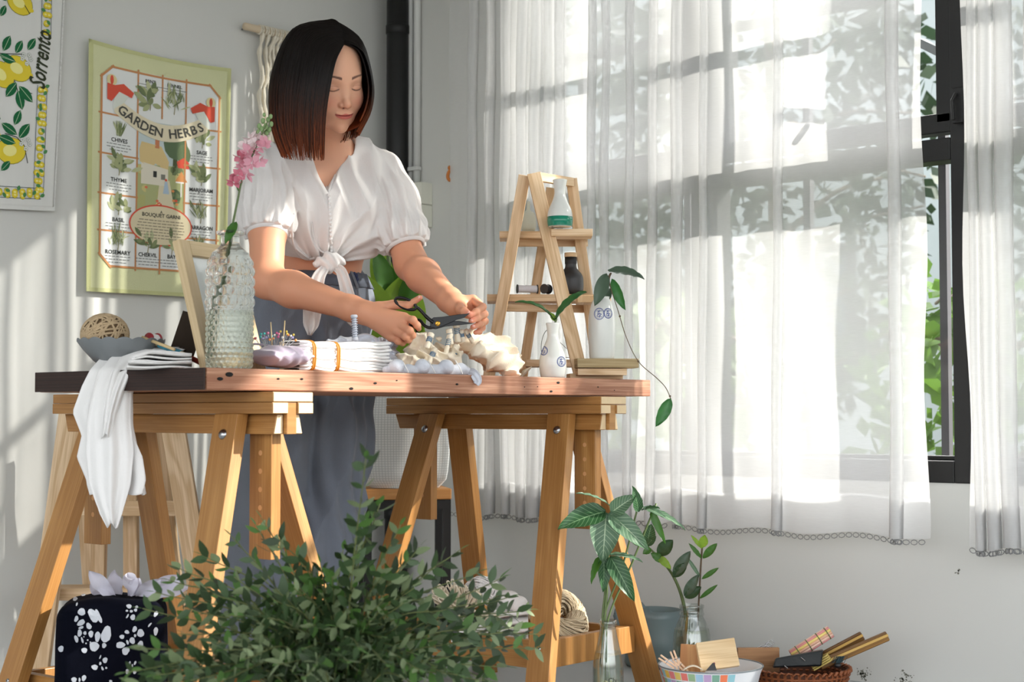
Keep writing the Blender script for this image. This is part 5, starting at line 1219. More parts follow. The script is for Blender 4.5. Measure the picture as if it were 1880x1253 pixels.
# hobnail glass bottle
gl = glass('moulded glass', (.93, .95, .93, 1), .02, 1.45, False, .10)
def bottle_real(name, tint):
    m, n, P, N, L = base(name); P.inputs['Base Color'].default_value = tint; P.inputs['Roughness'].default_value = .03; P.inputs['Transmission Weight'].default_value = 1; P.inputs['IOR'].default_value = 1.42
    tr = N('ShaderNodeBsdfTransparent'); tr.inputs[0].default_value = (.9, .92, .9, 1); mx = N('ShaderNodeMixShader'); mx.inputs[0].default_value = .22; L(P.outputs[0], mx.inputs[1]); L(tr.outputs[0], mx.inputs[2]); L(mx.outputs[0], n.nodes['Material Output'].inputs[0]); return m
HOB = bottle_real('hobnail glass', (.97, .98, .96, 1))
cb = onT(421, .055); Rb = .0425
o = thing('bottle', 'clear glass bottle with raised bubble pattern holding a pink flower', 'bottle', cb)
hb_ = TP(421, 425, .055).z-TZ
def bfn(i, j):
    t = 2*PI*i; h = j*hb_; u = j
    r = lerpk(u, [(0, .92), (.03, 1), (.70, 1), (.78, .96), (.84, .80), (.885, .48), (.91, .40), (.965, .40), (.975, .60), (.995, .62), (1, .56)])*Rb
    if u < .82:
        up = u > .44; nz = 13.5 if up else 26; nr = 16 if up else 26; row = u*nz; ph = (int(row) % 2)*.5
        bump_ = max(0, math.sin(PI*((row) % 1)))**.7*abs(math.sin(PI*((i*nr+ph) % 1)))**.7; r += (.0042 if up else .0024)*bump_*min(1, (.82-u)*12)
    return cb+Vector((math.cos(t)*r, math.sin(t)*r, h+.0006))
q = G(); q.grid(bfn, 257, 220); q.obj('glass_wall', HOB, o, smooth=True, weld=True)
q = G(); q.lathe(cb+UPV*.004, [(0, 0), (Rb*.86, 0), (Rb*.93, .004), (Rb*.93, hb_*.40), (0, hb_*.40)], 40); q.obj('water', glass('still water', (.93, .95, .90, 1), 0, 1.33, False, .05), o, smooth=False)
# the stock flower in it
o = thing('flower', 'single pink stock flower stem standing in the bubble glass bottle', 'flower', cb+UPV*.01)
D2 = (cb-CAM).dot(FWD); PK = mat('pink petal', S(232, 176, 190), .7, .15, 40, .2, 300, trans=.3); PK2 = mat('deep pink petal', S(214, 128, 146), .7, .15, 40, .2, 300, trans=.3); PK3 = mat('pale petal', S(238, 222, 222), .7, .08, 40, .2, 300, trans=.3); BUD = mat('green bud', S(126, 152, 100), .6, .2, 60, .2)
sp_ = [W(392, 660, D2+.0), W(403, 560, D2+.01), W(420, 470, D2), W(426, 420, D2), W(436, 370, D2), W(445, 330, D2), W(470, 270, D2), W(492, 222, D2-.01)]
q = G(); ps = catmull(sp_, 6); q.tube(ps, [.0030-.00004*k for k in range(len(ps))], 8); q.obj('stem', STEM, o, smooth=True)
rr = random.Random(4)
def petal(name, m, c, d, s, parent):
    me = PETAL[m.name]; ob = bpy.data.objects.new(name, me); COL.objects.link(ob); ob.parent = parent; ob.matrix_local = Matrix.Translation(-ORG[parent.name]) @ frame_m(c, d, (rr.gauss(0,1), rr.gauss(0,1), rr.gauss(0,1)), s); return ob
PETAL = {m.name: leafmesh('petal', m, 1, .85, .25, .2, 4) for m in (PK, PK2, PK3)}
SEPAL = leafmesh('leaf', BUD, 1, .3, .1, .1)
for k, (px, py, m) in enumerate([(430, 335, PK2), (437, 322, PK2), (443, 310, PK), (452, 322, PK), (449, 296, PK), (462, 300, PK), (440, 288, PK2), (468, 284, PK), (455, 278, PK), (477, 297, PK), (450, 266, PK3), (466, 262, PK3), (478, 270, PK), (470, 250, PK3), (486, 262, PK), (484, 248, PK3), (461, 254, PK3)]):
    c = W(px, py, D2-.012+.024*rr.random())
    for j in range(7):
        a = j*.9+rr.random(); d = (RGT*math.cos(a)+UPV*math.sin(a)*.8-FWD*(.5*rr.random())).normalized(); petal('petal', m, c+d*.001, d, .0125+.004*rr.random(), o)
for px, py, s in ((481, 238, .0062), (488, 232, .006), (476, 232, .0055), (494, 238, .0055), (483, 222, .0055), (492, 220, .005), (497, 214, .0045), (485, 211, .004), (498, 228, .005), (474, 244, .006), (489, 244, .006)):
    q = G(); q.ball(W(px, py, D2+rr.gauss(0, .004)), s, 10, (.8, .8, 1.1)); q.obj('bud', BUD, o, smooth=True)
bigleaf('leaf', LEAFM, W(434, 408, D2-.01), W(413, 449, D2-.03), .018, -FWD, o, bend=.08)
bigleaf('leaf', LEAFM, W(438, 352, D2), W(433, 330, D2), .004, -FWD, o)
# bowl with a ball of twine
cbw = onT(222, .34); Dw = (cbw-CAM).dot(FWD); GRY = mat('slate grey ceramic', S(118, 122, 124), .5, .08, 12, .1)
o = thing('bowl', 'grey ceramic bowl with scalloped rim at the table\'s left end', 'bowl', cbw)
def sca(t, h, r): return .004*abs(math.sin(t*9))*(h/.055)**2
Rw = 72/2880*Dw*1.10
q = G(); q.lathe(cbw, [(0, .001), (.022, .001), (.030, .004), (Rw*.62, .020), (Rw*.86, .042), (Rw, .058), (Rw*1.0, .060), (Rw*.96, .058), (Rw*.8, .042), (Rw*.55, .022), (0, .012)], 90)
q.v = [(x, y, z+(.0045*abs(math.sin(math.atan2(y-cbw.y, x-cbw.x)*9)) if z-cbw.z > .05 else 0)) for x, y, z in q.v]; q.obj('bowl_body', GRY, o, smooth=True)
TW = mat('jute twine', S(190, 166, 132), .95, .2, 80, .7, 600)
cc = Vector((cbw.x, cbw.y, TZ))+RGT*(-.030)-FWD*.008+UPV*.072; Rt = .045
o = thing('twine_ball', 'ball of tan jute twine resting in the grey scalloped bowl', 'twine', cc-UPV*Rt)
q = G(); q.ball(cc, Rt*.93, 24, (1.05, 1, .88)); q.obj('core', mat('twine core', S(128, 104, 76), .95, .2, 80, .5), o, smooth=True)
q = G(); rr = random.Random(8)
for k in range(46):
    ax = Vector((rr.gauss(0,1), rr.gauss(0,1), rr.gauss(0,.8))).normalized() if k > 26 else (RGT*math.cos(k*.12+.4)+UPV*math.sin(k*.12+.4)+FWD*rr.gauss(0,.25)).normalized()
    u1 = ax.orthogonal().normalized(); u2 = ax.cross(u1); off = rr.gauss(0, .012) if k > 26 else (k-13)*.0028
    r0 = math.sqrt(max(.0001, Rt**2-off**2)); pts = []
    for t in np.linspace(0, 2*PI, 26):
        p = u1*(r0*math.cos(t))+u2*(r0*math.sin(t))+ax*off; p = Vector((p.x*1.05, p.y, p.z*.9)); pts.append(cc+p)
    q.tube(pts, .0021, 5, cap=False)
q.obj('twine', TW, o, smooth=True)['kind'] = 'stuff'
# white cloth over the left end of the table
def drape():
    o = thing('cloth', 'long white cloth folded on the table and hanging over its left end', 'cloth', T(-.02, .3, -.2))
    def layer(off, pts, wds, fold, nf, name='cloth_layer'):
        strip(name, WHITEC, o, [p+UPV*off for p in pts], wds, fold, nf, nrm=None, n=60)
    D = 2.98
    tops = [onT(330, .19, .018), onT(300, .22, .024), onT(268, .22, .028)]
    edge = T(-.012, .235, .014)
    def P(px, py, dd=0): return W(px, py, 3.005+dd)
    # top stack: several folded layers on the table
    for k in range(6):
        q = G()
        def fs(i, j, k=k):
            b = onT(352-(120-3*k)*i, .10+.24*j); hh = .002+.0052*k*(1-.35*max(0, i-.75)/.25)
            return Vector((b.x, b.y, TZ+hh+.0015*math.sin(i*6+k)+.002*(1+math.sin(j*7+k*2))*(k > 0)))
        q.grid(fs, 24, 14); q.obj('cloth_layer', WHITEC, o, smooth=True, solid=.0036)
    # hanging tails
    def tail(cols, dd, name='hanging_fold'):
        # cols: rows of (left px, right px, py)
        q = G(); n = len(cols)-1
        def fn(i, j):
            t = j*n; k = min(int(t), n-1); f = t-k; a, b = cols[k], cols[k+1]; xl = a[0]+(b[0]-a[0])*f; xr = a[1]+(b[1]-a[1])*f; y = a[2]+(b[2]-a[2])*f
            dep = lerpk(y, [(630, .10), (655, .05), (680, .0), (700, -.004), (1000, -.01)])
            r = .007*math.sin(i*8+j*3+dd*60)*min(1, j*3)+.004*math.sin(i*19+1)*min(1, j*2)
            return W(xl+(xr-xl)*i, y+(5*math.sin(i*7+2) if j > .9 else 0), 3.0+dd+dep+r)
        q.grid(fn, 31, 44); return q.obj(name, WHITEC, o, smooth=True, solid=.0016)
    tail([(250, 330, 638), (190, 300, 652), (165, 256, 680), (150, 240, 710), (133, 236, 757), (150, 244, 800), (141, 262, 840), (158, 268, 880), (165, 262, 905)], 0)
    tail([(255, 335, 640), (205, 305, 655), (180, 262, 682), (170, 242, 715), (160, 240, 770), (158, 246, 830), (164, 240, 890), (178, 228, 930), (197, 216, 966)], -.020)
    tail([(262, 340, 642), (225, 312, 658), (212, 268, 684), (205, 244, 720), (204, 244, 780), (212, 258, 850), (238, 268, 905)], .016)
    tail([(262, 340, 642), (222, 300, 656), (205, 246, 684), (196, 228, 720), (190, 214, 760), (186, 206, 802)], -.034)
drape()
# sewing things behind the bowl
STK = [((268, 626), (338, 650), 'blue'), ((262, 620), (320, 642), 'tan'), ((338, 652), (372, 668), 'red')]
BL3 = mat('teal thread', S(52, 128, 150), .7, .3, 90, .3); RED = mat('red gold braid', S(170, 52, 34), .7, .4, 120, .4); TAN = mat('pale bamboo', S(206, 180, 134), .6, .15, 40, .2)
for (a, b, c) in STK:
    m = {'blue': BL3, 'tan': TAN, 'red': RED}[c]; pa, pb = TP(a[0], a[1], .30), TP(b[0], b[1], .17)
    o = thing('floss_stick', {'blue': 'thin stick wound with teal thread lying behind the white cloth', 'tan': 'plain bamboo stick lying behind the white cloth', 'red': 'short stick wound with red and gold thread beside the picture frame'}[c], 'stick', pb, None)
    q = G(); q.tube([pa, pb], .0032, 8); q.obj('stick', TAN, o, smooth=True)
    if c != 'tan': q = G(); q.tube([pa.lerp(pb, t) for t in np.linspace(.35, .92, 24)], [.0046+.0008*(k % 2) for k in range(24)], 10); q.obj('thread', m, o, smooth=True)
p = TP(281, 624, .32); o = thing('thread_spool', 'white and red thread spool lying behind the bowl', 'spool', p-UPV*.012); ax = (RGT*.5+FWD*.8).normalized()
q = G(); q.lathe(p-ax*.012, [(0, 0), (.0135, 0), (.0135, .002), (.009, .003)], 20, ax=ax); q.lathe(p+ax*.010, [(.009, 0), (.0135, .001), (.0135, .003), (0, .003)], 20, ax=ax); q.obj('flange', mat('crimson flange', S(150, 34, 44), .4, .1, 20, 0), o, smooth=True)
q = G(); q.lathe(p-ax*.010, [(.0105, 0), (.0115, .010), (.0105, .020)], 24, ax=ax); q.obj('thread', WHITEC, o, smooth=True)
# pin cushion with pins
LAV = mat('lavender satin', S(186, 172, 190), .38, .06, 12, .15, 200, sheen=.3)
pc_ = onT(512, .075); Dp = (pc_-CAM).dot(FWD)
o = thing('pincushion', 'lavender satin pincushion stuck full of bead-headed pins', 'pincushion', pc_)
Cc = W(514, 655, Dp); 
def cush(p):
    q = (p-nv(Cc)); x, y, z = q@nv(E1), q@nv(E2), q[:, 2]; ax_, ay_ = np.abs(x)/.052, np.abs(y)/.044; r = np.clip(1-(ax_**2.2), 0, 1)*np.clip(1-(ay_**2.2), 0, 1)
    th = .0212*np.sqrt(np.clip(r, 0, 1)); fold = .0022*np.sin(x*260+2*np.sin(z*90))*(1-r)**.5+.0014*np.sin(x*150+y*90)
    return np.where(r > 0, (np.abs(z)-th-fold)*.55, np.maximum(np.maximum(ax_-1, ay_-1)*.05, .001))
lo, hi = bb([Cc], .066); cp_, cf_ = sdf_mesh(cush, lo, hi, .0016); from_np('cushion', cp_, cf_, LAV, o)
q = G(); q.tube(catmull([W(470, 650, Dp), W(462, 640, Dp+.01), W(466, 632, Dp+.01), W(500, 636, Dp), W(540, 640, Dp), W(566, 650, Dp)], 8), .0022, 6); q.obj('piping', LAV, o, smooth=True)
rr = random.Random(6); BC = [('pink', S(226,130,160)), ('teal', S(60,164,160)), ('coral', S(232,140,120)), ('yellow', S(226,196,90)), ('lilac', S(170,160,206)), ('white', S(236,232,222)), ('orange', S(236,150,80)), ('magenta', S(214,90,140))]
BM_ = [mat(n+' bead', c, .2, .03, 20, 0) for n, c in BC]; PINM = STEEL
pins = [(470, 621, 0), (479, 614, 1), (478, 619, 1), (485, 613, 1), (492, 612, 0), (489, 620, 4), (504, 616, 5), (508, 612, 7), (512, 614, 0), (499, 618, 1), (502, 622, 6), (515, 609, 3), (526, 609, 3), (527, 613, 3), (529, 615, 6), (534, 617, 5), (539, 615, 3), (519, 620, 5), (468, 622, 2), (511, 619, 7), (537, 620, 4), (543, 625, 6), (495, 624, 6), (483, 622, 4)]
for k, (px, py, c) in enumerate(pins):
    hd = W(px, py, Dp+rr.gauss(0, .008)); ft = W(500+(px-500)*.55+rr.gauss(0, 2), 642, Dp+rr.gauss(0, .008))
    q = G(); q.tube([hd, ft], .0005, 5); pn = q.obj('pin', PINM, o); q = G(); q.ball(hd, .0022+.0007*rr.random(), 10); q.obj('bead', BM_[c], pn, smooth=True)
for a, b in (((497, 592), (500, 640)), ((523, 589), (519, 640))): q = G(); q.tube([W(*a, Dp+.004), W(*b, Dp)], [.0011, .0013], 6); q.obj('toothpick', TAN, o)
# folded bandage bundle tied with two rubber bands
D3 = (onT(600, .09)-CAM).dot(FWD)
OCH = mat('ochre rubber band', S(188, 124, 40), .5, .1, 30, .1)
a = onT(538, .085); b = onT(690, .115)
o = thing('cotton_bundle', 'thick folded bundle of white cotton tied with two ochre rubber bands', 'fabric bundle', a.lerp(b, .5))
ba = (b-a).normalized(); bn = UPV.cross(ba).normalized(); Lb = (b-a).length
for k in range(10):
    h0 = .003+.0058*k; q = G()
    def fs(i, j, k=k, h0=h0):
        t = 2*PI*j; u = i; x = -.004+u*(Lb+.008*math.sin(k*2.1)); w0 = .040+.003*math.sin(k*1.7)
        pin = 1-.14*math.exp(-((x-.018)/.008)**2)-.16*math.exp(-((x-.093)/.010)**2)+.10*max(0, (x-.105)/.06)
        hc = (h0-.030)*pin+.030; hh = .0041*(.85+.15*pin); yy = math.copysign(abs(math.cos(t))**.7, math.cos(t))*w0*pin; zz = math.copysign(abs(math.sin(t))**.6, math.sin(t))*hh
        sgn = .0012*math.sin(x*70+k*.25)
        e = 1-max(0, (abs(u-.5)-.47)/.03)**2*.5
        return a+ba*x+bn*(yy*e)+UPV*(hc+zz*e+sgn+.0015)
    q.grid(fs, 40, 15); q.obj('folded_layer', WHITEC, o, smooth=True)
for x, hw_ in ((.018, .036), (.093, .035)):
    for dx in ((-.0028, .0028)):
        q = G(); P_ = [a+ba*(x+dx+.0006*math.sin(t*5))+bn*(math.copysign(abs(math.cos(t))**.35, math.cos(t))*(hw_+.004))+UPV*(.0315+math.copysign(abs(math.sin(t))**.5, math.sin(t))*.0295) for t in np.linspace(0, 2*PI, 41)]
        q.tube(P_, .0023, 6, cap=False); q.obj('rubber_band', OCH, o, smooth=True)
rr = random.Random(2); q = G()
for k in range(26):
    p = b+bn*rr.gauss(0, .02)+UPV*(.004+.018*rr.random())+ba*.002; q.tube(catmull([p, p+ba*.008+UPV*rr.gauss(0, .004), p+ba*(.014+.01*rr.random())+UPV*rr.gauss(0, .006)], 4), .0007, 4)
q.obj('frayed_edge', WHITEC, o)['kind'] = 'stuff'
# small cards, wooden tag behind
p = onT(716, .30); o = thing('wooden_box', 'little flat wooden frame tag lying behind the tied fabrics', 'box', p); 
for k, (x0_, x1_, z0_, z1_) in enumerate(((-.02, .03, .028, .031), (-.02, .03, .001, .004), (-.02, -.016, .004, .028), (.026, .03, .004, .028))): q = G(); q.box(p+RGT*((x0_+x1_)/2)+UPV*((z0_+z1_)/2), x1_-x0_, .01, z1_-z0_, RGT, FWD); q.obj('frame_side', BIRCH, o)
q = G(); q.box(p+RGT*.005+FWD*.003+UPV*.016, .042, .002, .023, RGT, FWD); q.obj('backing', WHITEC, o)
# tied fabrics, each shaped from a soft volume
BLT = mat('blue winding thread', S(76, 122, 158), .8, .2, 200, .3); GWT = mat('grey winding thread', S(172, 182, 198), .8, .15, 200, .3)
def fabric(name, label, cat, fn_, ps, m_, mt, vox=.0022, group=None, z0=True):
    lo, hi = bb(ps, m_)
    f2 = (lambda p: np.maximum(fn_(p), (TZ+.0008)-p[:, 2])) if z0 else fn_
    P_, F_ = sdf_mesh(f2, lo, hi, vox); o = thing(name, label, cat, Vector(((lo[0]+hi[0])/2, (lo[1]+hi[1])/2, TZ)), group); from_np('cloth', P_, F_, mt, o); return o
def ridge(x): return 1-2*np.abs(np.sin(x))
def tied_tip(parent, a, b, r0, r1, mt, tm, nw=6, w0=.35, w1=.85):
    a, b = V3(a), V3(b); q = G(); n = 22; pts = [a.lerp(b, k/n) for k in range(n+1)]; rs = []
    for k in range(n+1):
        t = k/n; r = r0+(r1-r0)*t
        if w0 < t < w1: r *= .72+.08*math.sin(k*2.4)
        if t >= w1: r = r1*(1.25 if t < .97 else .9)
        rs.append(r)
    q.tube(pts, rs, 12); tp = q.obj('tied_tip', mt, parent, smooth=True)
    d = (b-a).normalized(); u = d.orthogonal().normalized(); v = d.cross(u); q = G()
    q.tube([a.lerp(b, w0+(w1-w0)*k/(nw*10))+u*(r0*.86*math.cos(k*.63))+v*(r0*.86*math.sin(k*.63)) for k in range(nw*10+1)], r0*.14, 5); q.obj('winding_thread', tm, tp, smooth=True)
vg = .26
A1, A2, A3, A4 = TP(640, 640, vg), TP(672, 628, vg), TP(705, 640, vg), TP(712, 662, vg-.04)
def gauze(p):
    d = ell(p, A2-UPV*.018, (.055, .04, .034)); d = smin(d, ell(p, A3-UPV*.016, (.030, .036, .034)), .02); d = smin(d, ell(p, A1-UPV*.022, (.035, .03, .018)), .02)
    d = smin(d, rcap(p, TP(600, 628, vg), A2, .005, .018), .01); d = smin(d, rcap(p, A3, TP(735, 676, .16), .02, .008), .02)
    q = p-nv(A3); r = np.hypot(q@nv(RGT), q[:, 2]); return d*.85-.0030*ridge(np.arctan2(q[:, 2], q@nv(RGT))*6+2*np.sin(r*60))-.0014*ridge(r*90+q[:, 2]*50)
o = fabric('tied_cloth', 'pale grey gauze bunched and bound for dyeing behind the cotton bundle', 'cloth', gauze, [TP(600, 628, vg), TP(735, 676, .16), A1, A3+UPV*.02], .04, GREYC)
tied_tip(o, TP(652, 626, vg-.03), TP(650, 578, vg-.03), .0075, .0062, GREYC, GWT, 9, .1, .9)
tied_tip(o, TP(712, 640, vg-.04), TP(735, 617, vg-.05), .0070, .0066, GREYC, GWT, 7, .1, .85)
tied_tip(o, TP(692, 655, vg-.10), TP(722, 668, vg-.13), .0085, .0080, GREYC, GWT, 8, .1, .95)
# cream muslin with blue bound tips
vm = .17
def muslin(p):
    d = ell(p, TP(775, 650, vm), (.042, .045, .034)); d = smin(d, rcap(p, TP(760, 625, vm), TP(790, 625, vm), .022, .018), .015)
    d = smin(d, ell(p, TP(820, 660, vm-.03), (.040, .04, .026)), .012); d = smin(d, rcap(p, TP(740, 665, vm-.02), TP(800, 668, vm-.04), .022, .018), .015)
    d = smin(d, rcap(p, TP(800, 640, vm+.02), TP(845, 640, vm+.02), .014, .016), .015)
    q = p-nv(TP(800, 650, vm)); x = q@nv(RGT); z = q[:, 2]; y = q@nv(FWD); return d*.8-.0052*ridge(x*34+y*20+2.6*np.sin(z*50)+np.sin(x*31))-.0034*ridge(z*62-x*40+2*np.sin(x*60))-.0012*ridge(x*120+z*80)
o = fabric('tied_cloth', 'cream muslin with several tips bound in blue thread under the scissors', 'cloth', muslin, [TP(735, 665, vm), TP(850, 610, vm), TP(800, 690, vm-.03)], .035, CREAM)
for a, b, r in (((783, 640), (792, 612), .0065), ((787, 668), (799, 640), .0065), ((828, 632), (824, 604), .0062), ((841, 628), (837, 592), .0068), ((850, 628), (846, 606), .0058), ((818, 652), (827, 612), .0058), ((830, 664), (838, 634), .0070), ((868, 628), (854, 606), .0055)):
    tied_tip(o, TP(*a, vm-.045), TP(*b, vm-.045), r, r*.95, CREAM, BLT, 4, .4, .72)
def muslin2(p):
    A_, B_, C2 = TP(866, 636, .16), TP(912, 650, .14), TP(950, 670, .14)
    d = rcap(p, A_, B_, .030, .038); d = smin(d, rcap(p, B_, C2, .038, .024), .02); d = smin(d, rcap(p, TP(880, 645, .10), TP(935, 672, .07), .018, .026), .012); d = smin(d, rcap(p, TP(860, 615, .16), TP(868, 640, .16), .006, .016), .015)
    q = p-nv(B_); x = q@nv(E1); y = q@nv(E2); z = q[:, 2]; return d*.8-.0056*ridge((z*.8+y)*46+x*12+2*np.sin(x*26))-.0036*ridge(x*42+z*30+2*np.sin(z*70+y*40))-.0012*ridge(x*110-z*90)
fabric('cloth', 'rumpled cream muslin cloth trailing right towards the small vase', 'cloth', muslin2, [TP(850, 600, .17), TP(968, 690, .14), TP(900, 690, .07)], .05, CREAM)
vb_ = .035
BP = [(728, 672), (775, 672), (820, 670)]
def balls(p):
    d = None
    for px, py in BP:
        e = ell(p, TP(px, 674, vb_), (.0165, .0165, .0165)); d = e if d is None else np.minimum(d, e)
    d = smin(d, chain(p, [TP(708, 680, vb_+.012), TP(750, 682, vb_+.012), TP(798, 682, vb_+.012), TP(846, 680, vb_+.012), TP(868, 685, vb_)], [.008, .012, .013, .013, .007], .01), .004)
    q = p-nv(TP(775, 676, vb_)); x = q@nv(E1); return d-.0008*np.sin(x*190+q[:, 2]*120)
o = fabric('tied_cloth', 'pale gauze strip tied into three round balls along the table\'s front edge', 'cloth', balls, [TP(705, 680, vb_), TP(872, 690, vb_), TP(775, 655, vb_)], .025, GREYC, .0018)
strip('frayed_end', GREYC, o, [TP(862, 682, .02), T(TUH(868, 690, .0)[0], -.004, .003), T(TUH(872, 700, 0)[0], -.008, -.012), T(TUH(870, 712, 0)[0], -.006, -.020)], [(0, .016), (.5, .020), (1, .012)], .002, 2)
rr = random.Random(12)
for px in (738, 786, 836):
    s0 = TP(px, 662, vb_-.004); q = G(); q.tube(catmull([s0, TP(px+6, 672, vb_-.016), TP(px+12, 684, vb_-.018), onT(px+4+rr.random()*14, .008, .002)], 6), .0011, 5); q.obj('tying_string', WHITEC, o, smooth=True)
# ============================================================ on the small A-frame shelf
GRN = mat('emerald glaze', S(20, 122, 96), .15, .08, 20, 0); CORK = mat('cork', S(206, 176, 138), .8, .15, 120, .3); MATB = mat('matte black glass', S(38, 38, 40), .42, .1, 20, 0)
def lathe_px(g, cx, cyb, d, prof, n=40):   # prof: (half width px, height px above the base)
    c = W(cx, cyb, d); k = d/2880; g.lathe(c, [(max(0, r)*k, h*k) for r, h in prof], n); return c
def smoothprof(P, n=5): Q = catmull([(a, b, 0) for a, b in P], n); return [(max(0, q.x), q.y) for q in Q]
bt = smoothprof([(21, 0), (23, 6), (23.5, 18), (21, 32), (14, 48), (10.5, 60), (10.5, 70), (12.5, 82), (13.5, 87)])
o = thing('sake_bottle', 'white ceramic flask with an emerald green band on the shelf\'s top board', 'bottle', W(1028, 417, 3.83))
q = G(); lathe_px(q, 1028, 417, 3.83, [(0, .5), (20, .5)]+[(r, h) for r, h in bt if h >= 0]+[(11.5, 88), (9.5, 82), (8, 60)]); q.obj('flask', CERAM, o, smooth=True)
q = G(); lathe_px(q, 1028, 417, 3.83, [(22.4, 1), (23.3, 5), (23.9, 10), (23.9, 18.5), (23.4, 18.6)]); q.obj('green_band', GRN, o, smooth=True)
FROST = mat('frosted white glass', S(226, 226, 214), .5, .03, 10, 0, trans=.5)
o = thing('bottle', 'small frosted white bottle behind the shelf\'s left leg, on the top board', 'bottle', W(970, 424, 4.04)); q = G(); lathe_px(q, 970, 424, 4.04, [(0, .5)]+smoothprof([(12, .5), (14, 6), (14, 22), (11, 32), (4, 38), (3.2, 46), (3.4, 54)])+[(0, 55)]); q.obj('flask', FROST, o, smooth=True)
o = thing('bottle', 'matte black round bottle with a cork stopper on the shelf\'s middle board', 'bottle', W(1048, 541, 4.0)); q = G(); lathe_px(q, 1048, 541, 4.0, [(0, .5)]+smoothprof([(20, .5), (23, 8), (23.5, 24), (21, 36), (13, 46), (10.5, 52), (10.5, 66)])+[(0, 66)]); q.obj('flask', MATB, o, smooth=True)
q = G(); lathe_px(q, 1048, 541, 4.0, [(10.8, 56), (11.2, 58), (11.2, 69), (0, 69)]); q.obj('collar', BLACK, o, smooth=True); q = G(); lathe_px(q, 1048, 541, 4.0, [(11.5, 69), (12, 70), (11.6, 77), (0, 78)]); q.obj('stopper', CORK, o, smooth=True)
def spool(c, ax, r, L_, mt, label, fm):
    o = thing('thread_spool', label, 'spool', c-UPV*r, 'thread spools on the shelf'); ax = ax.normalized()
    for s in (-1, 1): q = G(); q.lathe(c+ax*(s*L_/2-.0012), [(0, 0), (r, 0), (r, .0024), (0, .0024)], 20, ax=ax); q.obj('flange', fm, o)
    q = G(); m = 16; q.lathe(c-ax*L_/2, [(r*.80+.0004*(k % 2), L_*k/m) for k in range(m+1)], 24, ax=ax); q.obj('thread', mt, o, smooth=True)
spool(W(968, 531, 3.99), RGT+FWD*.2, .0115, .052, mat('pale grey thread', S(206, 206, 212), .8, .05, 200, .3), 'spool of pale grey thread with black ends lying on the middle board', MATB)
spool(W(1003, 531, 3.98), RGT*.6+FWD*.8, .0125, .018, MATB, 'small black thread spool beside the grey spool on the middle board', MATB)
# small flask with a leaf sprig, tall vase with a trailing vine
vS = .045; cS = onT(1015, vS); dS = (cS-CAM).dot(FWD); yS = 693
o = thing('vase', 'small white ceramic flask with round blue emblems near the table\'s front edge', 'vase', cS)
kS = dS/2880; q = G(); q.lathe(cS, [(0, .0008)]+[(r*kS, h*kS) for r, h in smoothprof([(21, .3), (23, 5), (25, 22), (23, 42), (15, 62), (10.2, 76), (10.5, 88), (13, 101)])]+[(11*kS, 101.5*kS), (8.5*kS, 90*kS), (8*kS, 70*kS)], 44); q.obj('flask', CERAM, o, smooth=True)
def emblem(o, c, prof, px, py, r, vary=0):
    # a blue ring with small strokes laid on a lathe surface seen from the camera side
    k = (c-CAM).dot(FWD)/2880; hgt = c.z; 
    def on(x_, y_):
        z = W(x_, y_, (c-CAM).dot(FWD)).z; R_ = np.interp((z-c.z)/k, [p[1] for p in prof], [p[0] for p in prof])*k
        lx = ((W(x_, y_, (c-CAM).dot(FWD))-c).dot(RGT)); lx = max(-R_*.98, min(R_*.98, lx)); return Vector((c.x, c.y, z))+RGT*lx-FWD*math.sqrt(R_*R_-lx*lx)
    def dot_ring(cx, cy, rx, ry, w_):
        q.tube([on(cx+rx*math.cos(t), cy+ry*math.sin(t)) for t in np.linspace(0, 2*PI, 25)], w_, 5, cap=False)
    q = G(); dot_ring(px, py, r*.85, r, .0008); dot_ring(px, py, r*.7, r*.85, .0004)
    for a in ([(-.5, -.5), (.5, -.5)], [(-.4, 0), (.4, 0)], [(-.5, .5), (.5, .5)], [(0, -.7), (0, .7)], [(-.35, -.1), (-.1, -.5)], [(.1, .4), (.45, .05)], [(-.5, .35), (-.2, .05)]): q.tube([on(px+r*a[0][0]*.8, py+r*a[0][1]), on(px+r*a[1][0]*.8, py+r*a[1][1])], .0008, 5)
    q.obj('emblem', BLUEP, o)
pS = smoothprof([(21, .3), (23, 5), (25, 22), (23, 42), (15, 62), (10.2, 76), (10.5, 88), (13, 101)])
emblem(o, cS, pS, 1030, 665, 9); emblem(o, cS, pS, 998, 645, 8)
o = thing('leaf_sprig', 'two broad green leaves standing in the small white flask', 'plant', cS+UPV*.09)
d_ = dS; q = G(); q.tube(catmull([W(1017, 640, d_), W(1018, 600, d_), W(1022, 585, d_)], 5), .0025, 8); q.obj('stem', STEM, o, smooth=True)
VAR = mat('deep green leaf pale edged', S(44, 92, 42), .4, .45, 14, .1, trans=.25)
bigleaf('leaf', VAR, W(1021, 588, d_), W(1078, 537, d_-.03), .038, -FWD*.5+UPV*.8-RGT*.2, o, bend=.10, cup=.16)
bigleaf('leaf', VAR, W(1018, 590, d_), W(945, 556, d_-.02), .026, UPV-FWD*.35, o, bend=.14, cup=.16)
bigleaf('leaf', LEAFB, W(1020, 590, d_), W(1010, 574, d_), .012, -FWD, o, bend=.05)
dV = 3.80; cV = W(1105, 661, dV); 
pV = smoothprof([(21, .3), (23, 6), (24.5, 40), (24, 80), (20, 100), (15, 112), (15, 116)])
o = thing('vase', 'tall white ceramic bottle vase with twin blue emblems on the weathered wooden board', 'vase', cV)
q = G(); k_ = dV/2880; q.lathe(cV, [(0, .0008)]+[(r*k_, h*k_) for r, h in pV]+[(12*k_, 114*k_), (12*k_, 90*k_)], 44); q.obj('flask', CERAM, o, smooth=True)
emblem(o, cV, pV, 1099, 578, 10.5); emblem(o, cV, pV, 1115, 577, 9)
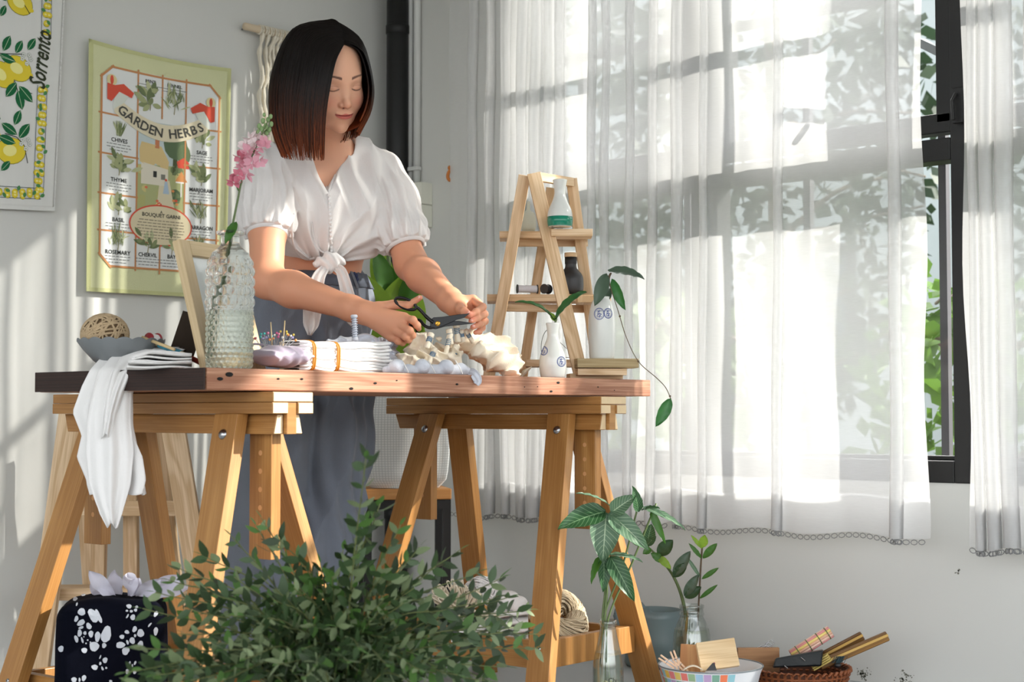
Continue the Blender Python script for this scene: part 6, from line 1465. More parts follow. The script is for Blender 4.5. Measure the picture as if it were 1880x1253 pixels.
o = thing('trailing_vine', 'hoya vine with dark leaves trailing from the tall white vase past the table', 'plant', cV+UPV*.13)
q = G(); vp = catmull([W(1106, 600, dV), W(1110, 545, dV), W(1116, 512, dV-.01), W(1122, 502, dV-.02), W(1119, 520, dV-.03), W(1136, 575, dV-.05), W(1150, 620, dV-.06), W(1172, 664, dV-.08), W(1205, 694, dV-.10), W(1222, 712, dV-.10), W(1232, 734, dV-.10)], 7); q.tube(vp, [.0016]*30+[.0010]*(len(vp)-30), 6); q.obj('stem', TWIG, o, smooth=True)
for x, y in ((1138, 581), (1172, 664), (1230, 728)):
    q = G(); q.ball(W(x, y, dV-.06 if y < 600 else dV-.09), .0028, 8); q.obj('node', TWIG, o, smooth=True)
HOY = mat('waxy hoya leaf', S(72, 92, 74), .35, .2, 14, .1, trans=.12); HOY2 = mat('green hoya leaf', S(52, 110, 52), .35, .25, 14, .1, trans=.3)
bigleaf('leaf', HOY, W(1113, 503, dV-.02), W(1091, 563, dV-.05), .034, -FWD+RGT*.1, o, bend=.06)
bigleaf('leaf', HOY, W(1116, 498, dV-.02), W(1183, 514, dV-.05), .034, UPV*.8-FWD*.7, o, bend=.10, shape=.75)
bigleaf('leaf', HOY2, W(1124, 512, dV-.02), W(1149, 570, dV-.04), .026, -FWD-RGT*.5, o, bend=.06)
bigleaf('leaf', HOY, W(1112, 555, dV-.01), W(1120, 530, dV+.01), .018, -FWD, o, bend=.06)
bigleaf('leaf', HOY2, W(1231, 732, dV-.10), W(1203, 784, dV-.11), .030, -FWD+RGT*.2, o, bend=.05)
# eyeglasses lying behind the small flask
o = thing('eyeglasses', 'thin metal eyeglasses lying on the lowest shelf board behind the small flask', 'glasses', W(1030, 662, 3.95)); q = G()
q.tube([W(1003+9*math.cos(t)-3*math.sin(t), 631+25*math.sin(t), 3.93) for t in np.linspace(0, 2*PI, 25)], .0008, 5, cap=False); q.obj('rim', BLACK, o)
for pts in ([(1010, 612, 3.93), (1040, 640, 3.95), (1052, 640, 3.95)], [(1004, 655, 3.93), (1045, 657, 3.95), (1066, 656, 3.95)], [(1052, 640, 3.95), (1068, 640, 3.97)]): q = G(); q.tube([W(*p) for p in pts], .0009, 5); q.obj('temple', STEEL, o)
q = G(); q.ball(W(1055, 656, 3.95), .004, 8); q.obj('nose_pad', STEEL, o)
# small brush end lying at the far edge of the muslin
# ============================================================ on the trestle trays
ZTR = ZTRAY
def skein(name, label, path, R_, r_, m, n=46, twist=3, seed=1, wr=.0016, cat='yarn', grp=None, loops=False):
    rr = random.Random(seed); P_ = catmull(path, 10); N_ = len(P_); lo = min(p.z for p in P_)
    o = thing(name, label, cat, Vector((sum(p.x for p in P_)/N_, sum(p.y for p in P_)/N_, ZTR)), grp); q = G()
    for k in range(n):
        a0 = rr.random()*2*PI; rad = R_*math.sqrt(rr.random())*1.0 if k % 3 else R_; tw = twist*2*PI*(1+.05*rr.gauss(0, 1)); pts = []
        for i in range(0, N_):
            d = (P_[min(i+1, N_-1)]-P_[max(i-1, 0)]).normalized(); u = d.cross(UPV if abs(d.z) < .9 else RGT).normalized(); v = d.cross(u)
            t = i/(N_-1); env = math.sin(PI*min(1, max(0, .08+.84*t)))**.35; a = a0+tw*t; rj = rad*env*(1+.05*math.sin(i*1.3+k))
            pts.append(P_[i]+u*(rj*math.cos(a))+v*(rj*math.sin(a)))
        q.tube(pts, wr, 5)
    ob = q.obj('strands', m, o, smooth=True); ob['kind'] = 'stuff'; return o
BEI = mat('beige cotton yarn', S(206, 188, 158), .9, .12, 60, .4, 500); WHY = mat('white cotton yarn', S(236, 232, 230), .9, .05, 60, .4, 500)
BR = BR_
def trp(e, v, h): return BR(e, v, ZTR+h)
skein('yarn_skein', 'beige cotton skein curled up on the tray, right behind the trestle leg', [trp(.06, .115, .045), trp(.075, .15, .09), trp(.02, .16, .115), trp(-.04, .15, .08), trp(-.02, .115, .05), trp(.03, .105, .055), trp(.05, .12, .085)], .033, 0, BEI, 150, 1.0, 3, .0017, grp='yarn skeins on the trestle tray')
dw = 3.82
skein('yarn_skein', 'white twisted cotton skein topping the heap on the trestle tray', [W(858, 1112, dw), W(862, 1080, dw), W(884, 1070, dw-.01), W(902, 1080, dw), W(898, 1100, dw), W(878, 1088, dw-.02), W(905, 1076, dw), W(915, 1106, dw+.02)], .016, 0, WHY, 60, 1.5, 5, .0013, grp='yarn skeins on the trestle tray')
o = thing('yarn_ball', 'plump white yarn ball beside the twisted white skein on the tray', 'yarn', W(941, 1122, dw-.02), 'yarn skeins on the trestle tray'); rr = random.Random(3)
for nm, (x, y, r) in (('wad', (935, 1103, .028)), ('wad', (952, 1110, .024))):
    c = W(x, y, dw-.03); lo, hi = bb([c], r+.01)
    f = lambda p: ell(p, c, (r, r, r*.9))-.0014*ridge((p-nv(c))[:, 0]*70+(p-nv(c))[:, 2]*60)-.001*n3(p, 160); P_, F_ = sdf_mesh(f, lo, hi, .0018); from_np(nm, P_, F_, WHY, o)
o = thing('cord_bundle', 'looped cream cord bundle spread at the left of the tray heap', 'yarn', W(835, 1140, dw-.02), 'yarn skeins on the trestle tray'); q = G(); rr = random.Random(11)
for k in range(70):
    t = rr.random(); x = 790+90*t; y = 1098-16*math.sin(t*3.1)+rr.gauss(0, 6); c = W(x, y, dw-.05+rr.gauss(0, .015)); c2 = W(845+rr.gauss(0, 8), 1130+rr.gauss(0, 4), dw-.02)
    u = (c-c2).normalized(); v = u.cross(FWD).normalized(); wv = .0035+.002*rr.random()
    q.tube(catmull([c2-v*wv*.4, c2.lerp(c, .6)-v*wv, c+u*.002-v*wv*.7, c+u*.008, c+u*.002+v*wv*.7, c2.lerp(c, .6)+v*wv, c2+v*wv*.4], 4), .0015, 5)
for k in range(30):
    x = 792+80*rr.random(); y = 1126+14*rr.random(); q.tube(catmull([W(x, y, dw-.06), W(x+14, y-12*rr.random(), dw-.075), W(x+30, y+4, dw-.06), W(x+46, y-4+8*rr.random(), dw-.05)], 5), .0016, 5)
q.obj('cord', mat('cream cord', S(226, 214, 192), .9, .08, 60, .4, 500), o, smooth=True)['kind'] = 'stuff'
o = thing('folded_cloth', 'folded white cloths under the yarn heap on the trestle tray', 'cloth', W(900, 1180, dw-.06))
for k in range(4):
    q = G()
    def fs(i, j, k=k): t = 2*PI*j; c = W(828+142*i, 1178-14*k-6*i-3*math.sin(i*5+k), dw-.055); yy = math.cos(t)*.055; zz = math.copysign(abs(math.sin(t))**.7, math.sin(t))*.0075; return c+FWD*(yy+.06)+UPV*(zz+.001*math.sin(i*20+k*2))
    q.grid(fs, 24, 21); q.obj('folded_layer', WHITEC, o, smooth=True)
# indigo cloth covered box on the near tray, tissue ruffles on top
dI = 3.13; NAVY = mat('indigo dyed cotton', S(7, 9, 20), .95, .2, 30, .4, 500, spec=.08)
cI = W(207, 1180, dI); cI.z = (ZTR+W(207, 1092, dI).z)/2; hI = W(207, 1092, dI).z-ZTR
IX = (RGT*.985+FWD*.17); IY = (FWD*.985-RGT*.17)
def bag(p):
    q = p-nv(cI); x, y, z = q@nv(IX), q@nv(IY), q[:, 2]; tz_ = z/hI; sx = .104+.010*(-tz_)
    a = np.stack([np.abs(x)-sx+.03, np.abs(y)-.055, np.abs(z+.008*np.abs(x)/.1)-hI/2+.03], 1); d = np.linalg.norm(np.maximum(a, 0), axis=1)+np.minimum(a.max(1), 0)-.03
    return d-.0016*np.sin(x*60+z*30)-.001*n3(p, 70)
lo, hi = bb([cI], .16); P_, F_ = sdf_mesh(bag, lo, hi, .004)
o = thing('covered_box', 'indigo box cover with white flower print inside the near trestle', 'box', Vector((cI.x, cI.y, ZTR))); from_np('cover', P_, F_, NAVY, o)
FLW = mat('white resist print', S(186, 190, 198), .9, .05, 30, .3, 400)
q = G()
def onbag(x, y): return surf(bag, W(x, y, dI-.25), ray(x, y).normalized(), 60)-ray(x, y).normalized()*.0012
def bp_(cx, cy, rx, ry, a=0, n=11, wob=.15):
    pts = [onbag(cx+(rx*math.cos(t)*(1+wob*math.sin(t*3+cx)))*math.cos(a)-ry*math.sin(t)*math.sin(a), cy+(rx*math.cos(t)*(1+wob*math.sin(t*3+cx)))*math.sin(a)+ry*math.sin(t)*math.cos(a)) for t in [2*PI*k/n for k in range(n)]]
    c = onbag(cx, cy); q.add([c]+pts, [(0, (k+1) % n+1, k+1) for k in range(n)])
for a in [(150,1124,7,7,0), (171,1131,8,14,-.5), (181,1132,4,14,-.4), (140,1137,3.5,6,.3), (149,1144,8,5,-.6), (163,1150,4.5,6.5,-.5), (195,1165,9,16,.25), (146,1163,4,7,.1), (156,1163,3,3.5,0), (167,1165,4.5,6.5,0), (179,1170,5,10,.1), (140,1174,3.5,7,-.3), (151,1176,2,6,-.3), (173,1188,9,9,.3), (191,1186,4,5,.2), (155,1195,5.5,5,.2), (149,1153,5,2.4,-.3), (161,1176,1.5,1.5,0), (166,1180,1.5,1.5,0), (158,1182,1.5,1.5,0), (154,1170,1.3,1.3,0),
          (237,1114,5,4,.3), (251,1115,3,2.5,0), (241,1123,3,2.5,0), (249,1121,3,3,0), (244,1134,4.5,5.5,.2), (233,1122,2.5,2,0), (234,1132,1.6,4.5,.5), (286,1128,3.5,6,.5), (275,1148,1.6,5,.7), (286,1160,4,8,.1),
          (221,1185,8.5,6,-.1), (231,1196,6.5,8,.6), (224,1170,4.5,4,0), (233,1161,4.5,3.5,.3), (247,1156,4,6,.4), (258,1163,6.5,7.5,0), (243,1177,5,6.5,-.3), (234,1180,2.2,4.5,-.3), (258,1183,5,6,.4), (248,1168,2.2,3,0),
          (174,1226,6,5,.2), (193,1213,4.5,5.5,.3), (184,1219,2.2,3.2,.2), (188,1228,2,4,-.4), (195,1227,2,2,0), (184,1207,1.2,4,.4), (238,1219,2,4.5,.2), (248,1218,2,4,.4), (243,1223,1.5,3,0), (234,1234,3.5,5,0), (247,1235,3,3.5,0), (112,1192,5,6,.3), (136,1249,5,5,.2), (154,1246,4,6,.3), (146,1249,2,4,0), (203,1252,3,3,0), (138,1100,4.5,3.5,-.5), (153,1093,4,2,-.2), (141,1110,1.6,3.5,.3)]: bp_(*a)
q.obj('flower_print', FLW, o)['kind'] = 'stuff'
o = thing('tissue', 'ruffled white tissue sticking up from the indigo box', 'tissue', cI+UPV*(hI/2)); rr = random.Random(7); TIS = mat('white tissue', S(222, 220, 232), .8, .04, 20, .2, trans=.3)
for k, (a, b, w_) in enumerate([((215, 1098), (163, 1047), .030), ((200, 1100), (166, 1068), .028), ((225, 1100), (212, 1046), .036), ((240, 1100), (234, 1054), .032), ((250, 1098), (298, 1062), .034), ((262, 1100), (340, 1058), .038), ((270, 1102), (352, 1080), .030), ((235, 1102), (256, 1062), .026), ((215, 1102), (185, 1080), .036)]):
    bigleaf('ruffle', TIS, W(*a, dI+.01*(k % 3)), W(*b, dI-.02+.015*(k % 4)), w_, -FWD+RGT*rr.gauss(0, .5)+UPV*.2, o, bend=rr.gauss(.05, .1), cup=.25, wav=.003, shape=1.3)
# ============================================================ foliage in the foreground
EUC = LEAFG; o = thing('foliage_bouquet', 'big blurred bunch of small-leaved green branches in front of the trestles', 'plant', W(620, 1253, 2.42).xy.to_3d())
vb = W(620, 1253, 2.42); q = G(); q.lathe((vb.x, vb.y, 0), [(0, .001), (.07, .001), (.085, .05), (.08, .16), (.05, .205), (.055, .22), (.05, .215), (.045, .2), (.075, .15), (.078, .05), (0, .01)], 32); q.obj('pot', mat('stoneware', S(150, 140, 128), .6, .1, 20, .1), o, smooth=True)
rr = random.Random(21); E_M = [mat('eucalyptus deep', S(46, 64, 34), .5, .3, 8, .1, trans=.12), EUC, mat('eucalyptus pale', S(128, 144, 104), .55, .25, 8, .1, trans=.15), mat('eucalyptus fresh', S(84, 122, 58), .5, .3, 8, .1, trans=.25)]
LME = [leafmesh('leaf', m, 1, .42, .12, .10, 4) for m in E_M]
tips = [(250,1190,2.2), (262,1118,2.35), (285,1088,2.4), (330,1045,2.4), (372,1020,2.45), (425,985,2.45), (470,965,2.45), (512,990,2.4), (545,1020,2.4), (588,1035,2.4), (630,1010,2.35), (672,955,2.3), (698,925,2.3), (672,842,2.15), (735,965,2.35), (770,1005,2.4), (800,1040,2.4), (845,1010,2.45), (880,1050,2.5),
        (905,1100,2.55), (940,1095,2.6), (975,1120,2.65), (985,1165,2.6), (985,1190,2.55), (940,1160,2.5), (900,1150,2.5), (880,1205,2.4), (930,1225,2.4), (820,1120,2.4), (760,1080,2.35), (700,1060,2.3), (650,1080,2.3), (590,1090,2.3), (540,1080,2.3), (480,1060,2.35), (430,1060,2.35), (390,1090,2.3), (350,1120,2.3), (330,1165,2.25), (300,1225,2.15), (230,1235,2.1), (250,1262,2.1), (350,1250,2.1),
        (420,1130,2.2), (470,1140,2.2), (520,1150,2.2), (570,1150,2.2), (620,1150,2.2), (680,1140,2.2), (730,1150,2.25), (790,1170,2.3), (840,1180,2.35), (450,1210,2.1), (510,1220,2.1), (580,1220,2.1), (640,1215,2.1), (710,1220,2.1), (770,1230,2.15), (840,1240,2.2), (890,1250,2.3), (400,1180,2.15), (500,1100,2.25), (610,1060,2.3), (860,1110,2.45), (930,1130,2.55), (560,1190,2.15), (660,1190,2.15), (760,1200,2.2), (705,1100,2.25)]
leaves = []; stems = []
for (tx_, ty_2, td) in tips+[(a+rr.gauss(0, 25), b+rr.gauss(0, 22)+12, c+rr.gauss(0, .06)) for a, b, c in tips[::3]]:
    tip = W(tx_, ty_2, td); bs = Vector((vb.x, vb.y, .21))+Vector((rr.gauss(0,.014), rr.gauss(0,.014), 0)); m1 = bs.lerp(tip, .45)+UPV*(.05+.03*rr.random())+(tip-bs)*0
    P_ = catmull([bs, m1, tip], 10); stems.append(P_); Ls = sum((b-a).length for a, b in zip(P_, P_[1:])); acc = 0; nxt = Ls*.30; k = 0
    for a, b in zip(P_, P_[1:]):
        seg = (b-a).length
        while acc+seg > nxt:
            p = a.lerp(b, (nxt-acc)/seg); d = (b-a).normalized(); u = d.orthogonal().normalized(); v = d.cross(u); an = k*1.57+rr.random()*.8
            sz = (.036-.010*nxt/Ls)*(.7+.6*rr.random())
            for s in (1, -1):
                out = (u*math.cos(an)+v*math.sin(an))*s; dr = (d*.75+out*.8+UPV*.1*rr.gauss(0, 1)).normalized(); leaves.append((p, dr, out.cross(d)+Vector((rr.gauss(0,.4), rr.gauss(0,.4), rr.gauss(0,.4))), sz, rr.choices((0, 1, 2, 3), (.30, .34, .24, .12))[0]))
            nxt += .019; k += 1
        acc += seg
    leaves.append((tip, (P_[-1]-P_[-3]).normalized(), UPV+RGT*.1, .018, 3))
stm = G()
for P_ in stems: stm.tube(P_, [.0022-.0014*i/(len(P_)-1) for i in range(len(P_))], 5)
stm.obj('twigs', mat('green brown twig', S(104, 112, 66), .7, .2, 20, .1), o, smooth=True)['kind'] = 'stuff'
def score(L_): 
    d = (L_[0]-CAM).dot(FWD); return L_[3]/d*(1+.2*rr.random())
def inview(p):
    v = p-CAM; d = v.dot(FWD); x = 940+v.dot(RGT)/d*2880; y = 760-v.z/d*2880; return 0 < x < 1880 and 0 < y < 1245
leaves.sort(key=lambda L_: (inview(L_[0]), score(L_)), reverse=True)
for (p, dr, up, s, mi) in leaves[:298]:
    ob = bpy.data.objects.new('leaf', LME[mi]); COL.objects.link(ob); ob.parent = o; ob.matrix_local = Matrix.Translation(-ORG[o.name]) @ frame_m(p, dr, up, s)
for mi in range(4):
    q = G(); me = LME[mi]; V_ = [v.co.copy() for v in me.vertices]; F_ = [tuple(f.vertices) for f in me.polygons]
    for (p, dr, up, s, m_) in leaves[298:]:
        if m_ == mi: M = frame_m(p, dr, up, s); q.add([M @ v for v in V_], F_)
    q.obj('foliage', E_M[mi], o, smooth=True)['kind'] = 'stuff'
# ============================================================ floor things, right
SYN = veined('syngonium leaf', S(44, 84, 48), S(120, 154, 112)); SYV = veined('silver green leaf', S(84, 116, 88), S(160, 182, 150)); LIQ = glass('clear water', (.90, .92, .86, 1), 0, 1.33, False, .04)
BGL = glass('bottle glass', (.90, .93, .915, 1), .0, 1.45, False, .14)
dB = 3.60; cB = W(1115, 760, dB); cB.z = .0008
def HB(py): return W(1115, py, dB).z
o = thing('glass_bottle', 'clear milk bottle of water with a rooted green cutting by the trestle leg', 'bottle', cB)
kB = dB/2880; q = G(); z0 = cB.z
pf = [(0, 0), (26*kB, 0), (28*kB, .006), (28*kB, HB(1225)), (25*kB, HB(1205)), (17*kB, HB(1170)), (14.5*kB, HB(1155)), (14.5*kB, HB(1150)), (17*kB, HB(1149)), (17*kB, HB(1140)), (15*kB, HB(1139)), (13.5*kB, HB(1150)), (13.5*kB, HB(1157)), (24*kB, HB(1205)), (26.5*kB, HB(1225)), (26.5*kB, .008), (0, .006)]
q.lathe(cB, pf, 40); q.obj('glass_wall', BGL, o, smooth=True)
q = G(); q.lathe(cB+UPV*.0085, [(0, 0), (26*kB, 0), (26*kB, HB(1225)), (23.5*kB, HB(1205)), (0, HB(1205))], 40); q.obj('water', LIQ, o)
vs, fs = textmesh('Che', .020); q = G(); R_ = 28.4*kB
q.add([Vector((cB.x, cB.y, HB(1250)))+RGT*(R_*math.sin(.55+(vx-.012)/R_*.75))-FWD*(R_*math.cos(.55+(vx-.012)/R_*.75))+UPV*vy*.8 for vx, vy, _ in vs], fs); q.obj('lettering', mat('dark ink', S(44, 48, 40), .6, .1, 20, 0), o)
o = thing('rooted_plant', 'arrow-leaved green plant rooted in the clear milk bottle', 'plant', cB+UPV*.01); rr = random.Random(5); ROOT = mat('pale roots', S(178, 168, 92), .6, .2, 40, .1)
tops = [(1116, 945), (1104, 1025), (1170, 935), (1205, 925), (1112, 1030)]
for x, y in tops:
    q = G(); q.tube(catmull([cB+UPV*.06+RGT*rr.gauss(0, .004), W(1113+rr.gauss(0, 3), 1150, dB), W((1113+x)/2+2, (1140+y)/2, dB), W(x, y, dB-.01)], 8), .0024, 7); q.obj('stem', STEM, o, smooth=True)
q = G()
for k in range(34):
    p = cB+UPV*(.075+.02*rr.random())+RGT*rr.gauss(0, .006)+FWD*rr.gauss(0, .006); pts = [p]
    for j in range(6): p = p+Vector((rr.gauss(0, .008), rr.gauss(0, .008), -.011)); dd_ = Vector((p.x-cB.x, p.y-cB.y, 0)); p = p-dd_*max(0, 1-.024/max(dd_.length, 1e-6)) if dd_.length > .024 else p; p.z = max(p.z, .02); pts.append(p)
    q.tube(catmull(pts, 3), .0010, 4)
q.obj('roots', ROOT, o, smooth=True)['kind'] = 'stuff'
for a, b, w_, m_, nr in [((1112, 940), (1024, 974), .058, SYN, UPV*.7-FWD), ((1113, 942), (1106, 1034), .070, SYV, -FWD+UPV*.35), ((1118, 942), (1190, 1012), .048, SYV, -FWD+UPV*.4), ((1122, 942), (1170, 910), .040, SYV, -FWD+UPV*.4), ((1120, 930), (1057, 907), .020, SYV, UPV-FWD*.3),
    ((1172, 940), (1160, 892), .026, SYN, -FWD+RGT*.4), ((1178, 938), (1212, 935), .020, SYN, UPV-FWD*.5), ((1185, 935), (1258, 975), .022, SYV, UPV-FWD*.6), ((1195, 938), (1222, 1000), .018, LEAFM, -FWD), ((1180, 932), (1225, 955), .016, SYV, UPV-FWD),
    ((1108, 1022), (1106, 1088), .034, SYN, -FWD+RGT*.3), ((1120, 1022), (1165, 1106), .044, SYN, -FWD+UPV*.2), ((1104, 1022), (1086, 1074), .020, LEAFM, -FWD-RGT*.6), ((1118, 1020), (1180, 1034), .022, SYV, UPV-FWD*.4)]:
    bigleaf('leaf', m_, W(*a, dB-.01), W(*b, dB-.04+.03*rr.random()), w_, nr, o, bend=.08, cup=.14, shape=.6)
dJ = 4.05; cJ = W(1268, 760, dJ); cJ.z = .0008; kJ = dJ/2880
def HJ(py): return W(1268, py, dJ).z
o = thing('glass_jar', 'round-shouldered clear glass jar of water behind the painted bowl', 'jar', cJ)
q = G(); q.lathe(cJ, [(0, 0), (32*kJ, 0), (36*kJ, .01), (36*kJ, HJ(1200)), (33*kJ, HJ(1165)), (26*kJ, HJ(1143)), (21*kJ, HJ(1133)), (21*kJ, HJ(1131)), (22.5*kJ, HJ(1130)), (22.5*kJ, HJ(1127)), (21*kJ, HJ(1126)), (21*kJ, HJ(1118)), (22.5*kJ, HJ(1117)), (22.5*kJ, HJ(1112)), (20*kJ, HJ(1111)), (19.5*kJ, HJ(1130)), (25*kJ, HJ(1145)), (34*kJ, HJ(1200)), (34*kJ, .012), (0, .008)], 44); q.obj('glass_wall', BGL, o, smooth=True)
q = G(); q.lathe(cJ+UPV*.013, [(0, 0), (33.4*kJ, 0), (33.4*kJ, HJ(1200)), (31.5*kJ, HJ(1165)), (0, HJ(1165))], 40); q.obj('water', LIQ, o)
o = thing('jar_cutting', 'green cutting with oval leaves leaning left out of the round glass jar', 'plant', cJ+UPV*.02)
q = G(); q.tube(catmull([cJ+UPV*.03, W(1262, 1160, dJ), W(1254, 1105, dJ), W(1238, 1062, dJ), W(1215, 1030, dJ-.01), W(1185, 1000, dJ-.02)], 7), [.0058-.0001*k for k in range(36)], 8); q.obj('stem', STEM, o, smooth=True)
OV = LEAFM
for a, b, w_, m_ in [((1187, 1002), (1196, 962), .034, SYN), ((1185, 1004), (1150, 985), .022, LEAFM), ((1195, 1008), (1180, 1018), .018, LEAFM), ((1208, 1020), (1236, 992), .036, LEAFD), ((1206, 1020), (1232, 1046), .020, LEAFB), ((1218, 1032), (1194, 1016), .022, LEAFM), ((1236, 1058), (1268, 1012), .030, HOY), ((1236, 1060), (1262, 1034), .026, LEAFD), ((1256, 1095), (1283, 1055), .026, HOY), ((1258, 1098), (1288, 1078), .028, LEAFD), ((1186, 1003), (1205, 985), .02, SYN)]:
    bigleaf('leaf', m_, W(*a, dJ-.02), W(*b, dJ-.03), w_, -FWD+UPV*.3, o, bend=.06, cup=.12, shape=.9)
o = thing('jar_cutting', 'upright cutting with small bright leaves standing in the round glass jar', 'plant', cJ+UPV*.02+RGT*.01)
q = G(); q.tube(catmull([cJ+UPV*.03+RGT*.012, W(1280, 1160, dJ), W(1283, 1105, dJ), W(1286, 1050, dJ), W(1289, 1005, dJ)], 7), .0024, 8); q.obj('stem', TWIG, o, smooth=True)
for a, b, w_, m_ in [((1289, 1006), (1294, 982), .024, LEAFB), ((1289, 1008), (1268, 983), .011, LEAFB), ((1290, 1026), (1317, 998), .020, LEAFM), ((1288, 1026), (1264, 998), .012, LEAFM), ((1288, 1064), (1320, 1043), .013, LEAFM), ((1286, 1062), (1258, 1020), .010, SYV), ((1284, 1100), (1318, 1074), .012, LEAFM)]:
    bigleaf('leaf', m_, W(*a, dJ-.01), W(*b, dJ-.02), w_, -FWD+UPV*.3, o, bend=.05, cup=.12, shape=.95)
# watering can
dC = 4.40; cC = W(1200, 760, dC); cC.z = .0008; CAN = mat('grey green enamel', S(112, 128, 130), .35, .06, 10, .05)
o = thing('watering_can', 'grey-green watering can on the floor between trestle leg and glass jar', 'watering can', cC); zc_ = W(1200, 1120, dC).z
q = G(); q.lathe(cC, [(0, 0), (.078, 0), (.084, .01), (.080, zc_*.5), (.070, zc_*.86), (.076, zc_), (.073, zc_), (.066, zc_*.86), (.076, zc_*.5), (.078, .012), (0, .012)], 44)
q.v = [(x, y, z+(.012*((Vector((x, y, 0))-Vector((cC.x, cC.y, 0))).dot(RGT)/.075 < -.3)*((z-zc_*.8)/(zc_*.2)) if z > zc_*.8 else 0)) for x, y, z in q.v]; q.obj('can_body', CAN, o, smooth=True)
q = G(); q.tube(catmull([cC-RGT*.07+UPV*zc_*.5, cC-RGT*.095+UPV*zc_*.75, cC-RGT*.105+UPV*(zc_*.93), cC-RGT*.112+UPV*(zc_*.95)], 5), [.016-.0004*k for k in range(16)], 12); q.obj('spout', CAN, o, smooth=True)
q = G(); q.tube(catmull([cC+RGT*.07+UPV*zc_*.9, cC+RGT*.115+UPV*zc_*.85, cC+RGT*.11+UPV*zc_*.4, cC+RGT*.08+UPV*zc_*.25], 6), .007, 8); q.obj('handle', CAN, o, smooth=True)
# painted enamel bowl
dE = 3.72; cE = W(1302, 760, dE); cE.z = .0008; kE = dE/2880; zE = W(1302, 1222, dE).z; RE = 94*kE
EN = mat('white enamel', S(226, 228, 232), .3, .04, 10, .05)
o = thing('bowl', 'white enamel bowl with a pastel checked band, full of wooden blocks', 'bowl', cE)
q = G(); q.lathe(cE, [(0, 0), (RE*.62, 0), (RE*.68, .006), (RE*.86, zE*.45), (RE*.96, zE*.86), (RE, zE*.97), (RE*1.01, zE), (RE*.985, zE*.99), (RE*.94, zE*.86), (RE*.84, zE*.45), (RE*.64, .010), (0, .008)], 64); q.obj('bowl_body', EN, o, smooth=True)
q = G(); q.tube([cE+Vector((RE*1.005*math.cos(t), RE*1.005*math.sin(t), zE)) for t in np.linspace(0, 2*PI, 65)], .0018, 6, cap=False); q.obj('rim', mat('worn grey rim', S(120, 128, 132), .4, .3, 60), o, smooth=True)
PC = [S(226,120,110), S(236,190,80), S(126,170,150), S(150,180,140), S(230,130,130), S(240,130,90), S(160,196,222), S(226,200,110), S(150,200,210), S(190,160,200)]; PM = [mat('enamel square %s' % 'abcdefghij'[k], c, .35, .1, 30, 0) for k, c in enumerate(PC)]
n_ = 40
for row in range(2):
    for k in range(n_):
        a0 = 2*PI*k/n_; t0, t1 = (.80-.19*row), (.80-.19*row)+.16
        mid_a = a0+PI/n_; dv = Vector((math.cos(mid_a), math.sin(mid_a), 0))
        if dv.dot(-FWD) < -.1 or dv.dot(RGT) > .42: continue
        q = G(); rr_ = lambda t: lerpk(t, [(.45, .86), (.86, .96), (.97, 1)])*RE+.0006
        P4 = [(a0+.01, t0), (a0+2*PI/n_-.01, t0), (a0+2*PI/n_-.01, t1), (a0+.01, t1)]
        q.add([cE+Vector((rr_(t)*math.cos(a), rr_(t)*math.sin(a), zE*t)) for a, t in P4], [(0, 1, 2, 3)]); q.obj('painted_square', PM[(k*3+row*5) % 10], o)
BLK = wood('pale pine block', S(206, 172, 126), S(230, 202, 160), .6, 16, 9)
def block(label, cpx, cpy, d, sx, sy, sz, ax, az, m_=BLK, name='wooden_block', cat='block', grp='wooden blocks in the bowl'):
    ax = V3(ax).normalized(); az = V3(az); az = (az-ax*az.dot(ax)).normalized(); ay = az.cross(ax); q = G(); q.box(W(cpx, cpy, d), sx, sy, sz, ax, ay, az); ob = q.obj(name, m_, None, bevel=.0012); return tag(ob, label, cat, grp)
block('square pine block leaning out of the enamel bowl, in front', 1317, 1203, 3.70, .092, .016, .066, RGT+UPV*.12+FWD*.1, UPV-RGT*.28+FWD*.35)
block('orange-brown pine block standing behind the leaning one in the bowl', 1272, 1212, 3.76, .060, .016, .070, RGT-UPV*.05-FWD*.2, UPV+FWD*.1, wood('brown pine block', S(186, 130, 82), S(206, 156, 104), .6, 16, 9))
PEGM = mat('bare peg wood', S(226, 190, 160), .7, .08, 30, .1)
for k, (x, y, a, lab) in enumerate(((1225, 1216, .6, 'wooden peg lying at the left inside the enamel bowl'), (1240, 1212, 1.2, 'upright wooden peg leaning on the brown block in the bowl'), (1249, 1222, .8, 'wooden peg lowest against the brown block in the bowl'))):
    o = thing('clothes_peg', lab, 'clothes peg', W(x, y+6, 3.70), 'wooden pegs in the bowl'); dr = (RGT*-math.cos(a)+UPV*math.sin(a)).normalized(); nr = dr.cross(FWD).normalized(); c = W(x, y, 3.70)
    for s in (-1, 1): q = G(); q.beam(c+nr*s*.0032-dr*.022, c+nr*s*.0042+dr*.022, .006, .0045, side=FWD); q.obj('peg_half', PEGM, o, bevel=.0015)
    q = G(); q.tube([c+nr*.006+dr*.001-FWD*.002, c-nr*.006+dr*.001-FWD*.002], .0012, 6); q.obj('spring', STEEL, o)
o = thing('pen_cap', 'small dark pointed cap lying in front of the leaning block', 'cap', W(1303, 1228, 3.66)); q = G(); q.hexa([W(1296, 1232, 3.67), W(1316, 1232, 3.67), W(1316, 1232, 3.65), W(1296, 1232, 3.65), W(1308, 1218, 3.665), W(1312, 1219, 3.665), W(1312, 1219, 3.655), W(1308, 1218, 3.655)]); q.obj('cap_body', MATB, o); q = G(); q.ball(W(1311, 1219, 3.66), .003, 8); q.obj('tip', mat('pinkish tip', S(150, 90, 90), .6), o)
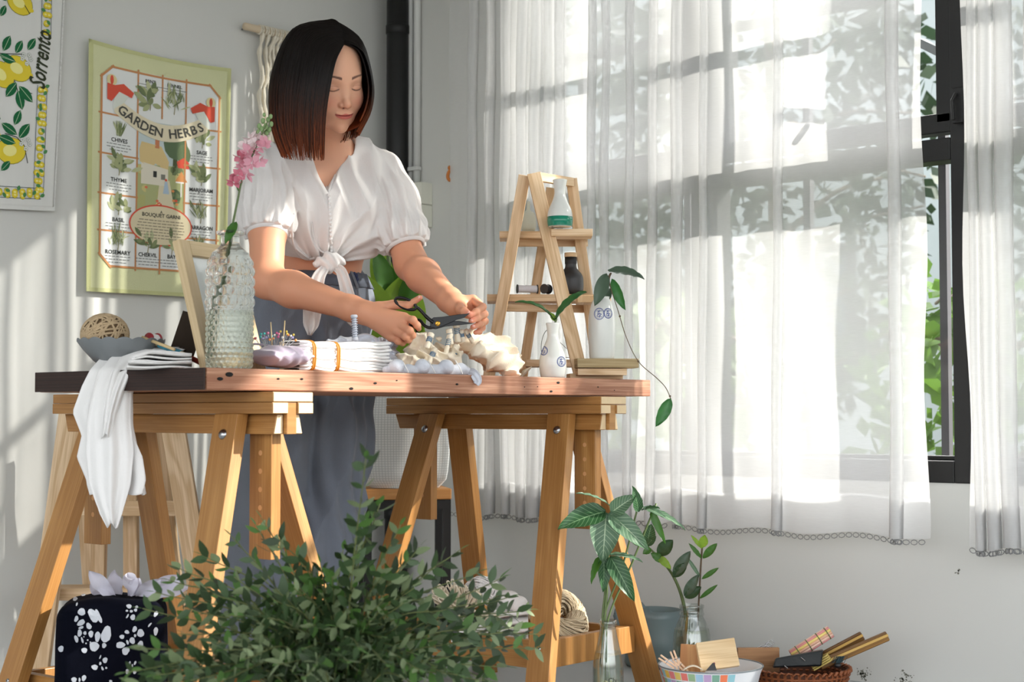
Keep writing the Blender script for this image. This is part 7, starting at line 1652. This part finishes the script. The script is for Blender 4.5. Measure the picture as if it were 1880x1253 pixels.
o = thing('fabric_scrap', 'pale striped fabric scrap lying in the enamel bowl', 'fabric', W(1275, 1230, 3.69)); q = G(); q.grid(lambda i, j: W(1255+35*i, 1231-7*math.sin(PI*i)-2*j, 3.66+.05*j), 12, 6); q.obj('scrap', CREAM, o, smooth=True, solid=.002)
# wicker basket with odds and ends
dK = 3.92; cK = W(1462, 760, dK); cK.z = .0008; kK = dK/2880; zK = W(1462, 1226, dK).z; RK = 96*kK; WK = mat('brown wicker', S(140, 78, 42), .5, .35, 60, .3)
o = thing('basket', 'low brown woven wicker basket at the lower right, full of craft tools', 'basket', cK)
q = G(); q.lathe(cK, [(0, 0), (RK*.8, 0), (RK*.93, zK*.96), (RK*.90, zK*.96), (RK*.77, .006), (0, .006)], 48); q.obj('lining', mat('dark wicker base', S(84, 46, 26), .7, .3, 60, .3), o)
nS = 44
for row in range(6):
    z = zK*(.06+.15*row); R_ = RK*(.8+.13*z/zK)
    q = G(); q.tube([cK+Vector(((R_+.0034*math.cos(k/2*PI*2+row*PI))*math.cos(2*PI*k/(nS*2)), (R_+.0034*math.cos(k*PI+row*PI))*math.sin(2*PI*k/(nS*2)), z)) for k in range(nS*2+1)], .0058, 6, cap=False, flat=.5); q.obj('weaver', WK, o, smooth=True)
for k in range(nS):
    a = 2*PI*k/nS; dv = Vector((math.cos(a), math.sin(a), 0)); q = G(); q.beam(cK+dv*(RK*.8)+UPV*.002, cK+dv*(RK*.935)+UPV*zK*.97, .007, .0024, side=UPV.cross(dv)); q.obj('stake', WK, o)
for k in range(nS):
    a = 2*PI*k/nS; a2 = a+.17; q = G(); q.tube([cK+Vector((RK*.975*math.cos(a), RK*.975*math.sin(a), zK*.93)), cK+Vector((RK*.965*math.cos((a+a2)/2), RK*.965*math.sin((a+a2)/2), zK*1.04)), cK+Vector((RK*.90*math.cos(a2), RK*.90*math.sin(a2), zK*.96))], .0044, 6, flat=.5); q.obj('rim_lashing', WK, o, smooth=True)
block('brown wooden board standing at the back left of the wicker basket', 1392, 1212, 3.96, .105, .014, .060, RGT+FWD*.05, UPV, wood('worn brown board', S(140, 98, 64), S(176, 132, 92), .6, 14, 7), 'wooden_board', 'board', None)
o = thing('pouch', 'shiny black folded pouch lying in the wicker basket', 'pouch', W(1465, 1226, 3.86)); q = G()
q.hexa([W(1418, 1227, 3.84), W(1418, 1227, 3.92), W(1424, 1209, 3.92), W(1424, 1209, 3.84), W(1508, 1224, 3.84), W(1508, 1224, 3.92), W(1512, 1192, 3.92), W(1512, 1194, 3.84)]); q.obj('leather', mat('glossy black leather', S(22, 26, 28), .3, .2, 20, .4, 60), o, bevel=.004)
for a, b in (((1470, 1208), (1478, 1214)), ((1440, 1223), (1446, 1228))): q = G(); q.tube([W(*a, 3.832), W(*b, 3.832)], .0012, 5); q.obj('pin', STEEL, o)
o = thing('tube_roll', 'rolled sheet of pink, yellow and green striped paper sticking from the basket', 'roll', W(1470, 1205, 3.93)); rc_ = [S(236,196,176), S(226,150,150), S(240,214,130), S(224,176,150)]
RMs = [mat('stripe %s' % n, c, .6, .08, 30, 0) for n, c in zip(('cream', 'pink', 'yellow', 'peach'), rc_)]; GS = mat('green band', S(90, 110, 60), .6); a_, b_ = W(1454, 1205, 3.93), W(1525, 1160, 3.93); ax_ = (b_-a_).normalized(); u_ = ax_.cross(FWD).normalized(); v_ = ax_.cross(u_)
for k in range(12):
    an = 2*PI*k/12; c_ = (u_*math.cos(an)+v_*math.sin(an))*.0125; q = G(); q.tube([a_+c_, b_+c_], .0036, 8); q.obj('straw', RMs[k % 4], o, smooth=True)
for t in (.15, .42, .68, .9): q = G(); q.lathe(a_.lerp(b_, t), [(.0163, 0), (.0165, .0012), (.0163, .0024)], 24, ax=ax_); q.obj('band', GS, o)
BAM = wood('old bamboo', S(92, 60, 24), S(150, 108, 50), .45, 8, 7)
for (a, b, w1_, h1_, lab) in (((1500, 1212), (1584, 1168), .024, .012, 'short brown bamboo offcut behind the long one in the basket'), ((1505, 1222), (1630, 1168), .024, .012, 'long split bamboo stick pointing right out of the basket'), ((1495, 1230), (1526, 1212), .020, .004, 'yellow folding rule tucked by the black pouch')):
    o = thing('bamboo_stick' if 'rule' not in lab else 'folding_rule', lab, 'stick' if 'rule' not in lab else 'ruler', W(*a, 3.90)); pa, pb = W(*a, 3.93 if 'short' in lab else 3.88), W(*b, 3.90 if 'short' in lab else 3.86); dr = (pb-pa).normalized(); nn = dr.cross(FWD).normalized()
    if 'rule' in lab:
        for k in range(4): q = G(); q.beam(pa+nn*.0052*k, pb+nn*.0052*k, .012, .0036, side=FWD); q.obj('rule_leaf', mat('yellow rule', S(214, 190, 110), .5) if k == 0 else bpy.data.materials['yellow rule'], o)
    else: q = G(); q.beam(pa, pb, h1_, w1_, side=FWD); q.obj('split_cane', BAM, o, bevel=.003); q = G(); q.beam(pa-FWD*.007+nn*.003, pb-FWD*.007+nn*.003, .002, .006, side=FWD); q.obj('edge_strip', mat('pale bamboo edge', S(206, 166, 90), .5) if 'short' in lab else bpy.data.materials['pale bamboo edge'], o)
o = thing('brush', 'dark teal bristle brush end at the right rim of the basket', 'brush', W(1544, 1216, 3.86)); q = G(); rr = random.Random(2)
for k in range(60): c = W(1540+rr.gauss(0, 4), 1218, 3.86+rr.gauss(0, .006)); q.tube([c, c+(RGT*.5+UPV).normalized()*.018+RGT*rr.gauss(0, .003)], .0006, 4)
q.obj('bristles', mat('teal bristle', S(40, 66, 74), .6), o)['kind'] = 'stuff'; q = G(); q.ball(W(1538, 1222, 3.86), .009, 10, (1, 1, .7)); q.obj('ferrule', MATB, o, smooth=True)
o = thing('hair_clips', 'bunch of silver wire clips behind the brown board', 'clips', W(1400, 1192, 3.97))
for k in range(4):
    c = W(1412-k*4, 1180+k*5, 3.97); q = G(); q.tube(catmull([W(1382-k*3, 1193+k*2, 3.97), c-UPV*.003-RGT*.008, c+UPV*.006+RGT*.004, c+RGT*.012-UPV*.002, c-UPV*.009, W(1384-k*3, 1196+k*2, 3.97)], 5), .0012, 6); q.obj('clip_wire', STEEL, o, smooth=True)
# flaking patches low on the wall
g = G(); rr = random.Random(9)
for cx, cy, n_, s_ in ((1583, 1238, 60, 12), (1660, 1250, 40, 18), (1760, 1052, 8, 6)):
    for k in range(n_):
        p = onY(cx+rr.gauss(0, s_*.5), cy+rr.gauss(0, s_*.45), WY0-.0006); r = .0008+.0022*rr.random(); n5 = 6
        g.add([p]+[p+Vector((r*math.cos(2*PI*j/n5)*(.6+.8*rr.random()), 0, r*math.sin(2*PI*j/n5)*(.6+.8*rr.random()))) for j in range(n5)], [(0, (j+1) % n5+1, j+1) for j in range(n5)])
ob = g.obj('paint_flecks', mat('exposed plaster', S(120, 120, 108), .9, .2, 40, .2)); tag(ob, 'grey flaked paint specks low on the wall behind the basket', 'wall marks', kind='stuff')
